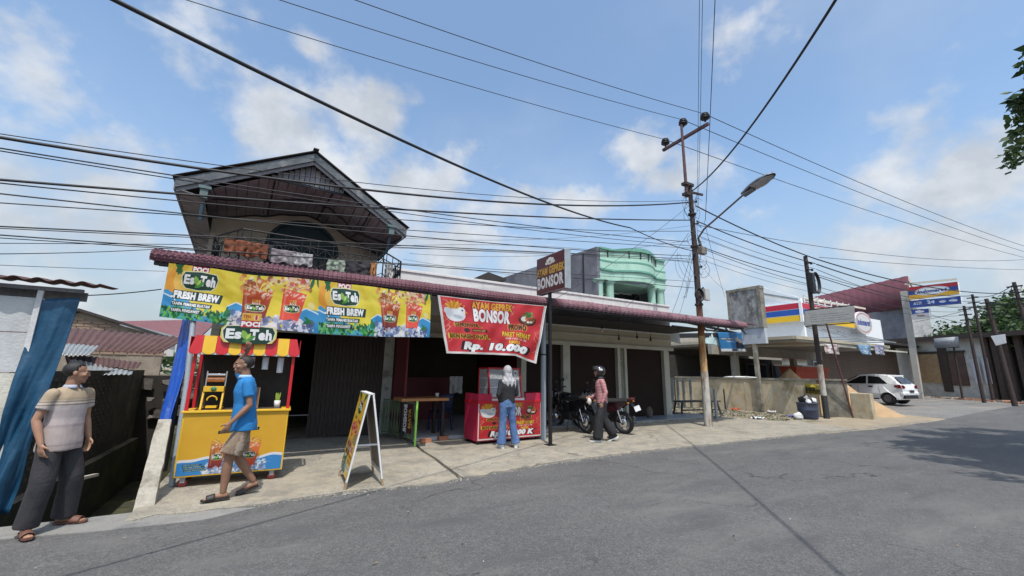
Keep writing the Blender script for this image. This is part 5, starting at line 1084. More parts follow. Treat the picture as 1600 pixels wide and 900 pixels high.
lw = [((-60, 205), (300, 262), (1079, 316), .022, 'thickest top bundle running left from the pole across the gable'),
      ((-60, 200), (300, 253), (1079, 313), .007, 'thin cable just above the thickest bundle over the gable'),
      ((-60, 222), (283, 276), (1076, 378), .010, 'cable entering behind the left eave corner below the thickest bundle'),
      ((-60, 226), (300, 284), (1078, 384), .008, 'twin thin cable a little below the left eave corner'),
      ((-60, 276), (300, 305), (1078, 344), .018, 'second thick bundle crossing the middle of the gable'),
      ((-60, 280), (300, 316), (1078, 361), .009, 'thin cable just under the second thick bundle'),
      ((-60, 296), (297, 335), (1080, 400), .010, 'cable crossing the wavy ceiling toward the pole'),
      ((-60, 313), (297, 337), (1082, 388), .008, 'faint cable meeting its neighbour at the left soffit'),
      ((-60, 351), (300, 368), (1082, 405), .010, 'cable passing over the arched opening'),
      ((-60, 354), (300, 371), (1083, 408), .006, 'hairline cable paired just below the arch cable'),
      ((-60, 363), (300, 389), (1084, 450), .009, 'cable crossing the balcony rail at mid height'),
      ((-60, 368), (300, 391), (1085, 440), .006, 'lower cable of the pair crossing the balcony rail'),
      ((-60, 380), (300, 382), (1084, 410), .005, 'hairline cable at the height of the balcony top rail')]
for i, (a, b, c, r, lab) in enumerate(lw): W3(a, b, c, 7.1+.02*i, 7.95 if c[0] > 1000 else 7.8, r, lab)
for a, b, c, ya, yc, r, lab in [((-80, 397), (150, 394), (262, 388), 9.5, 13, .008, 'cable rising slightly behind the left end of the awning'), ((-80, 411), (120, 419), (258, 424), 9.5, 13, .005, 'hairline cable ending behind the left awning corner'), ((60, 462), (170, 460), (252, 452), 9, 8.2, .009, 'low slack cable between shelter roof and the banner'),
    ((640, 396), (760, 401), (1083, 374), 13, 8.1, .006, 'cable running behind the pole sign to the tall pole'), ((630, 372), (800, 375), (1083, 352), 12, 8.1, .005, 'hairline cable above the pole sign'), ((630, 405), (760, 425), (1040, 432), 12, 18, .005, 'hairline cable low over the white parapet'), ((600, 385), (850, 385), (1085, 412), 9, 8.1, .005, 'hairline cable level with the top of the pole sign')]:
    W3(a, b, c, ya, yc, r, lab)
W3((60, -60), (440, 130), (985, 356), 3.0, 7.0, .016, 'long cable falling diagonally from top left toward the pole'); W3((985, 356), (1030, 376), (1082, 392), 7.0, 7.95, .012, 'end of the long diagonal cable reaching the pole')
yI = [p.y for p in INS]
for (a, b, c, k, lab) in [((200, -29), (640, 108), None, 0, 'lowest of the three power lines left of the crossarm'), ((330, -35), (740, 88), None, 1, 'middle of the three power lines left of the crossarm'), ((430, -45), (800, 93), None, 2, 'highest of the three power lines left of the crossarm')]:
    A = P(*a, Y=yI[k]); Cc = INS[k].copy(); M_ = A.lerp(Cc, .5); M_.z -= .12; wire((A, M_, Cc), .009, lab)
for k, (e, lab) in enumerate((((1640, 412), 'lowest of the three power lines right of the crossarm'), ((1640, 405), 'middle of the three power lines right of the crossarm'), ((1640, 397), 'highest of the three power lines right of the crossarm'))):
    Cc = P(*e, X=52-3*k); A = INS[k].copy(); M_ = A.lerp(Cc, .5); M_.z -= .35; wire((A, M_, Cc), .012, lab, n=40)
# cables crossing the road overhead
wire(((11.40, 7.95, 7.45), (5.35, 1.52, 6.04), (-.8, -4.9, 6.9)), .02, 'thick cable coming from the upper right across the road to the pole', n=40)
for a, c, y, r, lab in [((1093, -20), (1089, 330), 4.2, .006, 'left one of the near vertical cables above the pole'), ((1098, -20), (1091, 325), 4.0, .006, 'middle one of the near vertical cables above the pole'), ((1118, -20), (1102, 345), 4.0, .009, 'right one of the near vertical cables above the pole')]:
    A = P(*a, Y=y); Cc = P(*c, Y=7.95); M_ = A.lerp(Cc, .5); M_.z -= .06; wire((A, M_, Cc), r, lab)
rw = [((1088, 322), (1276, 405), .022, 'upper thick bundle between the two near poles'), ((1088, 345), (1274, 412), .018, 'lower thick bundle between the two near poles'), ((1090, 360), (1274, 420), .008, 'thin cable under the lower bundle, topmost'), ((1090, 368), (1275, 428), .008, 'thin cable ending at the second pole bracket'), ((1092, 384), (1275, 438), .014, 'medium cable reaching the coil on the second pole'), ((1092, 386), (1276, 447), .010, 'cable reaching the middle of the coil'), ((1092, 396), (1277, 449), .006, 'hairline cable into the coil'), ((1095, 372), (1272, 427), .006, 'hairline cable between the bundles and the coil'), ((1094, 405), (1278, 458), .006, 'hairline cable below the coil')]
for a, c, r, lab in rw:
    A = P(*a, Y=8.0); Cc = P(*c, Y=P2.y-.1); M_ = A.lerp(Cc, .5); M_.z -= .10; wire((A, M_, Cc), r, lab)
r3 = [((1276, 405), (1590, 458), T4, .03, 'upper thick bundle beyond the second pole over the maroon roof'), ((1276, 413), (1519, 462), T2, .03, 'lower thick bundle beyond the second pole over the maroon roof'), ((1276, 421), (1506, 478), T1, .015, 'thin cable beyond the second pole, first below the bundles'), ((1276, 429), (1541, 469), T3, .015, 'thin cable beyond the second pole, second below the bundles'), ((1277, 432), (1541, 480), T3, .02, 'medium cable crossing the maroon roof'), ((1278, 448), (1519, 485), T2, .013, 'low thin cable crossing the maroon roof'), ((1278, 455), (1506, 492), T1, .013, 'lowest cable crossing the maroon roof')]
for a, c, T, r, lab in r3:
    A = P(*a, Y=P2.y-.1); Cc = P(*c, X=T.x); M_ = A.lerp(Cc, .5); M_.z -= .45; wire((A, M_, Cc), r*.8, lab, n=30)
for a, b, c, xa, xc, r, lab in [((1092, 352), (1300, 388), (1640, 402), 11.5, 40, .010, 'long sagging cable from the pole to the right edge'), ((1280, 402), (1450, 415), (1640, 422), 20, 50, .012, 'faint long cable behind the poles toward the right edge'), ((1519, 462), (1550, 462), (1584, 444), 43, 36, .02, 'cable dipping between the slim and tallest far poles'), ((1506, 480), (1550, 477), (1584, 474), 40, 36, .02, 'level cable between the far poles'), ((1541, 473), (1575, 475), (1640, 468), 38, 34, .03, 'thick level cable right of the thickest pole'), ((1430, 503), (1460, 497), (1506, 486), 42, 40, .015, 'cable under the small far sign'), ((1425, 480), (1480, 500), (1541, 510), 42, 38, .015, 'cable drooping behind the blue sign'), ((1584, 450), (1600, 456), (1640, 470), 36, 34, .015, 'short cable leaving the tallest pole to the right'), ((1541, 480), (1575, 492), (1640, 500), 38, 34, .015, 'lower cable right of the thickest pole')]:
    A = P(*a, X=xa); Cc = P(*c, X=xc); d = Cc-A; nrm = Vector((d.y, -d.x, 0)); dr = FW+RT*((b[0]-800)/F)-UP*((b[1]-450)/F); o_ = Vector((0, 0, CH)); t = nrm.dot(A-o_)/nrm.dot(dr); B_ = o_+dr*t
    s_ = (B_-A).dot(d)/d.dot(d); k2 = (B_.z-(A.z+(Cc.z-A.z)*s_))/max(.1, 4*s_*(1-s_)); M_ = A.lerp(Cc, .5); M_.z += k2; wire((A, M_, Cc), r, lab, n=30)
for a, c, ya, yc, r, lab in [((1076, 322), (845, 480), 8, 10.2, .006, 'drop cable slanting from the pole to the awning behind the pole sign'), ((1076, 364), (978, 480), 8, 10.2, .006, 'drop cable slanting from the pole past the mint building'), ((1080, 395), (1045, 500), 8, 10.2, .006, 'steep drop cable left of the pole beside the coil'), ((1082, 400), (1062, 490), 8, 9.5, .005, 'steepest hairline drop cable left of the pole'), ((1100, 345), (1133, 465), 8, 11, .006, 'drop cable falling right of the pole to the blank board'), ((1100, 420), (1140, 455), 8, 11.5, .004, 'short hairline cable ending at the blank board')]:
    A = P(*a, Y=ya); Cc = P(*c, Y=yc); M_ = A.lerp(Cc, .5); M_.z -= .15; wire((A, M_, Cc), r, lab)
# loose loops round the pole
mb = MB(); rnd = random.Random(5)
for k in range(22):
    z = zz(300+rnd.random()*120); a0 = rnd.random()*6; rr_ = .12+rnd.random()*.16; dx = (.15 if rnd.random() < .7 else -.2)
    mb.tube([(dx+rr_*math.cos(a0+i*.45), -.08+.1*math.sin(i*.5+k), z+rr_*1.4*math.sin(a0+i*.45)-.03*i) for i in range(11)], .006, 4)
o = mb.build('tangled_wires', wm_, pole); o['kind'] = 'stuff'
mb = MB()
for k in range(4):
    p0 = MP(1060+k*4, 398+k*3)-off; mb.tube([(p0.x-.25*math.sin(i*.7+k), -.05, p0.z-.16*i+.1*math.sin(i*1.3+k)) for i in range(9)], .005, 4)
mb.build('hanging_wire', wm_, pole)['kind'] = 'stuff'
# ================================================================ BENCH, STUB POSTS, BLUE BANNER
bA = P(1040, 640, Y=10.9); bB = P(1097, 648, Z=0.02)
bh = thing('wooden_bench', 'dark plank bench standing between the last shutter and the rusty pole', 'bench', (13.6, 10.6, .05), math.radians(-8))
dkw = mat('dark_bench_wood', (.055, .05, .048), .8, var=.25, bump=.4)
mb = MB(); mb.box((-.25, -.20, .44), (1.75, -.01, .49)); mb.build('seat_plank', dkw, bh); mb = MB(); mb.box((-.25, .01, .445), (1.75, .20, .495)); mb.build('seat_plank', dkw, bh)
for x in (-.15, 1.6):
    for y in (-.16, .16): mb = MB(); mb.bar((x+.1*(1 if x > 0 else -1), y*1.3, 0), (x, y, .44), .06, .06); mb.build('leg', dkw, bh)
mb = MB(); mb.bar((-.15, -.17, .16), (1.65, -.17, .16), .05, .05); mb.build('stretcher', dkw, bh)
for (bx_, by_, ty_, m_, lab) in ((1120, 655, 608, steel, 'thin grey stub pipe standing right of the rusty pole foot'), (1134, 638, 608, darkm, 'short black stub pipe nearer the stained wall')):
    b = P(bx_, by_, Z=0); t = P(bx_-(by_-ty_)*.08, ty_, Y=b.y); mb = MB(); mb.tube([(0, 0, -.02), (0, 0, t.z)], .05, 10); o = mb.build('stub_pipe', m_, loc=(b.x, b.y, 0)); tag(o, lab, 'post')
fg = thing('slatted_gate', 'low slatted metal gate with concrete post between last shutter and stained wall', 'gate', (14.6, 12.6, 0))
gg = mat('grey_gate_metal', (.20, .22, .22), .6, .2, var=.2)
for k, px in enumerate((1043, 1052, 1060, 1069, 1080)):
    p = P(px, 640, Y=12.9); mb = MB(); w_ = .16 if k == 0 else .05; mb.box((p.x-14.6-w_/2, .2, -.1), (p.x-14.6+w_/2, .32, 1.36 if k else 1.42)); mb.build('gate_post', concd if k == 0 else gg, fg)
for z in (.25, 1.2): a = P(1050, 600, Y=12.9).x-14.6; b = P(1082, 600, Y=12.9).x-14.6; mb = MB(); mb.box((a, .24, z), (b, .28, z+.05)); mb.build('gate_rail', gg, fg)
# clump of plants behind gate
# small blue banner + pale one under the truss
u4 = Canvas(420, 340, C('2a86c8')); u4.blobs(20, (0, 0, 420, 340), (40, 90), [C('3a98d8'), C('2078b8')], .4); u4.rect(30, 95, 240, 135, C('142c50')); u4.text('DIJUAL CEPAT', 40, 103, 24, C('ffffff'), w=190, bold=.05); u4.text('TANAH', 110, 145, 22, C('e8f0f8'), w=110, bold=.04)
u4.ell(290, 120, 30, 42, C('c8b8a8')); u4.poly([(255, 280), (262, 170), (290, 150), (330, 170), (350, 280)], C('1a2436')); u4.ell(350, 150, 26, 36, C('b8a090')); u4.poly([(320, 280), (330, 190), (352, 178), (392, 200), (400, 280)], C('28304a')); u4.rect(0, 285, 420, 340, C('e8ecf0')); u4.rect(170, 290, 260, 320, C('203050'))
o = drape('blue_banner', [P(1121, 519, Y=11.6), P(1161, 520, Y=11.6), P(1167, 550, Y=11.6), P(1128, 550, Y=11.6)], mat('blue_banner_print', img=u4.image('blue_banner'), rough=.5, var=0, bump=0), .05, 16, 16, 8); flipv(o); tag(o, 'small blue banner with two figures hanging from the right end of the awning truss', 'banner')
o = drape('pale_banner', [P(1100, 518, Y=11.7), P(1122, 519, Y=11.7), P(1126, 541, Y=11.7), P(1102, 537, Y=11.7)], mat('pale_cyan_sheet', (.50, .64, .66), .5, var=.2, scale=3, dirt=(.2, .4, .3), dscale=3, dlo=.6, dhi=.7), .05, 12, 12, 8); tag(o, 'faded pale cyan banner beside the blue one', 'banner')
o = drape('white_tarp', [P(1044, 512, Y=10.6), P(1059, 511, Y=10.9), P(1064, 537, Y=10.9), P(1046, 534, Y=10.6)], mat('dull_white_tarp', (.42, .42, .40), .7, var=.1), .04, 10, 10, 7); tag(o, 'dull white tarp scrap hanging beside the last beige pillar', 'tarp')
# steel truss carrying the right end
ts = thing('awning_truss', 'dark steel truss carrying the open right end of the maroon awning', 'truss', (13.5, 11.6, 0))
def tq(px, py, Y): return P(px, py, Y=Y)-Vector((13.5, 11.6, 0))
for a, b, w_, nm in [((1058, 500), (1165, 524), .10, 'chord'), ((1050, 509), (1165, 523), .06, 'chord'), ((1095, 508), (1105, 517), .05, 'web'), ((1115, 518), (1126, 508), .05, 'web'), ((1130, 508), (1138, 518), .05, 'web')]:
    mb = MB(); mb.bar(tq(*a, 11.7), tq(*b, 11.7), w_, w_); mb.build(nm, darkm, ts)
mb = MB(); a = P(1165, 522, Y=11.7); mb.bar((a.x-13.5, .1, a.z), (12.9-13.5, -3.9, 3.05), .06, .06); mb.build('strut', darkm, ts)
mb = MB(); b_ = P(1100, 516, Y=11.7); mb.bar((XR-13.5, .15, 3.0), (a.x-13.5, .15, a.z-.02), .14, .2); mb.build('beam', trimb, ts)
xw = P(1150, 600, Y=13).x; mb = MB(); mb.bar((xw-13.5, 1.4, 0), (xw-13.5, 1.4, 2.9), .16, .16); mb.build('pillar', beigel, ts)
# roof sheets past the last shop
mb = MB(); mb.grid(lambda u, v: (12.97+u*(.85+.5*v), 7.56+3.9*v, 3.165-.02*u+.50*v+.01*math.sin(u*90)), 90, 5); o = mb.build('roof_sheet', tilef, aw); o.location = (0, -AY, 0)
# ================================================================ LOW WALL, RUBBISH, SAND
lwm = mat('stained_low_wall', (.50, .41, .27), .9, var=.2, scale=1.2, bump=.5, bscale=25, dirt=(.24, .20, .125), dscale=1.4, dlo=.42, dhi=.68, dirt2=(.46, .42, .33), dstretch=(1, 1, .6))
lw_ = thing('low_wall', 'stained ochre boundary wall with thin coping running back from the rusty pole', 'wall', (18.95, 8.3, 0))
def along(mbf, A, B, o): pass
A_, B_ = Vector((18.95, 8.3, 0)), Vector((18.3, 14.6, 0)); d_ = (B_-A_); L_ = d_.length; ang = math.atan2(d_.y, d_.x)
RW = Matrix.Rotation(ang, 4, 'Z')
def rel(mb, Rm=RW): mb.v = [tuple(Rm @ Vector(v)) for v in mb.v]; return mb
mb = MB(); mb.box((.1, -.15, -.04), (L_, .0, 1.34)); rel(mb).build('wall_face', lwm, lw_)
mb = MB(); mb.box((.08, -.19, 1.34), (L_, .04, 1.42)); rel(mb).build('coping', concd, lw_)
for k in range(1, 5): mb = MB(); mb.box((L_*k/4.6, -.0, -.04), (L_*k/4.6+.14, .014, 1.338)); rel(mb).build('pilaster', lwm, lw_)
C_ = P(1331, 653, Z=0); d2 = C_-A_; R2 = Matrix.Rotation(math.atan2(d2.y, d2.x), 4, 'Z'); l2 = d2.length
mb = MB(); mb.box((-.0, -.0, -.04), (l2, .15, 1.36)); rel(mb, R2).build('end_face', concd, lw_)
mb = MB(); mb.box((-.05, -.04, 1.36), (l2+.03, .2, 1.43)); rel(mb, R2).build('coping', concd, lw_)
D_ = P(1365, 656, Z=0); bk = thing('concrete_block_wall', 'low weathered concrete block holding back the orange sand heap', 'wall', (C_.x+.05, C_.y, 0)); d3 = D_-C_
mb = MB(); mb.box((0, 0, -.04), (d3.length, .22, .93), j=.02); rel(mb, Matrix.Rotation(math.atan2(d3.y, d3.x), 4, 'Z')).build('block', lwm, bk, bevel=.03)
# 102 sign sprayed on plate
s1 = Canvas(300, 170, C('8a7c1a')); s1.poly([(60, 60), (110, 10), (160, 60)], C('e0c820')); s1.text('102', 20, 60, 70, C('1c1c10'), w=120, bold=.07); s1.text('GROSIR', 165, 30, 26, C('2c2a10'), w=115, bold=.05); s1.text('MURAH', 165, 95, 40, C('2c2a10'), w=115, bold=.05); s1.blobs(30, (0, 120, 300, 170), (10, 30), [C('8a7c20'), C('5a5018')], .6)
p = P(1274, 608, X=18.87); mb = MB(); mb.grid(lambda u, v: (p.x+.03*u, p.y+.36-.72*u, p.z+.2-.38*v), 2, 2)
o = flipv(mb.build('number_plate', mat('plate_102_print', img=s1.image('plate_102'), rough=.7, var=.1, bump=0), solid=.01)); tag(o, 'yellow plate with the number 102 on the stained low wall', 'sign')
# sand heap
def heap(name, lab, cx, cy, rx, ry, h, m_, cat, z0=-.02, sd=0, kind=None):
    mb = MB(); n = 30
    def fn(u, v):
        a = u*2*PI; r = v; e = 1+.18*mn.noise(Vector((math.cos(a)*1.5, math.sin(a)*1.5, sd))); z = h*(1-r)**1.15*(1+.15*mn.noise(Vector((math.cos(a)*r*3, math.sin(a)*r*3, sd))))+.03*mn.noise(Vector((math.cos(a)*r*12, math.sin(a)*r*12, sd)))*(1-r)
        return (cx+rx*r*e*math.cos(a), cy+ry*r*e*math.sin(a), z0+z)
    mb.grid(fn, 48, 22); o = mb.build(name, m_); tag(o, lab, cat); 
    if kind: o['kind'] = kind
    return o
heap('sand_heap', 'heap of orange building sand spilling past the concrete block to the road', 21.9, 8.9, 1.75, 2.2, 1.42, sandpile, 'sand heap', sd=2)
heap('sand_heap', 'pale sand heap showing just over the stained wall left of the car', 21.6, 10.6, 2.0, 2.0, 1.9, sandpile, 'sand heap', sd=9)
# rubbish drum with bags
D0 = P(1264, 655, Z=0); tr = thing('rubbish_drum', 'dark blue plastic drum stuffed with rubbish against the low wall', 'bin', (D0.x, D0.y, 0))
mb = MB(); mb.lathe([(.001, 0), (.27, 0), (.30, .1), (.31, .3), (.33, .33), (.31, .36), (.33, .55), (.35, .57), (.33, .59), (.30, .5), (.27, .05)], n=22); mb.build('drum', mat('navy_drum', (.035, .045, .08), .5, var=.25, dirt=(.2, .2, .2), dscale=5, dlo=.6, dhi=.7), tr)
def bag(name, lab, c, r, m_, sd, par=None):
    mb = MB(); mb.ell((0, 0, 0), (r, r*.9, r*.8), 20); mb.v = [tuple(Vector(v)*(1+.35*mn.noise(Vector(v)*5/r*.3+Vector((sd, 0, 0)))+.18*mn.noise(Vector(v)*14/r*.3+Vector((sd, 3, 0))))) for v in mb.v]
    o = mb.build(name, m_, loc=c); tag(o, lab, 'rubbish bag'); return o
bagw = mat('white_plastic_bag', (.68, .69, .68), .35, var=.1, scale=6, bump=.5, bscale=20, alpha=.92); bagb = mat('black_plastic_bag', (.015, .015, .017), .3, var=.1, bump=.5, bscale=20)
bag('rubbish_bag', 'black plastic bag piled on top of the rubbish drum', (D0.x-.05, D0.y, .68), .22, bagb, 1)
bag('rubbish_bag', 'white plastic bag leaning out of the drum on the right', (D0.x+.22, D0.y-.1, .64), .13, bagw, 4); bag('rubbish_bag', 'translucent white bag standing left of the drum', (D0.x-.5, D0.y+.1, .12), .16, bagw, 7); bag('rubbish_bag', 'small pale bag between drum and black bag', (D0.x-.2, D0.y-.15, .62), .1, bagw, 9)
for (px, py, col, lab) in ((1149, 641, (.55, .08, .03), 'crumpled orange red plastic on the verge near the wall foot'), (1184, 655, (.6, .62, .66), 'pale crumpled plastic bag lying on the sandy verge'), (1238, 652, (.08, .10, .35), 'blue and red packaging scrap beside the drum'), (1205, 645, (.6, .6, .58), 'small white scrap in the dry grass')):
    p = P(px, py, Z=0); mb = MB(); mb.grid(lambda u, v: (.35*(u-.5), .3*(v-.5), .05+.09*mn.noise(Vector((u*4, v*4, px)))), 12, 12); o = mb.build('plastic_litter', mat('litter_%d' % px, col, .5, var=.3, scale=8, bump=.3), loc=(p.x, p.y, .0), solid=.003); tag(o, lab, 'litter')
# dry grass, leaves and stones on the verge (uncountable)
mb = MB(); rnd = random.Random(3)
for k in range(1500):
    x = 14.4+rnd.random()*3.1; y = 8.0+rnd.random()**1.3*6; z = .005
    if x < 15.0 and y < 9.2: continue
    s_ = .03+.05*rnd.random(); a = rnd.random()*6.28; mb.add([(x, y, z), (x+s_*math.cos(a), y+s_*math.sin(a), z+.01+rnd.random()*.04), (x+s_*1.4*math.cos(a+.8), y+s_*1.4*math.sin(a+.8), z+rnd.random()*.02), (x+s_*math.cos(a+1.5)*.8, y+s_*math.sin(a+1.5)*.8, z+.012)], [(0, 1, 2, 3)], rnd.randrange(3))
o = mb.build('dry_leaves', [mat('dry_leaf', (.20, .15, .08), .9, var=.2), mat('green_weed', (.12, .15, .05), .9, var=.2), mat('pale_scrap', (.3, .28, .24), .9, var=.2)]); o['kind'] = 'stuff'; tag(o, 'dry leaves and weeds scattered over the verge by the wall', 'leaf litter')
mb = MB()
for k in range(3600):
    u = rnd.random(); x = -1+u*22; y = road_edge(x)+(rnd.random()-.35)*.5*rnd.random()+.0; s_ = .004+.013*rnd.random()**3
    mb.add([(x-s_, y, .0), (x, y-s_, .0), (x+s_, y, .0), (x, y+s_, .0), (x+s_*.3, y, s_*.45+.012)], [(0, 1, 4), (1, 2, 4), (2, 3, 4), (3, 0, 4)], 0)
o = mb.build('gravel', mat('grey_gravel', (.26, .25, .23), .9, var=.3)); o['kind'] = 'stuff'; tag(o, 'fine gravel strewn along the edge of the road', 'gravel')
mb = MB()
for k in range(420):
    x = rnd.uniform(-3, 16); y = rnd.uniform(1.5, 5.8) if rnd.random() < .5 else road_edge(x)-rnd.random()**2*1.2; s_ = rnd.uniform(.006, .02); a = rnd.random()*6.28
    mb.add([(x, y, .004), (x+s_*math.cos(a), y+s_*math.sin(a), .007), (x+s_*1.2*math.cos(a+.9), y+s_*1.2*math.sin(a+.9), .012), (x+s_*.7*math.cos(a+1.7), y+s_*.7*math.sin(a+1.7), .006)], [(0, 1, 2, 3)], rnd.randrange(3))
o = mb.build('road_litter', [MT['dry_leaf'], MT['grey_gravel'], mat('dark_speck', (.03, .028, .025), .9)]); o['kind'] = 'stuff'; tag(o, 'small dead leaves and grit scattered over the asphalt', 'litter')
st = P(1015, 657, Z=.0); mb = MB(); mb.ell((0, 0, .17), (.13, .12, .19), 14); mb.v = [tuple(Vector(v)*(1+.12*mn.noise(Vector(v)*8))) for v in mb.v]; o = mb.build('stone', mat('dark_stone', (.10, .085, .065), .9, var=.3, bump=.5), loc=(st.x, 9.95, .085)); tag(o, 'dark round stone standing on the blue grey terrace tiles', 'stone')
# ================================================================ MINT GREEN HOUSE
GY = 19.; gh = thing('mint_house', 'mint green upper facade with columns and curved balcony parapet, bare grey side wall', 'house', (0, 0, 0))
gp_ = lambda x, y: P(x, y, Y=GY)
X0, X1 = gp_(938, 420).x, gp_(1038, 430).x; zT = gp_(938, 386).z; zt2 = gp_(938, 407).z; zb1 = gp_(938, 420).z; zc1 = gp_(938, 433).z; zc0 = 4.2
def bow(x, dep=.8): u = (x-X0)/(X1-X0); return -dep*max(0, math.sin((u-.18)/.66*PI)) if .18 < u < .84 else 0
def band(z0, z1, off, m_, name, hump=0, cut=0):
    mb = MB(); n = 36
    xs_ = [X0-.05+(X1-X0+.1)*i/n for i in range(n+1)]
    f = []
    for x in xs_: u = (x-X0)/(X1-X0); h = hump*(max(0, math.sin((u-.18)/.66*PI)) if .18 < u < .84 else 0)
    vs = []
    for x in xs_:
        u = (x-X0)/(X1-X0); h = hump*max(0, math.sin((u-.18)/.66*PI)) if .18 < u < .84 else 0
        y = GY+bow(x)-off; vs += [(x, y, z0), (x, y, z1+h), (x, GY+.3+bow(x)*1.0, z1+h), (x, GY+.3+bow(x), z0)]
    mb.add(vs, [(4*i+a, 4*i+b, 4*i+4+b, 4*i+4+a) for i in range(n) for a, b in ((0, 1), (1, 2), (2, 3), (3, 0))]); mb.add(vs[:4], [(0, 1, 2, 3)]); mb.add(vs[-4:], [(3, 2, 1, 0)])
    return mb.build(name, m_, gh)
band(zt2+.12, zT-.12, 0, mint, 'parapet', .12); band(zT-.12, zT, .12, mintd, 'coping', .13); band(zb1+.05, zt2+.12, .06, mint, 'frieze'); band(zt2-.02, zt2+.08, .08, mintd, 'moulding'); band(zc1-.1, zb1+.05, .02, mint, 'beam'); band(zb1-.06, zb1+.06, .12, mintd, 'cornice')
for u in (.11, .18, .34, .47, .60, .69, .80, .86): x = X0+(X1-X0)*u; mb = MB(); yb = GY+bow(x); mb.box((x-.06, yb-.012, zt2+.32), (x+.06, yb+.02, zt2+.85)); mb.build('slot', darkin, gh)
for px in (939, 956, 1021, 1034):
    x = gp_(px, 450).x; r_ = .26; mb = MB(); mb.lathe([(r_*1.45, zc1-.1), (r_*1.45, zc1-.2), (r_*1.1, zc1-.3), (r_, zc1-.4), (r_*1.05, zc0+.2), (r_*1.3, zc0)], (x, GY-.1+.3+(bow(x) if px in (956, 1021) else 0)*.0, 0), 18); mb.build('column', mint, gh)
mb = MB(); mb.box((X0+.3, GY+2.2, 3), (X1-.3, GY+2.4, zb1)); mb.build('rear_wall', mintd, gh)
mb = MB(); mb.box((X0-.1, GY+.25, zc1-.15), (X1, GY+2.3, zc1-.05)); mb.build('balcony_ceiling', mint, gh)
for px, w_ in ((928, 17), (955, 14), (966, 21), (985, 14), (1000, 12)):
    p = P(px, 462, Y=GY+2.2); q_ = P(px+w_, 462, Y=GY+2.2); fr = MB(); fr.box((p.x, GY+2.12, 5.0), (q_.x, GY+2.19, p.z+.25)); fr = fr.build('window', whitep, gh); mb = MB(); mb.box((p.x+.1, GY+2.10, 5.1), (q_.x-.1, GY+2.118, p.z+.13)); mb.build('pane', glass, fr)
# grey side wall
e1 = P(938, 386, X=X0); e0 = P(782, 437, X=X0-.0)
mb = MB(); mb.prism([(X0-.01, GY+.0, 3), (X0-.01, GY, zT-.02), (X0-.01, e0.y, P(782, 437, X=X0).z), (X0-.01, e0.y, 3)], (-.25, 0, 0)); mb.build('side_wall', greyw, gh)
mb = MB(); mb.prism([(X1, GY+.1, 3), (X1, GY+.1, zT-.3), (X1, GY+12, zT-.3), (X1, GY+12, 3)], (-.2, 0, 0)); mb.build('side_wall', greyw, gh)
mb = MB(); mb.box((X0-.3, GY+2.4, 3), (X1, GY+12, 3.3)); mb.build('floor_slab', greyw, gh)
mb = MB(); mb.box((X0-.2, GY-.3, 0), (X1, GY+12, 2.99)); mb.build('ground_storey', greyw, gh)
mb = MB(); pl = P(912, 420, X=X0-.26); mb.tube([(X0-.30, pl.y, 3), (X0-.30, pl.y, P(912, 396, X=X0-.26).z)], .05, 8); mb.build('downpipe', darkm, gh)
# ================================================================ BLANK CONCRETE BILLBOARD
bX = 18.5; bbd = thing('concrete_billboard', 'blank weathered grey concrete billboard standing behind the end of the awning', 'billboard', (bX, 10.8, 0))
q0, q1 = P(1135, 454, X=bX), P(1186, 447, X=bX); zb_ = P(1190, 531, X=bX).z
mb = MB(); mb.box((0, q1.y-10.8, 3.6), (.28, q0.y-10.8, (q0.z+q1.z)/2)); mb.build('panel', mat('dark_weathered_concrete', (.22, .22, .22), .9, var=.25, scale=2, bump=.5, dirt=(.09, .085, .08), dscale=1.6, dlo=.45, dhi=.65, dirt2=(.34, .34, .34), dstretch=(1, 1, .7)), bbd)
for y0, y1, z0, z1 in ((q1.y-10.83, q0.y-10.77, (q0.z+q1.z)/2-.12, (q0.z+q1.z)/2+.01), (q1.y-10.8-.01, q1.y-10.8+.13, 3.6, (q0.z+q1.z)/2-.121), (q0.y-10.8-.13, q0.y-10.8+.01, 3.6, (q0.z+q1.z)/2-.121)): mb = MB(); mb.box((-.03, y0, z0), (.3, y1, z1)); mb.build('frame', concd, bbd)
mb = MB(); mb.box((.05, q1.y-10.8, 2.9), (.25, q0.y-10.8-.5, 3.6)); mb.build('lower_panel', mat('pale_blue_grey_panel', (.42, .45, .5), .8, var=.15), bbd)
mb = MB(); mb.box((.05, q1.y-10.35, 0), (.2, q1.y-10.2, 2.9)); mb.build('post', concd, bbd)
# ================================================================ CARPORT HOUSE BEHIND THE WALL
HY = 13.2
def hq(px, py, Y=HY): return P(px, py, Y=Y)
ch_ = thing('carport_house', 'grey beige single storey house with deep open carport behind the stained wall', 'house', (22, HY, 0))
def cp(mb, name, m_): mb.v = [(x-22, y-HY, z) for x, y, z in mb.v]; return mb.build(name, m_, ch_)
xl, xr = hq(1155, 540).x, hq(1272, 545).x
mb = MB(); mb.box((16.0, HY+4, 0), (34, HY+4.2, 4)); cp(mb, 'back_wall', mat('grey_beige_wall', (.30, .28, .24), .9, var=.15))
mb = MB(); mb.box((19.8, HY-3.85, 3.02), (29.6, HY+4, 3.12)); cp(mb, 'roof_slab', mat('grey_beige_wall', (.3, .28, .24)))
mb = MB(); mb.box((19.75, HY-3.9, 3.12), (29.7, HY-3.8, 3.26)); mb.box((19.7, HY-3.8, 3.12), (19.8, HY+4, 3.26)); cp(mb, 'roof_kerb', beige)
mb = MB(); mb.box((19.2, HY-.2, 2.55), (30.5, HY+.0, 3.149)); cp(mb, 'fascia', mat('grey_beige_wall', (.3, .28, .24)))
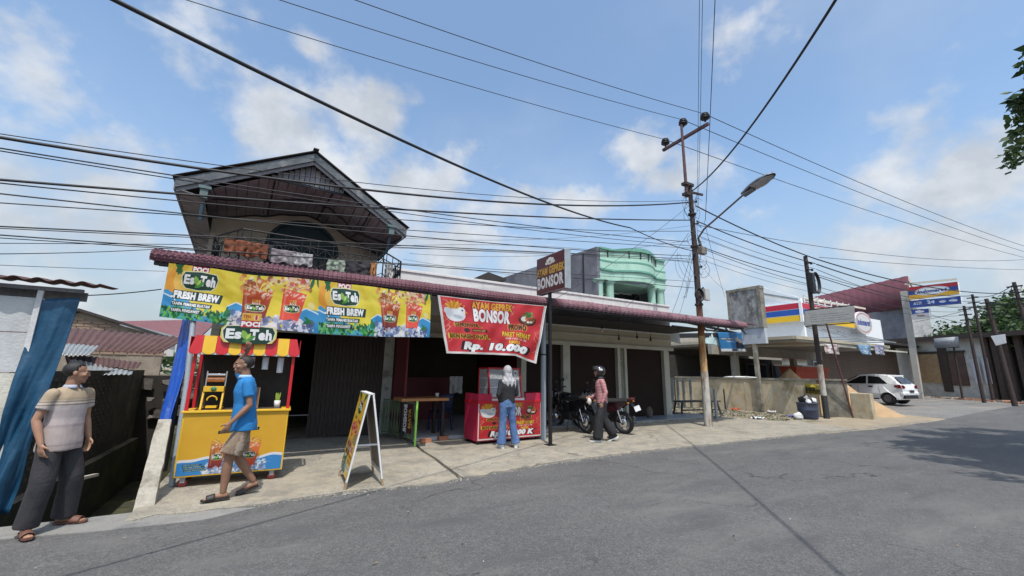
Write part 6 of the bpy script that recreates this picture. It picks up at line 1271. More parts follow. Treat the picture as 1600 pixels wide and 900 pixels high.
mb = MB(); a = P(1165, 545, X=20.5); b = P(1283, 533, X=22); mb.bar((19.9, a.y, 2.9), (21.9, 9.2, 2.95), .07, .08); mb.bar((21.9, 9.2, 2.95), (32, 9.3, 2.98), .07, .08); cp(mb, 'edge_beam', beigel)
for px in (1150, 1242): x = hq(px, 580).x; mb = MB(); mb.box((x-.18, HY-.1, 0), (x+.18, HY+.15, 2.549)); cp(mb, 'pillar', beigel if px == 1150 else beige)
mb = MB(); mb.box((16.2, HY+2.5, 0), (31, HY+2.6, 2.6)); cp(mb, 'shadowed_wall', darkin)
for px0, px1 in ((1165, 1196), (1204, 1236), (1253, 1268)):
    a, b = hq(px0, 560, HY+2.4), hq(px1, 560, HY+2.4); fr = MB(); fr.box((a.x, HY+2.38, .2), (b.x, HY+2.48, 2.3)); fr.v = [(x-22, y-HY, z) for x, y, z in fr.v]; fr = fr.build('window', mat('brown_frame', (.10, .08, .06), .7), ch_); mb = MB(); mb.box((a.x+.1, HY+2.35, .3), (b.x-.1, HY+2.379, 2.2)); mb.v = [(x-22, y-HY, z) for x, y, z in mb.v]; mb.build('pane', glass, fr)
rc_ = thing('red_counter', 'faded orange red stall counter showing over the wall under the carport', 'counter', (hq(1240, 580).x, HY-1, 0)); a, b = P(1214, 580, Y=HY-1), P(1267, 580, Y=HY-1); w2 = (b.x-a.x)/2
mb = MB(); mb.box((-w2, 0, 0), (w2, .8, 1.85)); mb.build('front', mat('faded_orange_red', (.45, .08, .04), .7, var=.12), rc_); mb = MB(); mb.box((-w2-.1, -.08, 1.85), (w2+.1, .85, 2.05)); mb.build('top', mat('faded_orange_red', (.45, .08, .04)), rc_); mb = MB(); mb.box((-w2*.5, .1, 2.06), (w2*.6, .5, 2.14)); mb.build('lid', whitep, rc_)
# white awning strip lying on the wall
a = P(1135, 589, X=18.1); b = P(1178, 590, X=17.9); mb = MB(); mb.ell(((a+b)/2)+Vector((0, 0, .0)), (.12, abs(a.y-b.y)/2+.1, .05), 12); o = mb.build('white_sack', mat('white_sack', (.65, .65, .62), .8, var=.15)); tag(o, 'flat white sack lying on top of the stained low wall', 'sack')
# ================================================================ BRICK HOUSE WITH POSTERS
BY = 14.6; bx0, bx1 = P(1268, 560, Y=BY).x, P(1402, 560, Y=BY).x; zt_ = P(1330, 537, Y=BY).z
bh_ = thing('brick_house', 'plain brick house wall behind the white car', 'house', (bx0, BY, 0)); 
mb = MB(); mb.box((0, 0.03, 0), (bx1-bx0, .3, zt_)); mb.build('wall_core', mortar, bh_)
c0 = MB(); c0.box((0, 0, 0), (bx1-bx0, .03, .085)); o = c0.build('brick_course', mat('brown_brick', (.17, .115, .085), .9, var=.45, scale=2.5, stretch=(2.2, 1, 8), bump=.4), bh_, loc=(0, 0, .01)); nz_ = int(zt_/.11)
for k in range(1, nz_): share('brick_course', o.data, bh_, (0, random.uniform(-.004, .004), .01+k*.11))
mb = MB(); mb.box((-.3, -1.6, zt_), (bx1-bx0+.2, .4, zt_+.12)); mb.build('roof_edge', tiledk, bh_)
mb = MB(); w0 = P(1273, 571, Y=BY).x-bx0; mb.box((.15, -.03, 1.5), (1.0, -.002, 2.6)); f_ = mb.build('window', whitep, bh_); mb = MB(); mb.box((.2, -.045, 1.55), (.95, -.031, 2.5)); mb.build('pane', glass, f_)
def poster(px0, px1, py0, py1, Y, cols, lab, sk=0, txt=None):
    c = Canvas(160, 120, cols[0]); c.blobs(26, (0, 0, 160, 120), (10, 30), cols[1:], .8)
    if txt: c.text(txt, 20, 44, 30, C('ffffff'), w=120, bold=.05)
    a, b = P(px0, py0, Y=Y), P(px1, py1, Y=Y); mb = MB(); mb.grid(lambda u, v: (a.x+(b.x-a.x)*(u*(1-sk*v)+sk*v), Y+.05*math.sin(u*6+v*3), a.z+(b.z-a.z)*v), 8, 8)
    k_ = 'poster_%d' % px0; o = flipv(mb.build('poster', mat(k_, img=c.image(k_), rough=.6, var=0, bump=0), solid=.01)); tag(o, lab, 'poster'); return o
pal = [C('d8d4cc'), C('b08a80'), C('c8a8a0'), C('8898a8'), C('e8e4dc'), C('70606a')]
poster(1289, 1313, 537, 554, 8.6, [C('e8e4e0'), C('c89a90'), C('b06860'), C('f0ece4'), C('88606a')], 'pale pinkish poster of four figures hung between the two poles')
poster(1339, 1363, 538, 555, 9.1, [C('7aa8d0'), C('a8c8e0'), C('4a78a8'), C('e8f0f4'), C('90b8d8')], 'light blue skewed banner on the brick house', .3)
poster(1367, 1384, 539, 555, 9.1, [C('b8b8c8'), C('7868a0'), C('d8d8e0'), C('5a5a80')], 'grey and violet poster right of the light blue banner')
# pale render wall right of bricks
xw0, xw1 = P(1403, 570, Y=BY+.6).x, P(1432, 570, Y=BY+.6).x
# ================================================================ CONVENIENCE STORE
IX, IY = 26., 11.9
st_ = thing('convenience_store', 'white convenience store with red, blue and yellow striped fascia behind the billboard', 'shop', (IX, IY, 0))
def ip(mb, name, m_): mb.v = [(x-IX, y-IY, z) for x, y, z in mb.v]; return mb.build(name, m_, st_)
wh = mat('clean_white_panel', (.80, .82, .84), .6, var=.04, bump=.03)
mb = MB(); mb.prism([(IX+.3, 11.9, 3.7), (IX+.3, 11.9, 6.0), (IX+.3, 14.3, 7.15), (IX+.3, 15.6, 7.3), (IX+.3, 15.6, 3.7)], (.2, 0, 0)); ip(mb, 'gable_wall', wh)
mb = MB(); mb.bar((IX+.22, 12.0, 5.9), (IX+.22, 15.6, 7.1), .06, .12); ip(mb, 'roof_trim', steel)
mb = MB(); mb.box((IX+.5, 12.2, 3.7), (38, 12.5, 5.6)); ip(mb, 'front_wall', wh)
SE = P(1363, 505, Y=IY-.2).x; zs0, zs1 = 4.62, 5.70; st3 = (zs1-zs0)/3
for k, m_ in enumerate((mat('store_yellow', (.80, .50, .02), .4, var=.04), mat('store_blue', (.02, .09, .40), .4, var=.04), mat('store_red', (.50, .02, .05), .4, var=.04))):
    mb = MB(); mb.box((IX, IY, zs0+st3*k+.02), (IX+.29, 15.2, zs0+st3*(k+1)-.02)); ip(mb, 'side_stripe', m_)
    mb = MB(); mb.box((IX+.06, IY-.12, zs0+st3*k+.02), (SE, IY-.002, zs0+st3*(k+1)-.02)); ip(mb, 'front_stripe', m_)
mb = MB(); mb.box((IX+.01, IY-.1, zs0), (SE, IY+.05, zs1)); mb.box((IX+.02, IY+.05, zs0), (IX+.28, 15.2, zs1)); ip(mb, 'sign_box', wh)
mb = MB(); mb.box((IX-.03, IY-.15, zs0-.05), (IX+.055, IY-.001, zs1+.05)); ip(mb, 'corner_post', wh)
for k in range(4): x = IX+1+k*1.9; mb = MB(); mb.bar((x, IY-1.8, 3.65), (x, IY+.2, 4.35), .05, .05); mb.bar((x, IY-1.8, 3.65), (x, IY, 3.7), .05, .05); ip(mb, 'canopy_strut', steel)
mb = MB(); mb.bar((IX+.5, IY-1.8, 3.65), (IX+7.2, IY-1.8, 3.65), .06, .06); ip(mb, 'canopy_edge', steel)
lg = Canvas(500, 260, C('f0b818')); lg.rect(0, 0, 500, 90, C('c01828')); lg.rect(0, 86, 500, 170, C('1848a0')); lg.ell(250, 130, 235, 118, C('ffffff')); lg.ell(250, 130, 215, 102, C('c01828')); lg.ell(250, 130, 205, 94, C('ffffff')); lg.text('Indomaret', 75, 95, 62, C('1848a0'), w=350, bold=.06, shear=.2)
lgm = mat('store_oval_print', img=lg.image('store_oval'), rough=.4, var=0, bump=0)
a, b = P(1334, 488, Y=IY-.2), P(1364, 520, Y=IY-.2); mb = MB(); n = 26; cx, cz, rx_, rz_ = (a.x+b.x)/2, 5.05, (b.x-a.x)/2, .75
f = [(cx+rx_*math.cos(2*PI*i/n), IY-.22, cz+rz_*math.sin(2*PI*i/n)) for i in range(n)]; mb.add(f, [tuple(range(n))[::-1]], 0, False, [(.5+.48*math.cos(2*PI*i/n), .5+.46*math.sin(2*PI*i/n)) for i in range(n)]); bk_ = [(x, y+.1, z) for x, y, z in f]
mb.add(f+bk_, [(i, (i+1) % n, (i+1) % n+n, i+n) for i in range(n)], 1, False, [(0, 0)]*(2*n)); ip(mb, 'oval_sign', [lgm, wh])
mb = MB(); mb.grid(lambda u, v: (27.2+u*1.9, IY-.13, 5.66-.26*v), 1, 1); mb.v = [(x-IX, y-IY, z) for x, y, z in mb.v]; lr = Canvas(300, 60, C('b01424')); lr.text('Indomaret', 20, 10, 40, C('f4e8e8'), w=260, bold=.05); flipv(mb.build('lettering', mat('store_small_print', img=lr.image('store_small'), rough=.4, var=0, bump=0), st_))
# cream roof strips and rails over the store front
for k, (pa, pb) in enumerate((((1254, 466), (1300, 473)), ((1302, 473), (1336, 479)))):
    a, b = P(*pa, Y=13), P(*pb, Y=13); mb = MB(); mb.prism([(a.x, 12.4, a.z-.3), (b.x, 12.4, b.z-.3), (b.x, 13.2, b.z), (a.x, 13.2, a.z)], (0, 0, .12)); ip(mb, 'cream_awning', mat('cream_awning', (.62, .57, .46), .7, var=.15))
mb = MB()
for k in range(8): x = IX+1.6+k*.85; mb.bar((x, 12.3, 5.6), (x, 12.3, 6.4), .05, .05)
mb.bar((IX+1.5, 12.3, 6.35), (IX+7.6, 12.3, 6.2), .05, .05); mb.bar((IX+1.5, 12.3, 6.0), (IX+7.6, 12.3, 5.9), .04, .04); ip(mb, 'roof_rail', whitep)
# grey notice board on its post
nb = Canvas(600, 200, C('8e9192'))
for k, w_ in enumerate((60, 420, 480, 430, 500)): nb.rect(60 if k else 40, 38+k*30, 60+w_, 44+k*30, C('3a3c40')); nb.blobs(20, (60, 36+k*30, 60+w_, 46+k*30), (3, 9), [C('8e9192')], .9)
nb.blobs(40, (0, 0, 600, 200), (10, 50), [C('9a9d9e'), C('84878a')], .3)
NP = P(1333, 653, Z=0); nyy = NP.y
nt_ = thing('notice_board', 'long grey notice board with faded lines of print on a thin rusty post', 'sign', (NP.x, nyy, 0))
c4 = [P(1258, 486, Y=nyy+.2), P(1335, 478, Y=nyy-.9), P(1336, 502, Y=nyy-.9), P(1258, 508, Y=nyy+.2)]
c4 = [Vector(c)-Vector((NP.x, nyy, 0)) for c in c4]
mb = MB(); mb.grid(lambda u, v: c4[0].lerp(c4[1], u).lerp(c4[3].lerp(c4[2], u), v), 2, 2); flipv(mb.build('board_face', mat('notice_print', img=nb.image('notice'), rough=.7, var=.05, bump=0), nt_, solid=.0))
mb = MB(); mb.prism([c+Vector((.02, .02, 0)) for c in c4], (.09, .06, 0)); mb.build('board_box', steel, nt_)
mb = MB(); mb.prism([c4[0]+Vector((0, 0, .02)), c4[1]+Vector((0, 0, .02)), c4[1]+Vector((.1, .06, .02)), c4[0]+Vector((.1, .06, .02))], (0, 0, .03)); mb.prism([c4[3]+Vector((0, 0, -.03)), c4[2]+Vector((0, 0, -.03)), c4[2]+Vector((.1, .06, -.03)), c4[3]+Vector((.1, .06, -.03))], (0, 0, -.03)); mb.build('frame', darkm, nt_)
t_ = P(1311, 504, Y=nyy-.3)-Vector((NP.x, nyy, 0)); mb = MB(); mb.tube([(0, 0, 0), (t_.x, .12, t_.z)], .032, 8); mb.build('post', mat('maroon_rust_post', (.12, .05, .045), .8, var=.3, scale=4), nt_)
# ================================================================ BIG MAROON ROOF HOUSE
mr = thing('maroon_roof_house', 'tall house with a broad maroon roof and unpainted grey walls', 'house', (44, 14, 0))
def mp_(mb, name, m_, **k): mb.v = [(x-44, y-14, z) for x, y, z in mb.v]; return mb.build(name, m_, mr, **k)
a, b, c, d = P(1228, 475, X=68), P(1419, 432, X=58), P(1423, 479, X=56), P(1240, 512, X=62)
mb = MB(); n_ = 40
mb.grid(lambda u, v: a.lerp(b, u).lerp(d.lerp(c, u), v)+Vector((0, 0, .05*abs(math.sin(u*n_*1.57)))), 160, 2); mp_(mb, 'roof', maroon, solid=.1)
e = 0; mb = MB(); mb.prism([tuple(b), tuple(P(1437, 466, X=59)), tuple(P(1437, 470, X=59)), tuple(b+Vector((0, 0, -.35)))], (.3, 0, 0)); mb.prism([tuple(b+Vector((.3, .2, -.1))), tuple(P(1437, 466, X=59)), tuple(P(1425, 480, X=59)), tuple(c)], (.2, 0, 0)); mp_(mb, 'gable_end', mat('pale_gable', (.5, .45, .42), .8))
a, b, c, d = P(1352, 490, X=57.5), P(1418, 479, X=56.8), P(1420, 560, X=56.8), P(1352, 560, X=57.5); mb = MB(); mb.prism([tuple(a), tuple(b), (b.x, b.y, 0), (a.x, a.y, 0)], (.3, 0, 0)); mp_(mb, 'front_wall', greyw)
a, b = P(1419, 480, X=57.1), P(1448, 480, X=58); mb = MB(); mb.prism([(a.x, a.y, P(1419, 478, X=57).z), (b.x, b.y, P(1440, 484, X=58).z), (b.x, b.y-.0, 0), (a.x, a.y, 0)], (.3, 0, 0)); mp_(mb, 'side_wall', mat('streaked_pale_wall', (.45, .45, .44), .85, var=.2, dirt=(.2, .2, .2), dscale=.6, dlo=.5, dhi=.7))
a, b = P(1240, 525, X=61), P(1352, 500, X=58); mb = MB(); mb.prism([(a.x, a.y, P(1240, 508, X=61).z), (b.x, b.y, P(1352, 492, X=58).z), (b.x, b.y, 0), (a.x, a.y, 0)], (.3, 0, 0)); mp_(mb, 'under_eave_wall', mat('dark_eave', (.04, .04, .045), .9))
# ================================================================ PYLON WITH STORE SIGNS
PX_ = 40.; pb = P(1438, 622, X=PX_); pt = P(1412, 455, X=PX_); py_ = pb.y
py = thing('sign_pylon', 'tall square concrete pylon beside the white car carrying the store signs', 'pylon', (PX_, py_, 0))
mb = MB(); mb.bar((0, 0, -.05), (0, pt.y-py_, pt.z), .33, .30, up=(1, 0, 0)); mb.build('column', mat('pale_concrete_pylon', (.38, .36, .32), .85, var=.1), py)
def psign(name, c4, img, lab=None, m_=None):
    q = [P(*c, X=PX_-.5)-Vector((PX_, py_, 0)) for c in c4]; mb = MB(); mb.grid(lambda u, v: q[0].lerp(q[1], u).lerp(q[3].lerp(q[2], u), v), 1, 1); flipv(mb.build(name, m_, py))
    mb = MB(); mb.prism([v+Vector((.01, 0, 0)) for v in q], (.3, 0, 0)); mb.build('sign_case', wh, py)
g1 = Canvas(500, 180, C('f0b818')); g1.rect(0, 0, 500, 62, C('b81828')); g1.rect(0, 60, 500, 120, C('1848a0')); g1.ell(240, 88, 175, 62, C('ffffff')); g1.ell(240, 88, 168, 55, C('1848a0')); g1.ell(240, 88, 164, 51, C('ffffff')); g1.text('Indomaret', 100, 66, 46, C('1848a0'), w=280, bold=.06, shear=.2)
psign('store_sign', ((1419, 449), (1496, 440), (1499, 459), (1420, 475)[:1]+(468,)), None, None, mat('pylon_sign_print', img=g1.image('pylon_sign'), rough=.4, var=0, bump=0))
g2 = Canvas(500, 100, C('1848a8')); g2.text('ATM', 40, 25, 40, C('d8e4f8'), w=80, bold=.05); g2.text('24', 180, 20, 46, C('d8e4f8'), w=70, bold=.05); g2.ell(330, 50, 34, 18, C('e0ecf8')); g2.ell(430, 50, 42, 18, C('e0ecf8')); g2.ell(430, 36, 26, 10, C('b8d0f0'))
psign('service_sign', ((1421, 470), (1501, 463), (1502, 474), (1422, 481)), None, None, mat('service_sign_print', img=g2.image('service_sign'), rough=.4, var=0, bump=0))
g3 = Canvas(300, 150, C('d8d8d8')); g3.rect(0, 0, 300, 70, C('2848a0')); g3.ell(140, 40, 80, 22, C('e8e8f0')); g3.text('Point', 100, 90, 34, C('904028'), w=110, bold=.05)
psign('small_sign', ((1424, 484), (1451, 482), (1453, 496), (1425, 499)), None, None, mat('small_sign_print', img=g3.image('small_sign'), rough=.4, var=0, bump=0))
mb = MB(); a = P(1414, 444, X=PX_-.1)-Vector((PX_, py_, 0)); b = P(1495, 436, X=PX_-.1)-Vector((PX_, py_, 0)); mb.bar(a, b, .12, .12); mb.build('top_bar', beigel, py)
# ================================================================ LOW SHOPS ALONG THE FAR BEND
ls = thing('low_shops', 'row of low run down shops with brown shutters along the far bend', 'shop', (46, 10, 0))
def lp_(px, pyy, X): return P(px, pyy, X=X)
FA, FB = Vector((48.5, P(1400, 600, X=48.5).y, 0)), Vector((44.5, P(1700, 600, X=44.5).y, 0)); fd = (FB-FA); fl = fd.length; fR = Matrix.Rotation(math.atan2(fd.y, fd.x), 4, 'Z')
def fu(px):
    "distance along the shop front under a pixel column"
    dr = FW+RT*((px-800)/F)-UP*((600-450)/F); n_ = Vector((fd.y, -fd.x, 0)); t = n_.dot(FA)/n_.dot(dr); return (dr*t-FA).dot(fd)/fl
def lsb(a, b, name, m_): mb = MB(); mb.box(a, b); mb.v = [tuple((fR @ Vector(v))+FA-Vector((46, 10, 0))) for v in mb.v]; return mb.build(name, m_, ls)
pw = mat('grimy_pale_wall', (.60, .59, .54), .9, var=.2, scale=1, dirt=(.36, .35, .31), dscale=.8, dlo=.45, dhi=.7)
hz_ = 5.3
lsb((-2, 0, 0), (fu(1548), .25, 4.7), 'front_wall', pw)
for a_, b_, z0, z1, m_, nm in ((1402, 1428, 0, 4.2, wh if False else mat('bright_grimy_wall', (.55, .55, .53), .9, var=.1), 'wall_panel'), (1437, 1474, 1.2, 3.5, mat('tan_board', (.42, .29, .16), .8, var=.2), 'shutter'), (1475, 1489, .5, 5.0, mat('dark_brown_board', (.07, .05, .04), .8, var=.2), 'shutter'), (1490, 1516, 1.0, 3.6, mat('brown_board2', (.12, .075, .06), .8, var=.2), 'shutter')):
    lsb((fu(a_), -.08, z0), (fu(b_), -.001, z1), nm, m_)
lsb((fu(1428), -.12, 3.55), (fu(1520), -.082, 3.7), 'lintel', mat('dark_brown_board', (.07, .05, .04)))
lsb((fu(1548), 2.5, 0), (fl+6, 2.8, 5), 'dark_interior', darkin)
for px in (1549, 1562, 1580, 1600): lsb((fu(px), -.1, 0), (fu(px)+.3, .2, 4.6), 'post', mat('dark_brown_board', (.07, .05, .04)))
lsb((-2.5, -.6, 4.7), (fl+6, 3, 4.85), 'roof', tiledk); lsb((-2.5, -.7, 4.55), (fl+6, -.6, 4.9), 'roof_edge', mat('dark_brown_board', (.07, .05, .04)))
for px0, px1, z0, z1, lab in ((1530, 1541, 1.2, 3.0, 'left one of two pale cloths hanging at the dark stalls'), (1546, 1556, 1.2, 3.1, 'right one of two pale cloths hanging at the dark stalls')):
    mb = MB(); mb.box((fu(px0), -.3, z0), (fu(px1), -.27, z1)); mb.v = [tuple((fR @ Vector(v))+FA) for v in mb.v]; o = mb.build('cloth', mat('pale_lilac_cloth', (.55, .56, .62), .8, var=.1)); tag(o, lab, 'cloth')
c4 = [P(1460, 529, X=43.6), P(1497, 526, X=43.6), P(1499, 542, X=43.6), P(1461, 544, X=43.6)]
tbc = Canvas(300, 130, C('aab0b8')); tbc.text('TOBAC', 80, 40, 30, C('70767e'), w=140, bold=.04)
mb = MB(); mb.grid(lambda u, v: c4[0].lerp(c4[1], u).lerp(c4[3].lerp(c4[2], u), v), 2, 2); o = flipv(mb.build('white_hoarding', mat('hoarding_print', img=tbc.image('hoarding'), rough=.6, var=0, bump=0), solid=.1)); tag(o, 'small pale grey hoarding above the brown shutters', 'sign')
c4 = [P(1548, 525, X=37.4), P(1570, 522, X=37.4), P(1572, 536, X=37.4), P(1556, 540, X=37.4)]; mb = MB(); mb.prism(c4, (.08, 0, 0)); o = mb.build('tilted_sign', mat('pale_sign', (.6, .62, .62), .6, var=.2)); tag(o, 'small tilted pale sign fixed on the thickest far pole', 'sign')
# far kerb rubble
mb = MB()
for k in range(260):
    u = rnd.random(); p = FA.lerp(FB, u*1.3-.1)+Vector((-2.2-rnd.random()*1.2, -.3, 0)); s_ = .06+.14*rnd.random(); mb.box((p.x-s_, p.y-s_, -.02), (p.x+s_, p.y+s_, s_*.8), rnd.randrange(2), j=.04)
o = mb.build('rubble', [mat('brick_rubble', (.32, .17, .11), .9), mat('grey_rubble', (.33, .31, .28), .9)]); o['kind'] = 'stuff'; tag(o, 'broken bricks and rubble along the far roadside', 'rubble')
# mid fill: houses behind the row so that no open plain shows
def box_house(name, lab, x0, x1, y, d, z, m1, m2, rh=1.2):
    t = thing(name, lab, 'house', (x0, y, 0)); mb = MB(); mb.box((0, 0, 0), (x1-x0, d, z)); mb.build('wall', m1, t); mb = MB(); mb.prism([(-.4, -.4, z), (-.4, d/2, z+rh), (-.4, d+.4, z), (-.4, d+.4, z-.1), (-.4, d/2, z+rh-.12), (-.4, -.4, z-.1)], (x1-x0+.8, 0, 0)); mb.build('roof', m2, t)
box_house('back_house', 'low grey house glimpsed between the last pillar and the blank billboard', 14.5, 25, 21, 8, 2.9, greyw, rust, .5)
box_house('back_house', 'far low house closing the view behind the shelter and ditch', -26, -9, 26, 8, 2.2, mat('grey_beige_wall', (.3, .28, .24)), rust, .6)
box_house('back_house', 'low house far off behind the carport and store', 30, 60, 24, 8, 3.4, pw, rust, .9)
# ================================================================ TREES
leafm = [mat('leaf_dark', (.035, .07, .025), .6, var=.25, bump=0, tr_leaf=.25), mat('leaf_mid', (.06, .105, .035), .6, var=.25, bump=0, tr_leaf=.25), mat('leaf_light', (.10, .15, .05), .6, var=.2, bump=0, tr_leaf=.3)]
bark = mat('bark', (.12, .09, .07), .95, var=.3, bump=.6)
def tree(name, lab, base, H, clumps, nleaf, ls_, seed, droop=0, cat='tree', trunk=.25):
    rnd = random.Random(seed); t = thing(name, lab, cat, base); mb = MB()
    top = Vector((0, 0, H*.55)); mb.tube([(0, 0, -.1), (.1, .05, H*.25), tuple(top)], [trunk, trunk*.75, trunk*.5], 9)
    for c, r in clumps: c = Vector(c); mid = top.lerp(c, .5)+Vector((0, 0, -.2)); mb.tube([top-Vector((0, 0, H*.1*rnd.random())), mid, c], [trunk*.4, trunk*.22, .03], 6)
    mb.build('trunk', bark, t); mb = MB()
    for c, r in clumps:
        c = Vector(c); nl = int(nleaf*r**2)
        subs = [c+Vector((rnd.gauss(0, 1), rnd.gauss(0, 1), rnd.gauss(0, .8)))*r*.42 for _ in range(14)]
        for _ in range(nl):
            s0 = subs[rnd.randrange(14)]; v = Vector((rnd.gauss(0, 1), rnd.gauss(0, 1), rnd.gauss(0, .8))).normalized()*r*.42*rnd.random()**.4; p = s0+v
            a = Vector((rnd.gauss(0, 1), rnd.gauss(0, 1), rnd.gauss(0, .6)-droop)).normalized(); b = a.cross(Vector((rnd.gauss(0, 1), rnd.gauss(0, 1), rnd.gauss(0, 1)))).normalized(); l = ls_*(.6+.8*rnd.random()); w_ = l*.26
            mb.add([p, p+a*l*.5+b*w_, p+a*l, p+a*l*.5-b*w_], [(0, 1, 2, 3)], rnd.choice((0, 0, 1, 1, 2)))
    mb.build('crown', leafm, t); return t
tree('roadside_tree', 'leafy roadside tree whose branch tips hang into the right edge', (14.5, -1.8, 0), 9.0, [((-2.25, 2.62, 6.95), .45), ((-1.2, 2.75, 7.1), .65), ((-2.1, 2.25, 6.5), .5), ((-2.3, 1.6, 7.3), 1.0), ((-3.6, 1.2, 7.0), 1.1), ((-4.6, .6, 6.8), .9), ((-2.6, .2, 7.4), 1.5), ((-.6, .9, 7.6), 1.4), ((1.0, 1.8, 7.6), 1.2), ((1.6, .4, 8.0), 1.7), ((3.0, 1.2, 7.8), 1.3), ((3.6, -1.4, 7.6), 1.6), ((0, -2, 7.8), 1.7)], 2000, .19, 3, .6)
for k, (px, X, r, H, lab) in enumerate(((1502, 62, 2.8, 7.2, 'rounded far tree just right of the white hoarding'), (1530, 60, 3.0, 7.0, 'dark far tree behind the slim poles'), (1565, 58, 2.6, 6.0, 'low far tree between thick and tallest pole'), (1603, 52, 3.2, 8.6, 'taller far tree at the right edge behind the tallest pole'), (1640, 50, 3, 7.5, 'far tree just beyond the right edge'))):
    p = P(px, 600, X=X); tree('far_tree', lab, (p.x, p.y, 0), H, [((0, 0, H*.72), r*.8), ((-.6*r, .5, H*.62), r*.6), ((.2, -.7*r, H*.62), r*.65), ((0, .7*r, H*.6), r*.65), ((.5*r, 0, H*.85), r*.5)], 260, .38, 10+k)
# far greenery line behind everything
mb = MB(); rnd = random.Random(8)
for k in range(9000):
    a = rnd.uniform(-.75, 1.75); d = rnd.uniform(95, 120); x = math.sin(a)*d; y = math.cos(a)*d
    z = rnd.random()**.8*(3.2+1.6*mn.noise(Vector((a*9, 0, 0)))+1.3*mn.noise(Vector((a*31, 0, 0)))); l = .9+rnd.random()
    v = Vector((rnd.gauss(0, 1), rnd.gauss(0, 1), rnd.gauss(0, 1))).normalized(); w_ = v.cross(Vector((0, 0, 1))).normalized()
    p = Vector((x, y, z)); mb.add([p, p+v*l*.5+w_*l*.4, p+v*l, p+v*l*.5-w_*l*.4], [(0, 1, 2, 3)], rnd.randrange(3))
o = mb.build('distant_treeline', leafm); o['kind'] = 'stuff'; tag(o, 'low distant belt of trees along the horizon', 'treeline')
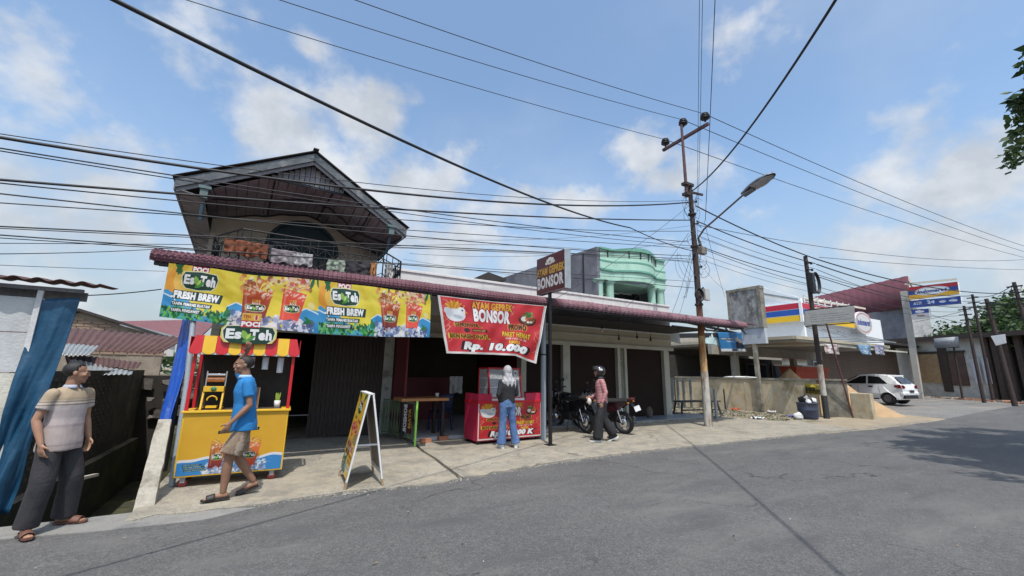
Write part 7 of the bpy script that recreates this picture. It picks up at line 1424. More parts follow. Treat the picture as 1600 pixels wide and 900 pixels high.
# ================================================================ CAR
carp = mat('white_car_paint', (.80, .81, .82), .28, var=0, bump=0, coat=.6); 
def make_car(loc, rz):
    t = thing('parked_car', 'white hatchback car seen from behind its left side beyond the sand heap', 'car', loc, rz)
    L, Wd = 3.8, .84      # x forward; rear at x=0
    low = [(.02, .55), (.0, .75), (.06, .98), (.10, 1.02), (.9, .98), (2.55, .92), (3.0, .86), (3.55, .74), (3.75, .6), (3.8, .4), (3.72, .24)]
    def arch(cx, r=.36, n=10): return [(cx+r*math.cos(PI*i/n), .22+max(0, r*math.sin(PI*i/n)*1.02)+.0) for i in range(n+1)]
    bottom = [(3.72, .2)]+arch(3.08)+arch(.68)+[(.14, .22), (.05, .38)]
    prof = low[:-1]+bottom
    hw = lambda z: Wd*(1-.05*max(0, (.5-z)/.3)) if z < .75 else Wd*(1-.06*(z-.75)/.25)
    bm = bmesh.new(); sides = {}
    for s_ in (-1, 1):
        sides[s_] = [bm.verts.new((x, s_*hw(z)*(1-.10*max(0, (x-3.2)/.6)**2-.05*max(0, (.4-x)/.4)**2), z)) for x, z in prof]
        f = bm.faces.new(sides[s_]) 
    n = len(prof)
    for i in range(n): bm.faces.new((sides[-1][i], sides[-1][(i+1) % n], sides[1][(i+1) % n], sides[1][i]))
    bmesh.ops.triangulate(bm, faces=[f for f in bm.faces if len(f.verts) > 4]); bmesh.ops.recalc_face_normals(bm, faces=bm.faces)
    me = bpy.data.meshes.new('body'); bm.to_mesh(me); bm.free(); me.materials.append(carp); o = bpy.data.objects.new('body', me); COL.objects.link(o); o.parent = t
    md = o.modifiers.new('b', 'BEVEL'); md.width = .05; md.segments = 3; md.limit_method = 'ANGLE'; md.angle_limit = .7
    # greenhouse
    gp = [(.10, .99), (.42, 1.38), (.62, 1.50), (1.3, 1.55), (1.9, 1.50), (2.9, .92)]; gw = lambda z: .79-.17*(z-.95)/.6
    mb = MB(); a = [(x, -gw(z), z) for x, z in gp]; b = [(x, gw(z), z) for x, z in gp]; n = len(gp); mb.add(a+b, [tuple(range(n)), tuple(reversed(range(n, 2*n)))]+[(i, i+n, (i+1) % n+n, (i+1) % n) for i in range(n)]); mb.build('cabin', carp, t, bevel=.05)
    gl_ = mat('tinted_glass', (.012, .014, .016), .06, var=0, bump=0, spec=.7)
    for s_ in (-1, 1):
        for q in ([(.62, 1.04), (.98, 1.40), (1.5, 1.45), (1.5, 1.02)], [(1.58, 1.02), (1.58, 1.45), (1.88, 1.42), (2.62, 1.0)]):
            mb = MB(); mb.prism([(x, s_*(gw(z)+.004), z) for x, z in q], (0, s_*.008, 0)); mb.build('side_window', gl_, t)
        mb = MB(); mb.prism([(.02, s_*.80, .80), (.34, s_*.835, .86), (.30, s_*.84, .98), (.08, s_*.78, 1.01)], (0, s_*.012, 0)); mb.prism([(-.012, s_*.50, .84), (-.012, s_*.78, .80), (.03, s_*.78, 1.0), (.02, s_*.55, .95)], (-.01, 0, 0)); mb.build('tail_lamp', mat('red_lamp', (.13, .005, .01), .15, coat=.5, var=0, bump=0), t)
        for hx in (1.28, 2.3): mb = MB(); mb.box((hx, s_*.845, .86), (hx+.2, s_*.865, .9)); mb.ell((hx+.1, s_*.84, .875), (.13, .012, .05), 10); mb.build('door_handle', mat('black_trim_plastic', (.02, .02, .02), .5), t)
        for hx in (.98, 1.95, 2.75): mb = MB(); mb.bar((hx, s_*.838, .30), (hx+.02, s_*.832, .93), .008, .008); mb.build('door_gap', darkm, t)
        mb = MB(); mb.box((1.05, s_*.835, .2), (2.7, s_*.85, .26)); mb.build('sill', mat('black_trim_plastic', (.02, .02, .02)), t)
        mb = MB(); mb.ell((2.55, s_*.93, 1.0), (.07, .11, .08), 10); mb.build('mirror', carp, t, bevel=0)
    mb = MB(); mb.prism([(.10, -.6, 1.06), (.10, .6, 1.06), (.38, .52, 1.36), (.38, -.52, 1.36)], (-.025, 0, .02)); mb.build('rear_window', gl_, t)
    mb = MB(); mb.prism([(2.02, -.58, 1.45), (2.02, .58, 1.45), (2.82, .68, 1.0), (2.82, -.68, 1.0)], (.03, 0, .02)); mb.build('windscreen', gl_, t)
    mb = MB(); mb.box((-.04, -.68, .28), (.2, .68, .46)); mb.build('rear_bumper', mat('black_trim_plastic', (.02, .02, .02)), t, bevel=.04)
    mb = MB(); mb.box((-.05, -.80, .45), (.15, .80, .62)); mb.build('bumper_cover', carp, t, bevel=.05)
    mb = MB(); mb.box((-.07, -.22, .60), (-.052, .22, .72)); mb.build('number_plate', mat('black_plate', (.02, .02, .02), .5), t)
    mb = MB(); mb.tube([(.5, 0, 1.5), (.42, 0, 1.62)], .008, 5); mb.build('aerial', darkm, t)
    mb = MB(); mb.box((.38, -.5, 1.40), (.62, .5, 1.50)); mb.build('spoiler', carp, t, bevel=.02)
    for cx in (.68, 3.08):
        for s_ in (-1, 1):
            w = thing('wheel', None, None); w.parent = t; w.location = (cx, s_*.72, .29)
            mb = MB(); mb.lathe([(.18, -.09), (.26, -.095), (.29, -.06), (.29, .06), (.26, .095), (.18, .09), (.18, -.09)], (0, 0, 0), 26, axis='y'); mb.build('tyre', rubber, w)
            mb = MB(); mb.lathe([(.001, s_*.06), (.03, s_*.07), (.05, s_*.045), (.15, s_*.055), (.185, s_*.08), (.19, s_*.04), (.17, s_*-.02), (.001, s_*-.02)], (0, 0, 0), 24, axis='y')
            for k in range(8): a_ = k*PI/4; mb.bar((.04*math.cos(a_), s_*.065, .04*math.sin(a_)), (.175*math.cos(a_), s_*.072, .175*math.sin(a_)), .035, .012, 0, up=(0, 1, 0))
            mb.build('rim', mat('silver_rim', (.25, .25, .26), .35, .7, var=.05), w)
            mb = MB(); mb.lathe([(.001, 0), (.34, 0), (.34, s_*-.25), (.001, s_*-.25)], (0, s_*.0, .0), 20, axis='y'); mb.build('wheel_well', trimb, w)
    return t
rl_ = P(1390, 629, X=29.0); rz_c = PI/2-math.radians(5); off_c = Matrix.Rotation(rz_c, 3, 'Z') @ Vector((.68, .72, 0)); make_car((rl_.x-off_c.x, rl_.y-off_c.y, .16), rz_c)
# ================================================================ MOTORCYCLES
gloss = mat('gloss_black_paint', (.012, .012, .016), .18, var=0, bump=0, coat=.7); engm = mat('dark_engine_metal', (.06, .06, .065), .45, .7, var=.3, scale=12); redl = mat('red_lens', (.25, .01, .01), .2, coat=.4, var=0, bump=0)
def wheel(par, x, r, w, steer=0, disc=True):
    o = thing('wheel', None, None); o.parent = par; o.location = (x, 0, r); o.rotation_euler = (0, 0, steer)
    n = 30; mb = MB(); mb.lathe([(r-.085, -w*.42), (r-.04, -w*.5), (r-.008, -w*.3), (r, 0), (r-.008, w*.3), (r-.04, w*.5), (r-.085, w*.42), (r-.085, -w*.42)], n=n, axis='y'); mb.build('tyre', rubber, o)
    mb = MB(); mb.lathe([(r-.10, -w*.3), (r-.082, -w*.42), (r-.082, w*.42), (r-.10, w*.3), (r-.10, -w*.3)], n=n, axis='y'); mb.lathe([(.001, -.05), (.04, -.05), (.04, .05), (.001, .05)], n=12, axis='y')
    for k in range(5): a = k*2*PI/5+.3; mb.bar((.03*math.cos(a), 0, .03*math.sin(a)), ((r-.09)*math.cos(a+.12), 0, (r-.09)*math.sin(a+.12)), .03, .022, 0, up=(0, 1, 0)); mb.bar((.03*math.cos(a), 0, .03*math.sin(a)), ((r-.09)*math.cos(a-.25), 0, (r-.09)*math.sin(a-.25)), .02, .02, 0, up=(0, 1, 0))
    mb.build('rim', mat('grey_alloy', (.30, .30, .31), .4, .6, var=.1), o)
    if disc: mb = MB(); mb.lathe([(.05, .058), (.12, .058), (.12, .063), (.05, .063)], n=20, axis='y'); mb.build('brake_disc', chrome, o)
    return o
def moto(lab, loc, rz, lean, steer, scooter=False):
    t = thing('motorcycle', lab, 'motorcycle', loc, rz, 'motorcycles parked before the brown shutters'); t.rotation_euler = (lean, 0, rz)
    WB = 1.27; R_ = .295
    wheel(t, WB, R_, .09, steer); wheel(t, 0, R_ if not scooter else .28, .11)
    st_ = Vector((WB-.42, 0, .93)); cs, sn = math.cos(steer), math.sin(steer)
    ax = lambda x, y: (WB+(x-WB)*1.0-y*sn, y*cs+(x-WB)*sn*.0, 0)
    for y in (-.09, .09): 
        mb = MB(); mb.tube([(WB-y*sn, y*cs, R_), (WB-.20-y*sn, y*cs, .66)], .024, 10, 0); mb.tube([(WB-.20-y*sn, y*cs, .64), (WB-.36-y*sn, y*cs, 1.0)], .018, 8, 0); mb.build('fork_leg', chrome, t)
    mb = MB(); mb.grid(lambda u, v: (WB+(R_+.03)*math.cos(PI*.05+u*PI*.72), (-.055+.11*v), R_+(R_+.03+.012*math.sin(v*PI))*math.sin(PI*.05+u*PI*.72)), 14, 4); mb.build('front_fender', gloss, t, solid=.008)
    hb = Vector((WB-.36, 0, 1.02)); mb = MB()
    L_ = [hb+Vector((-.10-.30*sn*-1*0, .33, .06)), hb+Vector((-.02, .18, .06)), hb, hb+Vector((-.02, -.18, .06)), hb+Vector((-.10, -.33, .06))]
    Rm = Matrix.Rotation(steer, 3, 'Z'); L_ = [hb+Rm @ (p-hb) for p in L_]; mb.tube(L_, .013, 8); mb.build('handlebar', darkm, t)
    for i, j in ((0, 1), (4, 3)): mb = MB(); mb.tube([L_[i], L_[i].lerp(L_[j], .45)], .02, 8); mb.build('grip', rubber, t)
    for i in (1, 3):
        p = L_[i]; q = p+Vector((.0, (.07 if i == 1 else -.07), .17)); mb = MB(); mb.tube([p, q], .006, 5); mb.ell(q+Vector((0, 0, .03)), (.018, .06, .038), 10); mb.build('mirror', darkm, t)
    hl = hb+Rm @ Vector((.14, 0, -.09)); mb = MB(); mb.ell(hl, (.09, .095, .10), 14); mb.build('headlamp_housing', gloss, t); mb = MB(); mb.ell(hl+Rm @ Vector((.05, 0, 0)), (.05, .075, .08), 12); mb.build('headlamp', mat('lamp_glass', (.5, .52, .55), .08, var=0, bump=0, spec=.8), t)
    mb = MB(); mb.box(hl+Vector((-.06, -.06, .08)), hl+Vector((.04, .06, .15))); mb.build('instrument_panel', darkm, t, bevel=.015)
    # frame
    mb = MB(); mb.tube([(WB-.33, 0, .92), (.72, 0, .80), (.32, 0, .70), (-.15, 0, .78)], .022, 8); mb.tube([(WB-.31, 0, .84), (.80, 0, .42), (.52, 0, .28), (.38, 0, .45), (.32, 0, .70)], .018, 8); mb.build('frame', darkm, t)
    for y in (-.08, .08): mb = MB(); mb.bar((0, y, R_), (.42, y*.7, .38), .025, .045); mb.build('swingarm', darkm, t)
    if not scooter:
        mb = MB(); mb.ell((.68, 0, .86), (.27, .15, .13), 18); mb.v = [(x, y, z if z > .80 else .80+(z-.80)*.4) for x, y, z in mb.v]; mb.build('fuel_tank', gloss, t)
        mb = MB(); mb.grid(lambda u, v: (.48-.72*u, (v-.5)*.26*(1-.35*abs(u-.35)), .84+.05*math.sin(u*3)-.0+.05*(u > .5)*(u-.5)-.05*(2*v-1)**2), 12, 8); mb.build('seat', rubber, t, solid=.06)
        mb = MB(); mb.box((.46, -.12, .28), (.80, .12, .52)); mb.build('crankcase', engm, t, bevel=.04)
        mb = MB()
        for k in range(7): mb.box((.62, -.09, .52+k*.026), (.78, .09, .535+k*.026))
        mb.box((.64, -.07, .5), (.76, .07, .72)); mb.build('cylinder_head', engm, t)
        for y in (-.13, .13): mb = MB(); mb.prism([(.84, y, .78), (.98, y, .92), (1.02, y*1.1, .72), (.86, y*1.1, .58)], (0, .012 if y > 0 else -.012, 0)); mb.build('tank_shroud', gloss, t)
    else:
        mb = MB(); mb.prism([(WB-.40, -.15, .98), (WB-.26, -.12, .60), (WB-.38, -.16, .36), (WB-.52, -.16, .40)], (0, .30, 0)); mb.build('leg_shield', gloss, t, bevel=.02)
        mb = MB(); mb.box((.46, -.14, .34), (.80, .14, .48)); mb.build('engine_cover', engm, t, bevel=.03)
        mb = MB(); mb.grid(lambda u, v: (.62-.85*u, (v-.5)*.27*(1-.3*u), .80+.05*u*u+.0-.05*(2*v-1)**2), 12, 8); mb.build('seat', rubber, t, solid=.06)
    for s_ in (-1, 1):
        mb = MB(); mb.prism([(.46, s_*.10, .76), (.10, s_*.115, .80), (-.32, s_*.06, .92), (-.28, s_*.06, .82), (.05, s_*.13, .60), (.42, s_*.13, .52)], (0, s_*.02, 0)); mb.build('side_panel', gloss if not scooter else mat('gloss_dark_red', (.035, .01, .014), .2, coat=.6, var=0, bump=0), t, bevel=.008)
    mb = MB(); mb.tube([(.55, -.12, .30), (.42, -.15, .24), (.2, -.16, .27), (-.22, -.17, .38)], [.018, .02, .045, .05], 12); mb.build('exhaust', mat('dark_exhaust', (.10, .10, .10), .35, .8), t)
    mb = MB(); mb.ell((-.30, 0, .88), (.07, .09, .035), 12); mb.build('tail_lamp', redl, t)
    mb = MB(); mb.prism([(-.22, -.07, .84), (-.22, .07, .84), (-.42, .06, .60), (-.42, -.06, .60)], (0, 0, .01)); mb.build('rear_fender', darkm, t)
    mb = MB(); mb.prism([(-.445, -.13, .60), (-.445, .13, .60), (-.40, .13, .715), (-.40, -.13, .715)], (-.006, 0, .003)); mb.build('number_plate', mat('plate_white', (.6, .6, .6), .5, var=.05) if scooter else darkm, t)
    for y in (-.13, .13): mb = MB(); mb.ell((-.26, y, .80), (.035, .02, .02), 8); mb.tube([(-.26, y*.4, .8), (-.26, y, .8)], .006, 5); mb.build('indicator', mat('orange_lens', (.6, .2, .02), .3, var=0, bump=0), t)
    mb = MB(); mb.tube([(-.05, .10, .82), (-.34, .10, .90), (-.38, 0, .91), (-.34, -.10, .90), (-.05, -.10, .82)], .011, 6); mb.build('grab_rail', darkm, t)
    for y in (-.1, .1): mb = MB(); mb.tube([(0, y, R_), (.12, y, .72)], .022, 8); mb.build('shock_absorber', chrome, t)
    mb = MB(); mb.tube([(.55, .12, .28), (.48, .24, .02)], .01, 6); mb.build('side_stand', darkm, t)
    for y in (-.2, .2): mb = MB(); mb.tube([(.55, y*.4, .32), (.55, y, .32)], .014, 6); mb.build('footpeg', rubber, t)
    mb = MB()
    for k in range(3): a = hb+Vector((0, .03*(k-1), .02)); mb.tube([a, a+Vector((.08, .05*(k-1), -.08)), Vector((WB-.30, .05*(k-1), .6)), Vector((.8, .06, .62))], .005, 4)
    mb.build('cable', rubber, t); return t
def P0(px, py): return P(px, py, Z=0)
ra = Vector((7.2, 8.38, .07)); moto('black motorcycle with front wheel turned toward the grey pipe post', (7.12, 8.42, .018), PI/2+math.radians(3), math.radians(-7), math.radians(38))
moto('dark scooter with white rear plate behind the woman wearing a helmet', (7.93, 7.93, .018), PI/2+math.radians(14), math.radians(-8), math.radians(20), True)
# ================================================================ PEOPLE
def remesh(mb, vox, smooth=3, noise_a=0, noise_s=12, name='m'):
    me = bpy.data.meshes.new(name); me.from_pydata(mb.v, [], mb.f); o = bpy.data.objects.new(name, me); COL.objects.link(o)
    bm = bmesh.new(); bm.from_mesh(me); bmesh.ops.recalc_face_normals(bm, faces=bm.faces); bm.to_mesh(me); bm.free()
    r = o.modifiers.new('r', 'REMESH'); r.mode = 'VOXEL'; r.voxel_size = vox; r.use_smooth_shade = True
    s_ = o.modifiers.new('s', 'SMOOTH'); s_.factor = .5; s_.iterations = smooth
    dg = bpy.context.evaluated_depsgraph_get(); ev = o.evaluated_get(dg); m2 = bpy.data.meshes.new_from_object(ev); bpy.data.objects.remove(o); bpy.data.meshes.remove(me)
    if noise_a:
        for v in m2.vertices:
            c = v.co; w = mn.noise(Vector((c.x*noise_s, c.y*noise_s, c.z*noise_s*.55)))+.5*mn.noise(Vector((c.x*noise_s*2.3+5, c.y*noise_s*2.3, c.z*noise_s*1.3))); v.co = c+v.normal*w*noise_a
    m2.polygons.foreach_set('use_smooth', [True]*len(m2.polygons)); return m2
def obj_me(name, me, m_, par):
    me.materials.clear(); me.materials.append(m_); me.name = name; o = bpy.data.objects.new(name, me); COL.objects.link(o); o.parent = par; return o
def limb(mb, pts, rs, n=12):
    pts = [Vector(p) for p in pts]
    for i in range(len(pts)-1): mb.tube([pts[i], pts[i+1]], [rs[i], rs[i+1]], n)
    for p, r in zip(pts, rs): mb.ell(p, (r, r, r), n)
def loft(mb, rings, n=20):
    "rings: (cx, cy, z, rx, ry)"
    vs = []
    for cx, cy, z, rx, ry in rings:
        for k in range(n):
            a = 2*PI*k/n; c, s_ = math.cos(a), math.sin(a); e = .85; vs.append((cx+rx*math.copysign(abs(c)**e, c), cy+ry*math.copysign(abs(s_)**e, s_), z))
    m_ = len(rings); fs = [(i*n+k, i*n+(k+1) % n, (i+1)*n+(k+1) % n, (i+1)*n+k) for i in range(m_-1) for k in range(n)]+[tuple(range(n))[::-1], tuple(range((m_-1)*n, m_*n))]
    mb.add(vs, fs)
def hand(mb, w, d, nrm, side, curl=.35):
    "w wrist, d direction of the fingers, nrm palm normal, side = direction of the thumb side"
    d = Vector(d).normalized(); sd = Vector(side); sd = (sd-d*sd.dot(d)).normalized(); nm = Vector(nrm); nm = (nm-d*nm.dot(d)-sd*nm.dot(sd)).normalized(); w = Vector(w)
    Rm = Matrix((sd, d, nm)).transposed(); mb.ell(w+d*.045, (.038, .052, .015), 12, 0, Rm); limb(mb, [w-d*.02, w+d*.02], [.024, .023], 10)
    for k, (off, ln) in enumerate(((.030, .072), (.011, .080), (-.009, .074), (-.028, .058))):
        b = w+d*.085+sd*off; a1 = curl*(.8+.15*k); v1 = d*math.cos(a1)+nm*math.sin(a1); v2 = d*math.cos(a1*2.3)+nm*math.sin(a1*2.3); m1 = b+v1*ln*.5+sd*off*.12; limb(mb, [b-d*.012, m1, m1+v2*ln*.5], [.0095, .0088, .0072], 8)
    b = w+d*.03+sd*.032; t1 = b+(sd*.75+d*.65+nm*.25).normalized()*.035; limb(mb, [w+d*.018+sd*.015, b, t1, t1+(d*.85+sd*.25+nm*.35).normalized()*.028], [.015, .013, .0105, .008], 8)
def headmesh(mb, c, R, s_=1.):
    q = lambda v: Vector(c)+R @ (Vector(v)*s_); E_ = lambda v, r, n=16: mb.ell(q(v), tuple(x*s_ for x in r), n, 0, R.to_3x3())
    E_((0, -.012, .035), (.074, .094, .082)); E_((0, .015, -.015), (.064, .074, .078)); E_((0, .034, -.062), (.050, .052, .045)); E_((0, .072, -.093), (.024, .020, .018), 10)
    E_((0, .088, .028), (.050, .016, .012), 10); E_((.0, .098, -.012), (.010, .015, .030), 10); E_((0, .108, -.028), (.017, .013, .011), 10)
    for s2 in (-1, 1): E_((s2*.042, .066, -.022), (.024, .022, .020), 10); E_((s2*.074, -.008, -.005), (.010, .019, .030), 10)
    E_((0, .092, -.056), (.024, .010, .006), 10); E_((0, .090, -.068), (.020, .010, .007), 10)
def face_parts(par, c, R, skin, hairc, s_=1.):
    q = lambda v: Vector(c)+R @ (Vector(v)*s_)
    for s2 in (-1, 1):
        mb = MB(); mb.ell(q((s2*.031, .079, .006)), (.0135, .010, .008), 10, 0, R.to_3x3()); e = mb.build('eye', mat('eye_white', (.5, .47, .43), .3, var=0, bump=0), par)
        mb = MB(); mb.ell(q((s2*.031, .0865, .006)), (.006, .004, .006), 8, 0, R.to_3x3()); mb.build('iris', mat('dark_iris', (.02, .012, .01), .2, var=0, bump=0), e)
        mb = MB(); mb.tube([q((s2*.014, .092, .022)), q((s2*.032, .091, .029)), q((s2*.050, .078, .022))], [.004, .005, .003], 6); mb.build('eyebrow', hairc, par)
    mb = MB(); mb.tube([q((-.022, .090, -.061)), q((0, .101, -.062)), q((.022, .090, -.061))], [.003, .0055, .003], 6); mb.build('lips', mat('lip', (.20, .075, .06), .6, var=0, bump=0), par)
def hairmesh(c, R, s_, cut):
    mb = MB(); n = 28; k = 18; vs = []; 
    for j in range(k+1):
        ph = PI*j/k
        for i in range(n):
            th = 2*PI*i/n; v = Vector((.0765*math.sin(ph)*math.cos(th), -.014+.0965*math.sin(ph)*math.sin(th), .035+.0845*math.cos(ph))); v += v.normalized()*.004*mn.noise(v*60); vs.append(v)
    fs = []
    for j in range(k):
        for i in range(n):
            f = (j*n+i, (j+1)*n+i, (j+1)*n+(i+1) % n, j*n+(i+1) % n); cc_ = sum((vs[a] for a in f), Vector())/4
            if cut(cc_): fs.append(f)
    mb.add([Vector(c)+R @ (v*s_) for v in vs], fs, 0, True); return mb
def manhair(c_): return (c_.z > .058+max(0, c_.y)*.42 or (c_.y < .012 and c_.z > -.05+max(0, c_.y+.05)*1.3)) and not (c_.y > .062 and c_.z < .098)
def banded(name, base, stops, rough=.85, axis='Z', wave=None):
    m_ = mat(name, base, rough, var=.06, scale=6, bump=.25, bscale=90); t = m_.node_tree; n = t.nodes; l = t.links; b = n['Principled BSDF']
    tcn = n.new('ShaderNodeTexCoord'); sp = n.new('ShaderNodeSeparateXYZ'); l.new(tcn.outputs['Object'], sp.inputs[0])
    if wave:
        per, c2, w_, lo, hi = wave; mm = n.new('ShaderNodeMath'); mm.operation = 'MULTIPLY'; l.new(sp.outputs['Z'], mm.inputs[0]); mm.inputs[1].default_value = 1/per; fr = n.new('ShaderNodeMath'); fr.operation = 'FRACT'; l.new(mm.outputs[0], fr.inputs[0]); g_ = n.new('ShaderNodeMath'); g_.operation = 'LESS_THAN'; l.new(fr.outputs[0], g_.inputs[0]); g_.inputs[1].default_value = w_
        x = n.new('ShaderNodeMix'); x.data_type = 'RGBA'; l.new(g_.outputs[0], x.inputs['Factor']); x.inputs['A'].default_value = (*base, 1); x.inputs['B'].default_value = (*c2, 1); l.new(x.outputs['Result'], b.inputs['Base Color'])
    else:
        mr = n.new('ShaderNodeMapRange'); l.new(sp.outputs['Z'], mr.inputs[0]); mr.inputs[1].default_value = 0; mr.inputs[2].default_value = 2
        cr = n.new('ShaderNodeValToRGB'); cr.color_ramp.interpolation = 'CONSTANT'; l.new(mr.outputs[0], cr.inputs[0]); el = cr.color_ramp.elements
        while len(el) > 1: el.remove(el[-1])
        el[0].position = 0; el[0].color = (*stops[0][1], 1)
        for z, c in stops[1:]: e = el.new(z/2); e.color = (*c, 1)
        l.new(cr.outputs[0], b.inputs['Base Color'])
    return m_
skinm = mat('brown_skin', (.33, .175, .108), .55, var=.10, scale=9, bump=.12, bscale=120); skin2 = mat('dark_skin', (.24, .125, .078), .55, var=.1, scale=9, bump=.12, bscale=120); skin3 = mat('light_brown_skin', (.33, .18, .12), .55, var=.08, scale=9, bump=.1)
hairk = mat('black_hair', (.012, .010, .010), .6, var=.2, scale=40, bump=.25, bscale=260)
def foot(mb, an, dr, s_=1):
    an = Vector(an); d = Vector((dr[0], dr[1], 0)).normalized(); up = dr[2] if len(dr) > 2 else 0; d3 = (d+Vector((0, 0, up))).normalized(); z = Vector((0, 0, 1))
    limb(mb, [an+Vector((0, 0, -.045))-d*.035, an+d3*.07+Vector((0, 0, -.05)), an+d3*.14+Vector((0, 0, -.062))], [.030, .030, .021], 10); r = d.cross(z)
    for k in range(5): b = an+d3*.14+r*(-.026+.013*k)+Vector((0, 0, -.066)); limb(mb, [b, b+d3*(.045-.005*abs(k-1))], [.011, .008 if k else .010], 8)
def person(label, loc, rz, H, J, garments, skin, headyaw=0, headpitch=0, cat='person', hair=True, skip_torso=False):
    s_ = H/1.70; t = thing('person', label, cat, loc, rz); t.scale = (s_, s_, s_); mb = MB()
    hip = J.get('hip', (0, 0, .92)); ch = J.get('chest', (0, .0, 1.32)); nk = J.get('neck', (0, -.01, 1.46)); hd = J.get('head', (0, .025, 1.595))
    hip, ch, nk, hd = map(Vector, (hip, ch, nk, hd))
    loft(mb, [(hip.x, hip.y, hip.z-.10, .10, .08), (hip.x, hip.y, hip.z-.02, .155, .105), (hip.x, hip.y, hip.z+.06, .150, .10), ((hip.x+ch.x)/2, (hip.y+ch.y)/2, (hip.z+ch.z)/2, .135, .095), (ch.x, ch.y, ch.z, .160, .105), (ch.x, ch.y, ch.z+.07, .150, .085), (nk.x, nk.y, nk.z-.03, .07, .06)])
    limb(mb, [nk-Vector((0, 0, .03)), nk.lerp(hd, .5)], [.062, .056], 14)
    R = (Matrix.Rotation(headyaw, 4, 'Z') @ Matrix.Rotation(headpitch, 4, 'X')); headmesh(mb, hd, R)
    for sd in ('L', 'R'):
        sh, el, wr = [Vector(J[k+sd]) for k in ('sh', 'el', 'wr')]; hp, kn, an = [Vector(J[k+sd]) for k in ('hp', 'kn', 'an')]
        limb(mb, [sh, sh.lerp(el, .35), el, el.lerp(wr, .3), wr], [.043, .044, .036, .038, .024]); hand(mb, wr, J['hd'+sd][0], J['hd'+sd][1], J['hd'+sd][2], J.get('curl', .35))
        limb(mb, [hp, hp.lerp(kn, .4), kn, kn.lerp(an, .3), an], [.088, .080, .055, .057, .036], 14); foot(mb, an, J['ft'+sd])
    me = remesh(mb, .0085, 3); body = obj_me('body', me, skin, t)
    if hair == True: hm = hairmesh(hd, R, 1.0, manhair); hm.build('hair', hairk, t, solid=.004)
    if hair != 'none': face_parts(t, hd, R, skin, hairk)
    for g_ in garments: g_(t, J, hip, ch, nk, hd, R)
    return t
def shirt(m_, hemz=.80, slv=.62, fit=1.0, wide=.0, hem_r=(.175, .125), name='shirt', longs=False, collar=True, noise_a=.006, sleeve_r=.066):
    def f(t, J, hip, ch, nk, hd, R):
        mb = MB(); a = fit; loft(mb, [(hip.x, hip.y, hemz, hem_r[0], hem_r[1]), (hip.x, hip.y, hemz+.08, hem_r[0]*.99, hem_r[1]*.99), ((hip.x+ch.x)/2, (hip.y+ch.y)/2, (hip.z+ch.z)/2, .160*a+wide, .118*a+wide), (ch.x, ch.y, ch.z-.05, .174*(.5+a/2), .125*a), (ch.x, ch.y, ch.z+.02, .172*(.5+a/2), .115*a), (ch.x, ch.y, ch.z+.07, .150, .098), (ch.x, ch.y-.005, ch.z+.115, .105, .075), (nk.x, nk.y, nk.z-.01, .066, .062)], 26)
        for sd in 'LR':
            sh, el, wr = [Vector(J[k+sd]) for k in ('sh', 'el', 'wr')]; mb.ell(sh, (.060, .060, .058), 12)
            if longs: limb(mb, [sh, el, wr.lerp(el, .08)], [.064, .052, .036], 14)
            else: mb.tube([sh, sh.lerp(el, slv)], [.060, sleeve_r*.95], 14)
        o = obj_me(name, remesh(mb, .0115, 3, noise_a, 9), m_, t)
        if collar:
            mb = MB(); c = nk+Vector((0, .008, -.008)); n = 20
            vs = []
            for k in range(n+1):
                a_ = PI/2+.22+(2*PI-.44)*k/n; rr_ = .066+.0; vs += [(c.x+rr_*math.cos(a_), c.y+rr_*math.sin(a_), c.z+.018), (c.x+(rr_+.018)*math.cos(a_), c.y+(rr_+.020)*math.sin(a_), c.z-.018)]
            mb.add(vs, [(2*k, 2*k+1, 2*k+3, 2*k+2) for k in range(n)], 0, True); mb.build('collar', collar if not isinstance(collar, bool) else m_, o, solid=.005)
    return f
def legs_g(m_, r=(.105, .095, .085, .085), end=1., name='trousers', noise_a=.007, waist=(.160, .115), belt=None):
    def f(t, J, hip, ch, nk, hd, R):
        mb = MB(); loft(mb, [(hip.x, hip.y, hip.z-.10, waist[0]*.98, waist[1]), (hip.x, hip.y, hip.z-.02, waist[0]*1.03, waist[1]*1.03), (hip.x, hip.y, hip.z+.10, waist[0], waist[1])], 22)
        for sd in 'LR':
            hp, kn, an = [Vector(J[k+sd]) for k in ('hp', 'kn', 'an')]
            if end < 1: e = hp.lerp(kn, end*1.25) if end*1.25 < 1 else kn; mb.ell(hp, (r[0],)*3, 12); mb.tube([hp, e], [r[0], r[1]], 16)
            else: e = an+Vector((0, 0, -.015)); mb.ell(hp, (r[0],)*3, 12); mb.ell(kn, (r[1]*.98,)*3, 12); mb.tube([hp, kn], [r[0], r[1]], 16); mb.tube([kn, kn.lerp(e, .6), e], [r[1], r[2], r[3]], 16)
        obj_me(name, remesh(mb, .0115, 3, noise_a, 8), m_, t)
    return f
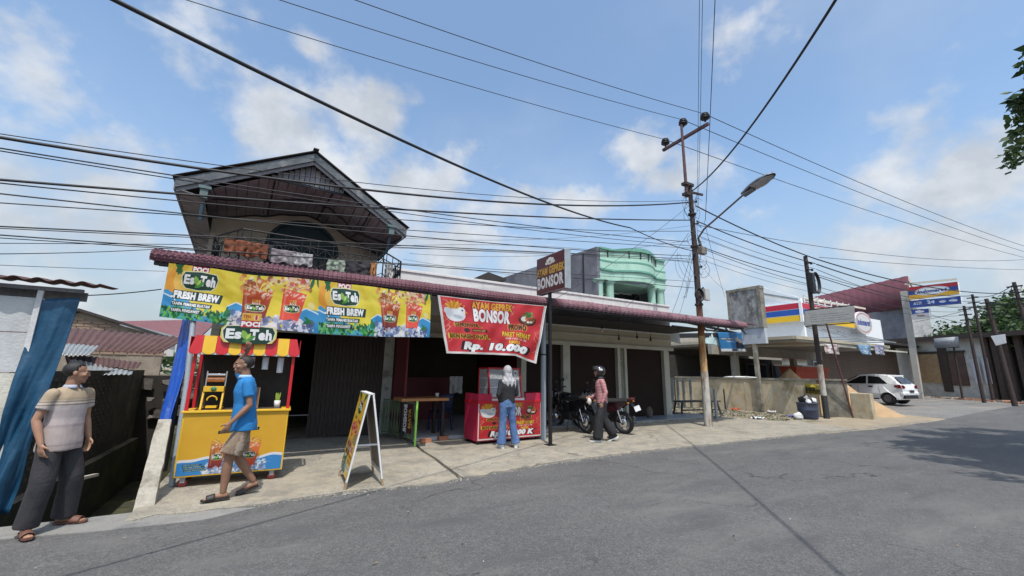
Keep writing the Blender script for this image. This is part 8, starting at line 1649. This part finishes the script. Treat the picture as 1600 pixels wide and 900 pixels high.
def shoes(m_, sole=None, sandal=False, name='shoe'):
    def f(t, J, hip, ch, nk, hd, R):
        for sd in 'LR':
            an = Vector(J['an'+sd]); dr = J['ft'+sd]; d = Vector((dr[0], dr[1], 0)).normalized(); up = dr[2] if len(dr) > 2 else 0; d3 = (d+Vector((0, 0, up))).normalized(); r = d.cross(Vector((0, 0, 1))).normalized(); up3 = r.cross(d3).normalized()
            if up3.z < 0: up3 = -up3
            if sandal:
                mb = MB(); c = an-d*.075+Vector((0, 0, -.086)); out = [(0, .028), (.05, .036), (.13, .038), (.2, .048), (.25, .044), (.285, .022)]
                pts = [c+d3*a+r*b for a, b in out]+[c+d3*a-r*b for a, b in out[::-1]]; mb.prism([p+up3*0 for p in pts], up3*.018); o = mb.build(name, m_, t)
                mb = MB(); mb.grid(lambda u, v: tuple(c+d3*(.15+.085*u)+r*(.052*math.cos(PI*v))+up3*(.012+.062*math.sin(PI*v)*(1-.25*u))), 4, 10); mb.build('strap', m_, o, solid=.005)
            else:
                mb = MB(); limb(mb, [an-d*.03+Vector((0, 0, -.035)), an+d3*.08-up3*.045, an+d3*.15-up3*.055], [.046, .042, .034], 12); limb(mb, [an-d*.03-up3*.055, an+d3*.15-up3*.062], [.038, .038], 12)
                o = obj_me(name, remesh(mb, .007, 3), m_, t)
                mb = MB(); c = an-d*.085-up3*.095; out = [(0, .03), (.06, .038), (.15, .038), (.22, .046), (.27, .036), (.29, .015)]; pts = [c+d3*a+r*b for a, b in out]+[c+d3*a-r*b for a, b in out[::-1]]; mb.prism(pts, up3*.025); mb.build('sole', sole or whitep, o)
    return f
V_ = Vector
# --- man in the striped polo, standing at far left
J1 = dict(hip=(0, 0, .92), chest=(.0, -.01, 1.31), neck=(0, -.005, 1.45), head=(.01, .02, 1.585),
    shL=(-.170, 0, 1.37), elL=(-.235, -.03, 1.11), wrL=(-.24, .05, .88), hdL=((0, .15, -1), (1, 0, 0), (0, 1, 0)),
    shR=(.170, 0, 1.37), elR=(.235, -.04, 1.11), wrR=(.225, .06, .88), hdR=((-.05, .2, -1), (-1, 0, 0), (0, 1, 0)),
    hpL=(-.09, 0, .86), knL=(-.15, .05, .49), anL=(-.20, .0, .10), ftL=(-.35, 1), hpR=(.09, 0, .86), knR=(.12, .05, .49), anR=(.14, .0, .10), ftR=(.55, 1), curl=.4)
polo = banded('striped_polo', (.5, .45, .42), [(0, (.36, .30, .28)), (.84, (.30, .24, .23)), (.855, (.37, .31, .29)), (1.02, (.32, .26, .26)), (1.05, (.40, .34, .33)), (1.20, (.43, .38, .36)), (1.25, (.24, .18, .14)), (1.262, (.46, .41, .37)), (1.278, (.26, .20, .14)), (1.29, (.42, .36, .30)), (1.30, (.34, .26, .175))])
dkgrey = mat('charcoal_trousers', (.028, .026, .03), .85, var=.15, scale=7, bump=.3)
p1 = (P(35, 838, Z=0)+P(90, 828, Z=0))/2; fac = math.atan2(-.55, .84)   # facing direction in the world (toward the lens, turned to the right)
person('middle aged man in pale striped polo shirt and charcoal trousers standing before the teal tarp', (p1.x-.02, p1.y+.05, 0), fac-PI/2, 1.53, J1, [shirt(polo, .79, .60, 1.02, .0, (.182, .145), collar=mat('grey_blue_collar', (.30, .32, .38), .8)), legs_g(dkgrey, (.098, .098, .095, .098), name='trousers'), shoes(mat('brown_sandal', (.14, .06, .04), .6), sandal=True, name='sandal')], skinm, headyaw=math.radians(52))
# --- man in blue polo walking left past the kiosk
J2 = dict(hip=(0, 0, .92), chest=(0, .035, 1.31), neck=(0, .05, 1.455), head=(0, .085, 1.585),
    shL=(-.18, .03, 1.37), elL=(-.22, -.02, 1.10), wrL=(-.215, .15, .90), hdL=((0.02, .45, -.9), (1, 0, 0), (0, 1, .2)),
    shR=(.17, .05, 1.38), elR=(.24, .16, 1.58), wrR=(.10, .07, 1.76), hdR=((-.6, -.1, .75), (0, 1, 0), (-.5, 1, 0)),
    hpL=(-.085, 0, .86), knL=(-.09, .11, .49), anL=(-.08, .12, .105), ftL=(0, 1), hpR=(.085, 0, .86), knR=(.09, .02, .47), anR=(.09, -.19, .155), ftR=(0, 1, -.36), curl=.45)
bluep = banded('blue_polo', (.015, .17, .42), [(0, (.015, .17, .42))]); 
p2 = P(352, 786, Z=0); f2_ = math.atan2(-.10, -.995)
person('man in bright blue polo and tan shorts walking past the yellow kiosk, arm raised', (-.19, 6.12, .012), f2_-PI/2, 1.63, J2, [shirt(bluep, .79, .62, 1.0, .0, (.190, .150), collar=mat('blue_white_collar', (.30, .45, .6), .8)), legs_g(mat('tan_camo_shorts', (.20, .145, .10), .9, var=.2, scale=9, bump=.4, dirt=(.34, .27, .21), dscale=7, dlo=.5, dhi=.56), (.090, .122, 0, 0), .72, 'shorts', .009, (.15, .11)), shoes(mat('black_sandal', (.02, .018, .018), .6), sandal=True, name='sandal')], skin2)
# --- woman in a pale headscarf ordering at the red cart, back to the road
J3 = dict(hip=(0, 0, .93), chest=(0, .0, 1.30), neck=(0, .01, 1.45), head=(0, .04, 1.58),
    shL=(-.155, 0, 1.36), elL=(-.225, -.04, 1.10), wrL=(-.155, .06, .93), hdL=((.25, .5, -.7), (1, 0, 0), (0, 1, 0)),
    shR=(.155, 0, 1.36), elR=(.215, .02, 1.11), wrR=(.15, .20, 1.04), hdR=((-.2, 1, .1), (-1, 0, 0), (0, .2, 1)),
    hpL=(-.085, 0, .87), knL=(-.10, .01, .49), anL=(-.125, .0, .10), ftL=(-.15, 1), hpR=(.085, 0, .87), knR=(.13, .02, .49), anR=(.20, .0, .10), ftR=(.3, 1), curl=.45)
jeans = mat('blue_jeans', (.06, .12, .26), .85, var=.15, scale=6, bump=.3, dirt=(.14, .22, .36), dscale=4, dlo=.5, dhi=.7)
scarf = mat('pale_grey_scarf', (.36, .35, .365), .85, var=.06, scale=6, bump=.2)
def hijab(t, J, hip, ch, nk, hd, R):
    mb = MB(); mb.ell(hd+V_((0, -.005, .02)), (.098, .118, .125), 18); mb.ell(hd+V_((0, .0, -.07)), (.09, .10, .09), 16)
    loft(mb, [(0, -.055, 1.17, .02, .02), (0, -.075, 1.22, .06, .035), (0, -.07, 1.30, .115, .05), (0, -.045, 1.38, .165, .075), (0, -.01, 1.44, .12, .08), (0, .0, 1.50, .09, .085), (0, .02, 1.56, .085, .09)], 22)
    loft(mb, [(.13, -.05, 1.20, .02, .03), (.145, -.03, 1.30, .045, .05), (.10, -.01, 1.42, .07, .06)], 12)
    loft(mb, [(-.13, .02, 1.22, .02, .03), (-.14, .03, 1.32, .045, .05), (-.10, .02, 1.42, .07, .06)], 12)
    me = remesh(mb, .008, 4, 0)
    for v in me.vertices:
        c = v.co; w = math.sin((abs(c.x)*1.0+max(0, 1.62-c.z)*.42)*75)*.007*min(1, max(0, (1.66-c.z)*4)); v.co = c+v.normal*w
    obj_me('headscarf', me, scarf, t)
person('woman in pale grey headscarf, black top and blue jeans standing at the red food cart', (4.27, 7.50, .018), math.atan2(.97, .12)-PI/2, 1.60, J3, [shirt(mat('black_top', (.014, .014, .016), .8, var=.1, bump=.2), .90, .8, .98, .0, (.160, .115), 'top' and 'shirt', True, False), legs_g(jeans, (.098, .078, .085, .105), 1., 'jeans', .008, (.150, .115)), shoes(whitep, whitep)], skin3, hair='none')
bpy.context.view_layer.update()
obj_ = [o for o in bpy.data.objects if o.name.startswith('person')][-1]; face_parts(obj_, V_(J3['head']), Matrix.Identity(4), skin3, hairk)
obj_me('headscarf_', bpy.data.meshes.new('x'), scarf, None) if False else hijab(obj_, J3, V_(J3['hip']), V_(J3['chest']), V_(J3['neck']), V_(J3['head']), Matrix.Identity(4))
# --- woman in helmet walking left past the motorcycles
J4 = dict(hip=(0, 0, .93), chest=(0, .02, 1.30), neck=(0, .03, 1.44), head=(0, .055, 1.575),
    shL=(-.15, .01, 1.36), elL=(-.20, -.06, 1.11), wrL=(-.20, .03, .88), hdL=((0, .2, -1), (1, 0, 0), (0, 1, 0)),
    shR=(.15, .01, 1.36), elR=(.20, .03, 1.10), wrR=(.15, .22, .98), hdR=((0, 1, -.2), (-1, 0, 0), (0, .2, 1)),
    hpL=(-.085, 0, .87), knL=(-.09, .10, .49), anL=(-.085, .13, .105), ftL=(0, 1), hpR=(.085, 0, .87), knR=(.09, -.04, .49), anR=(.09, -.27, .18), ftR=(0, 1, -.4), curl=.6)
pinks = banded('pink_striped_shirt', (.36, .10, .11), None, wave=(.034, (.50, .33, .33), .4, 0, 0))
def helmet(t, J, hip, ch, nk, hd, R):
    mb = MB(); c = hd+V_((0, -.01, .025)); n = 30; k = 20; vs = []; fs = []
    for j in range(k+1):
        ph = PI*j/k
        for i in range(n): th = 2*PI*i/n; vs.append(V_((.128*math.sin(ph)*math.cos(th), .150*math.sin(ph)*math.sin(th), .138*math.cos(ph))))
    for j in range(k):
        for i in range(n):
            f = (j*n+i, (j+1)*n+i, (j+1)*n+(i+1) % n, j*n+(i+1) % n); q = sum((vs[a] for a in f), V_((0, 0, 0)))/4
            if q.z < -.10 or (q.y > .055 and -.13 < q.z < .045): continue
            fs.append(f)
    mb.add([v+c for v in vs], fs, 0, True); h = mb.build('helmet', gloss, t, solid=.018)
    mb = MB(); mb.grid(lambda u, v: tuple(c+V_((.134*math.cos(PI*(.12+.76*u)), .158*math.sin(PI*(.12+.76*u)), .115-.085*v))), 16, 5); mb.build('visor', mat('smoke_visor', (.05, .05, .055), .08, var=0, bump=0, spec=.8), h, solid=.004)
    mb = MB(); mb.ell(c+V_((-.118, -.02, .03)), (.012, .05, .028), 12); mb.build('emblem', mat('silver_mark', (.6, .58, .52), .3), h)
    mb = MB(); mb.tube([c+V_((-.10, .03, -.08)), c+V_((-.06, .07, -.135)), c+V_((0, .085, -.145)), c+V_((.06, .07, -.135)), c+V_((.10, .03, -.08))], .008, 6); mb.build('chin_strap', rubber, h)
def inner(t, J, hip, ch, nk, hd, R):
    mb = MB(); mb.ell(hd+V_((0, -.01, -.08)), (.082, .085, .085), 14); mb.ell(V_((0, .02, 1.42)), (.11, .10, .07), 14); obj_me('black_scarf', remesh(mb, .008, 3, .005, 14), mat('black_cloth', (.014, .014, .016), .9, var=.1), t)
person('woman with black helmet, pink striped shirt and wide black trousers walking beside the motorcycles', (6.60, 7.28, .018), math.atan2(.52, -.86)-PI/2, 1.63, J4, [shirt(pinks, .86, .9, 1.0, .005, (.175, .13), 'shirt', True, False, .006), legs_g(mat('black_cloth', (.014, .014, .016)), (.105, .11, .115, .12), 1., 'trousers', .010, (.155, .12)), shoes(darkm, whitep), helmet, inner], skin3, hair='none')
obj_ = [o for o in bpy.data.objects if o.name.startswith('person')][-1]; face_parts(obj_, V_(J4['head']), Matrix.Identity(4), skin3, hairk)
# thin pale bag in her hand
q = obj_.matrix_basis @ V_((.15, .27, .93)); mb = MB(); mb.ell((0, 0, -.04), (.05, .05, .08), 12); mb.v = [tuple(V_(v)*(1+.3*mn.noise(V_(v)*25))) for v in mb.v]; o = mb.build('small_bag', mat('off_white_bag', (.6, .57, .55), .6, var=.1), loc=q); tag(o, 'small off white bag in the hand of the woman with the helmet', 'bag')
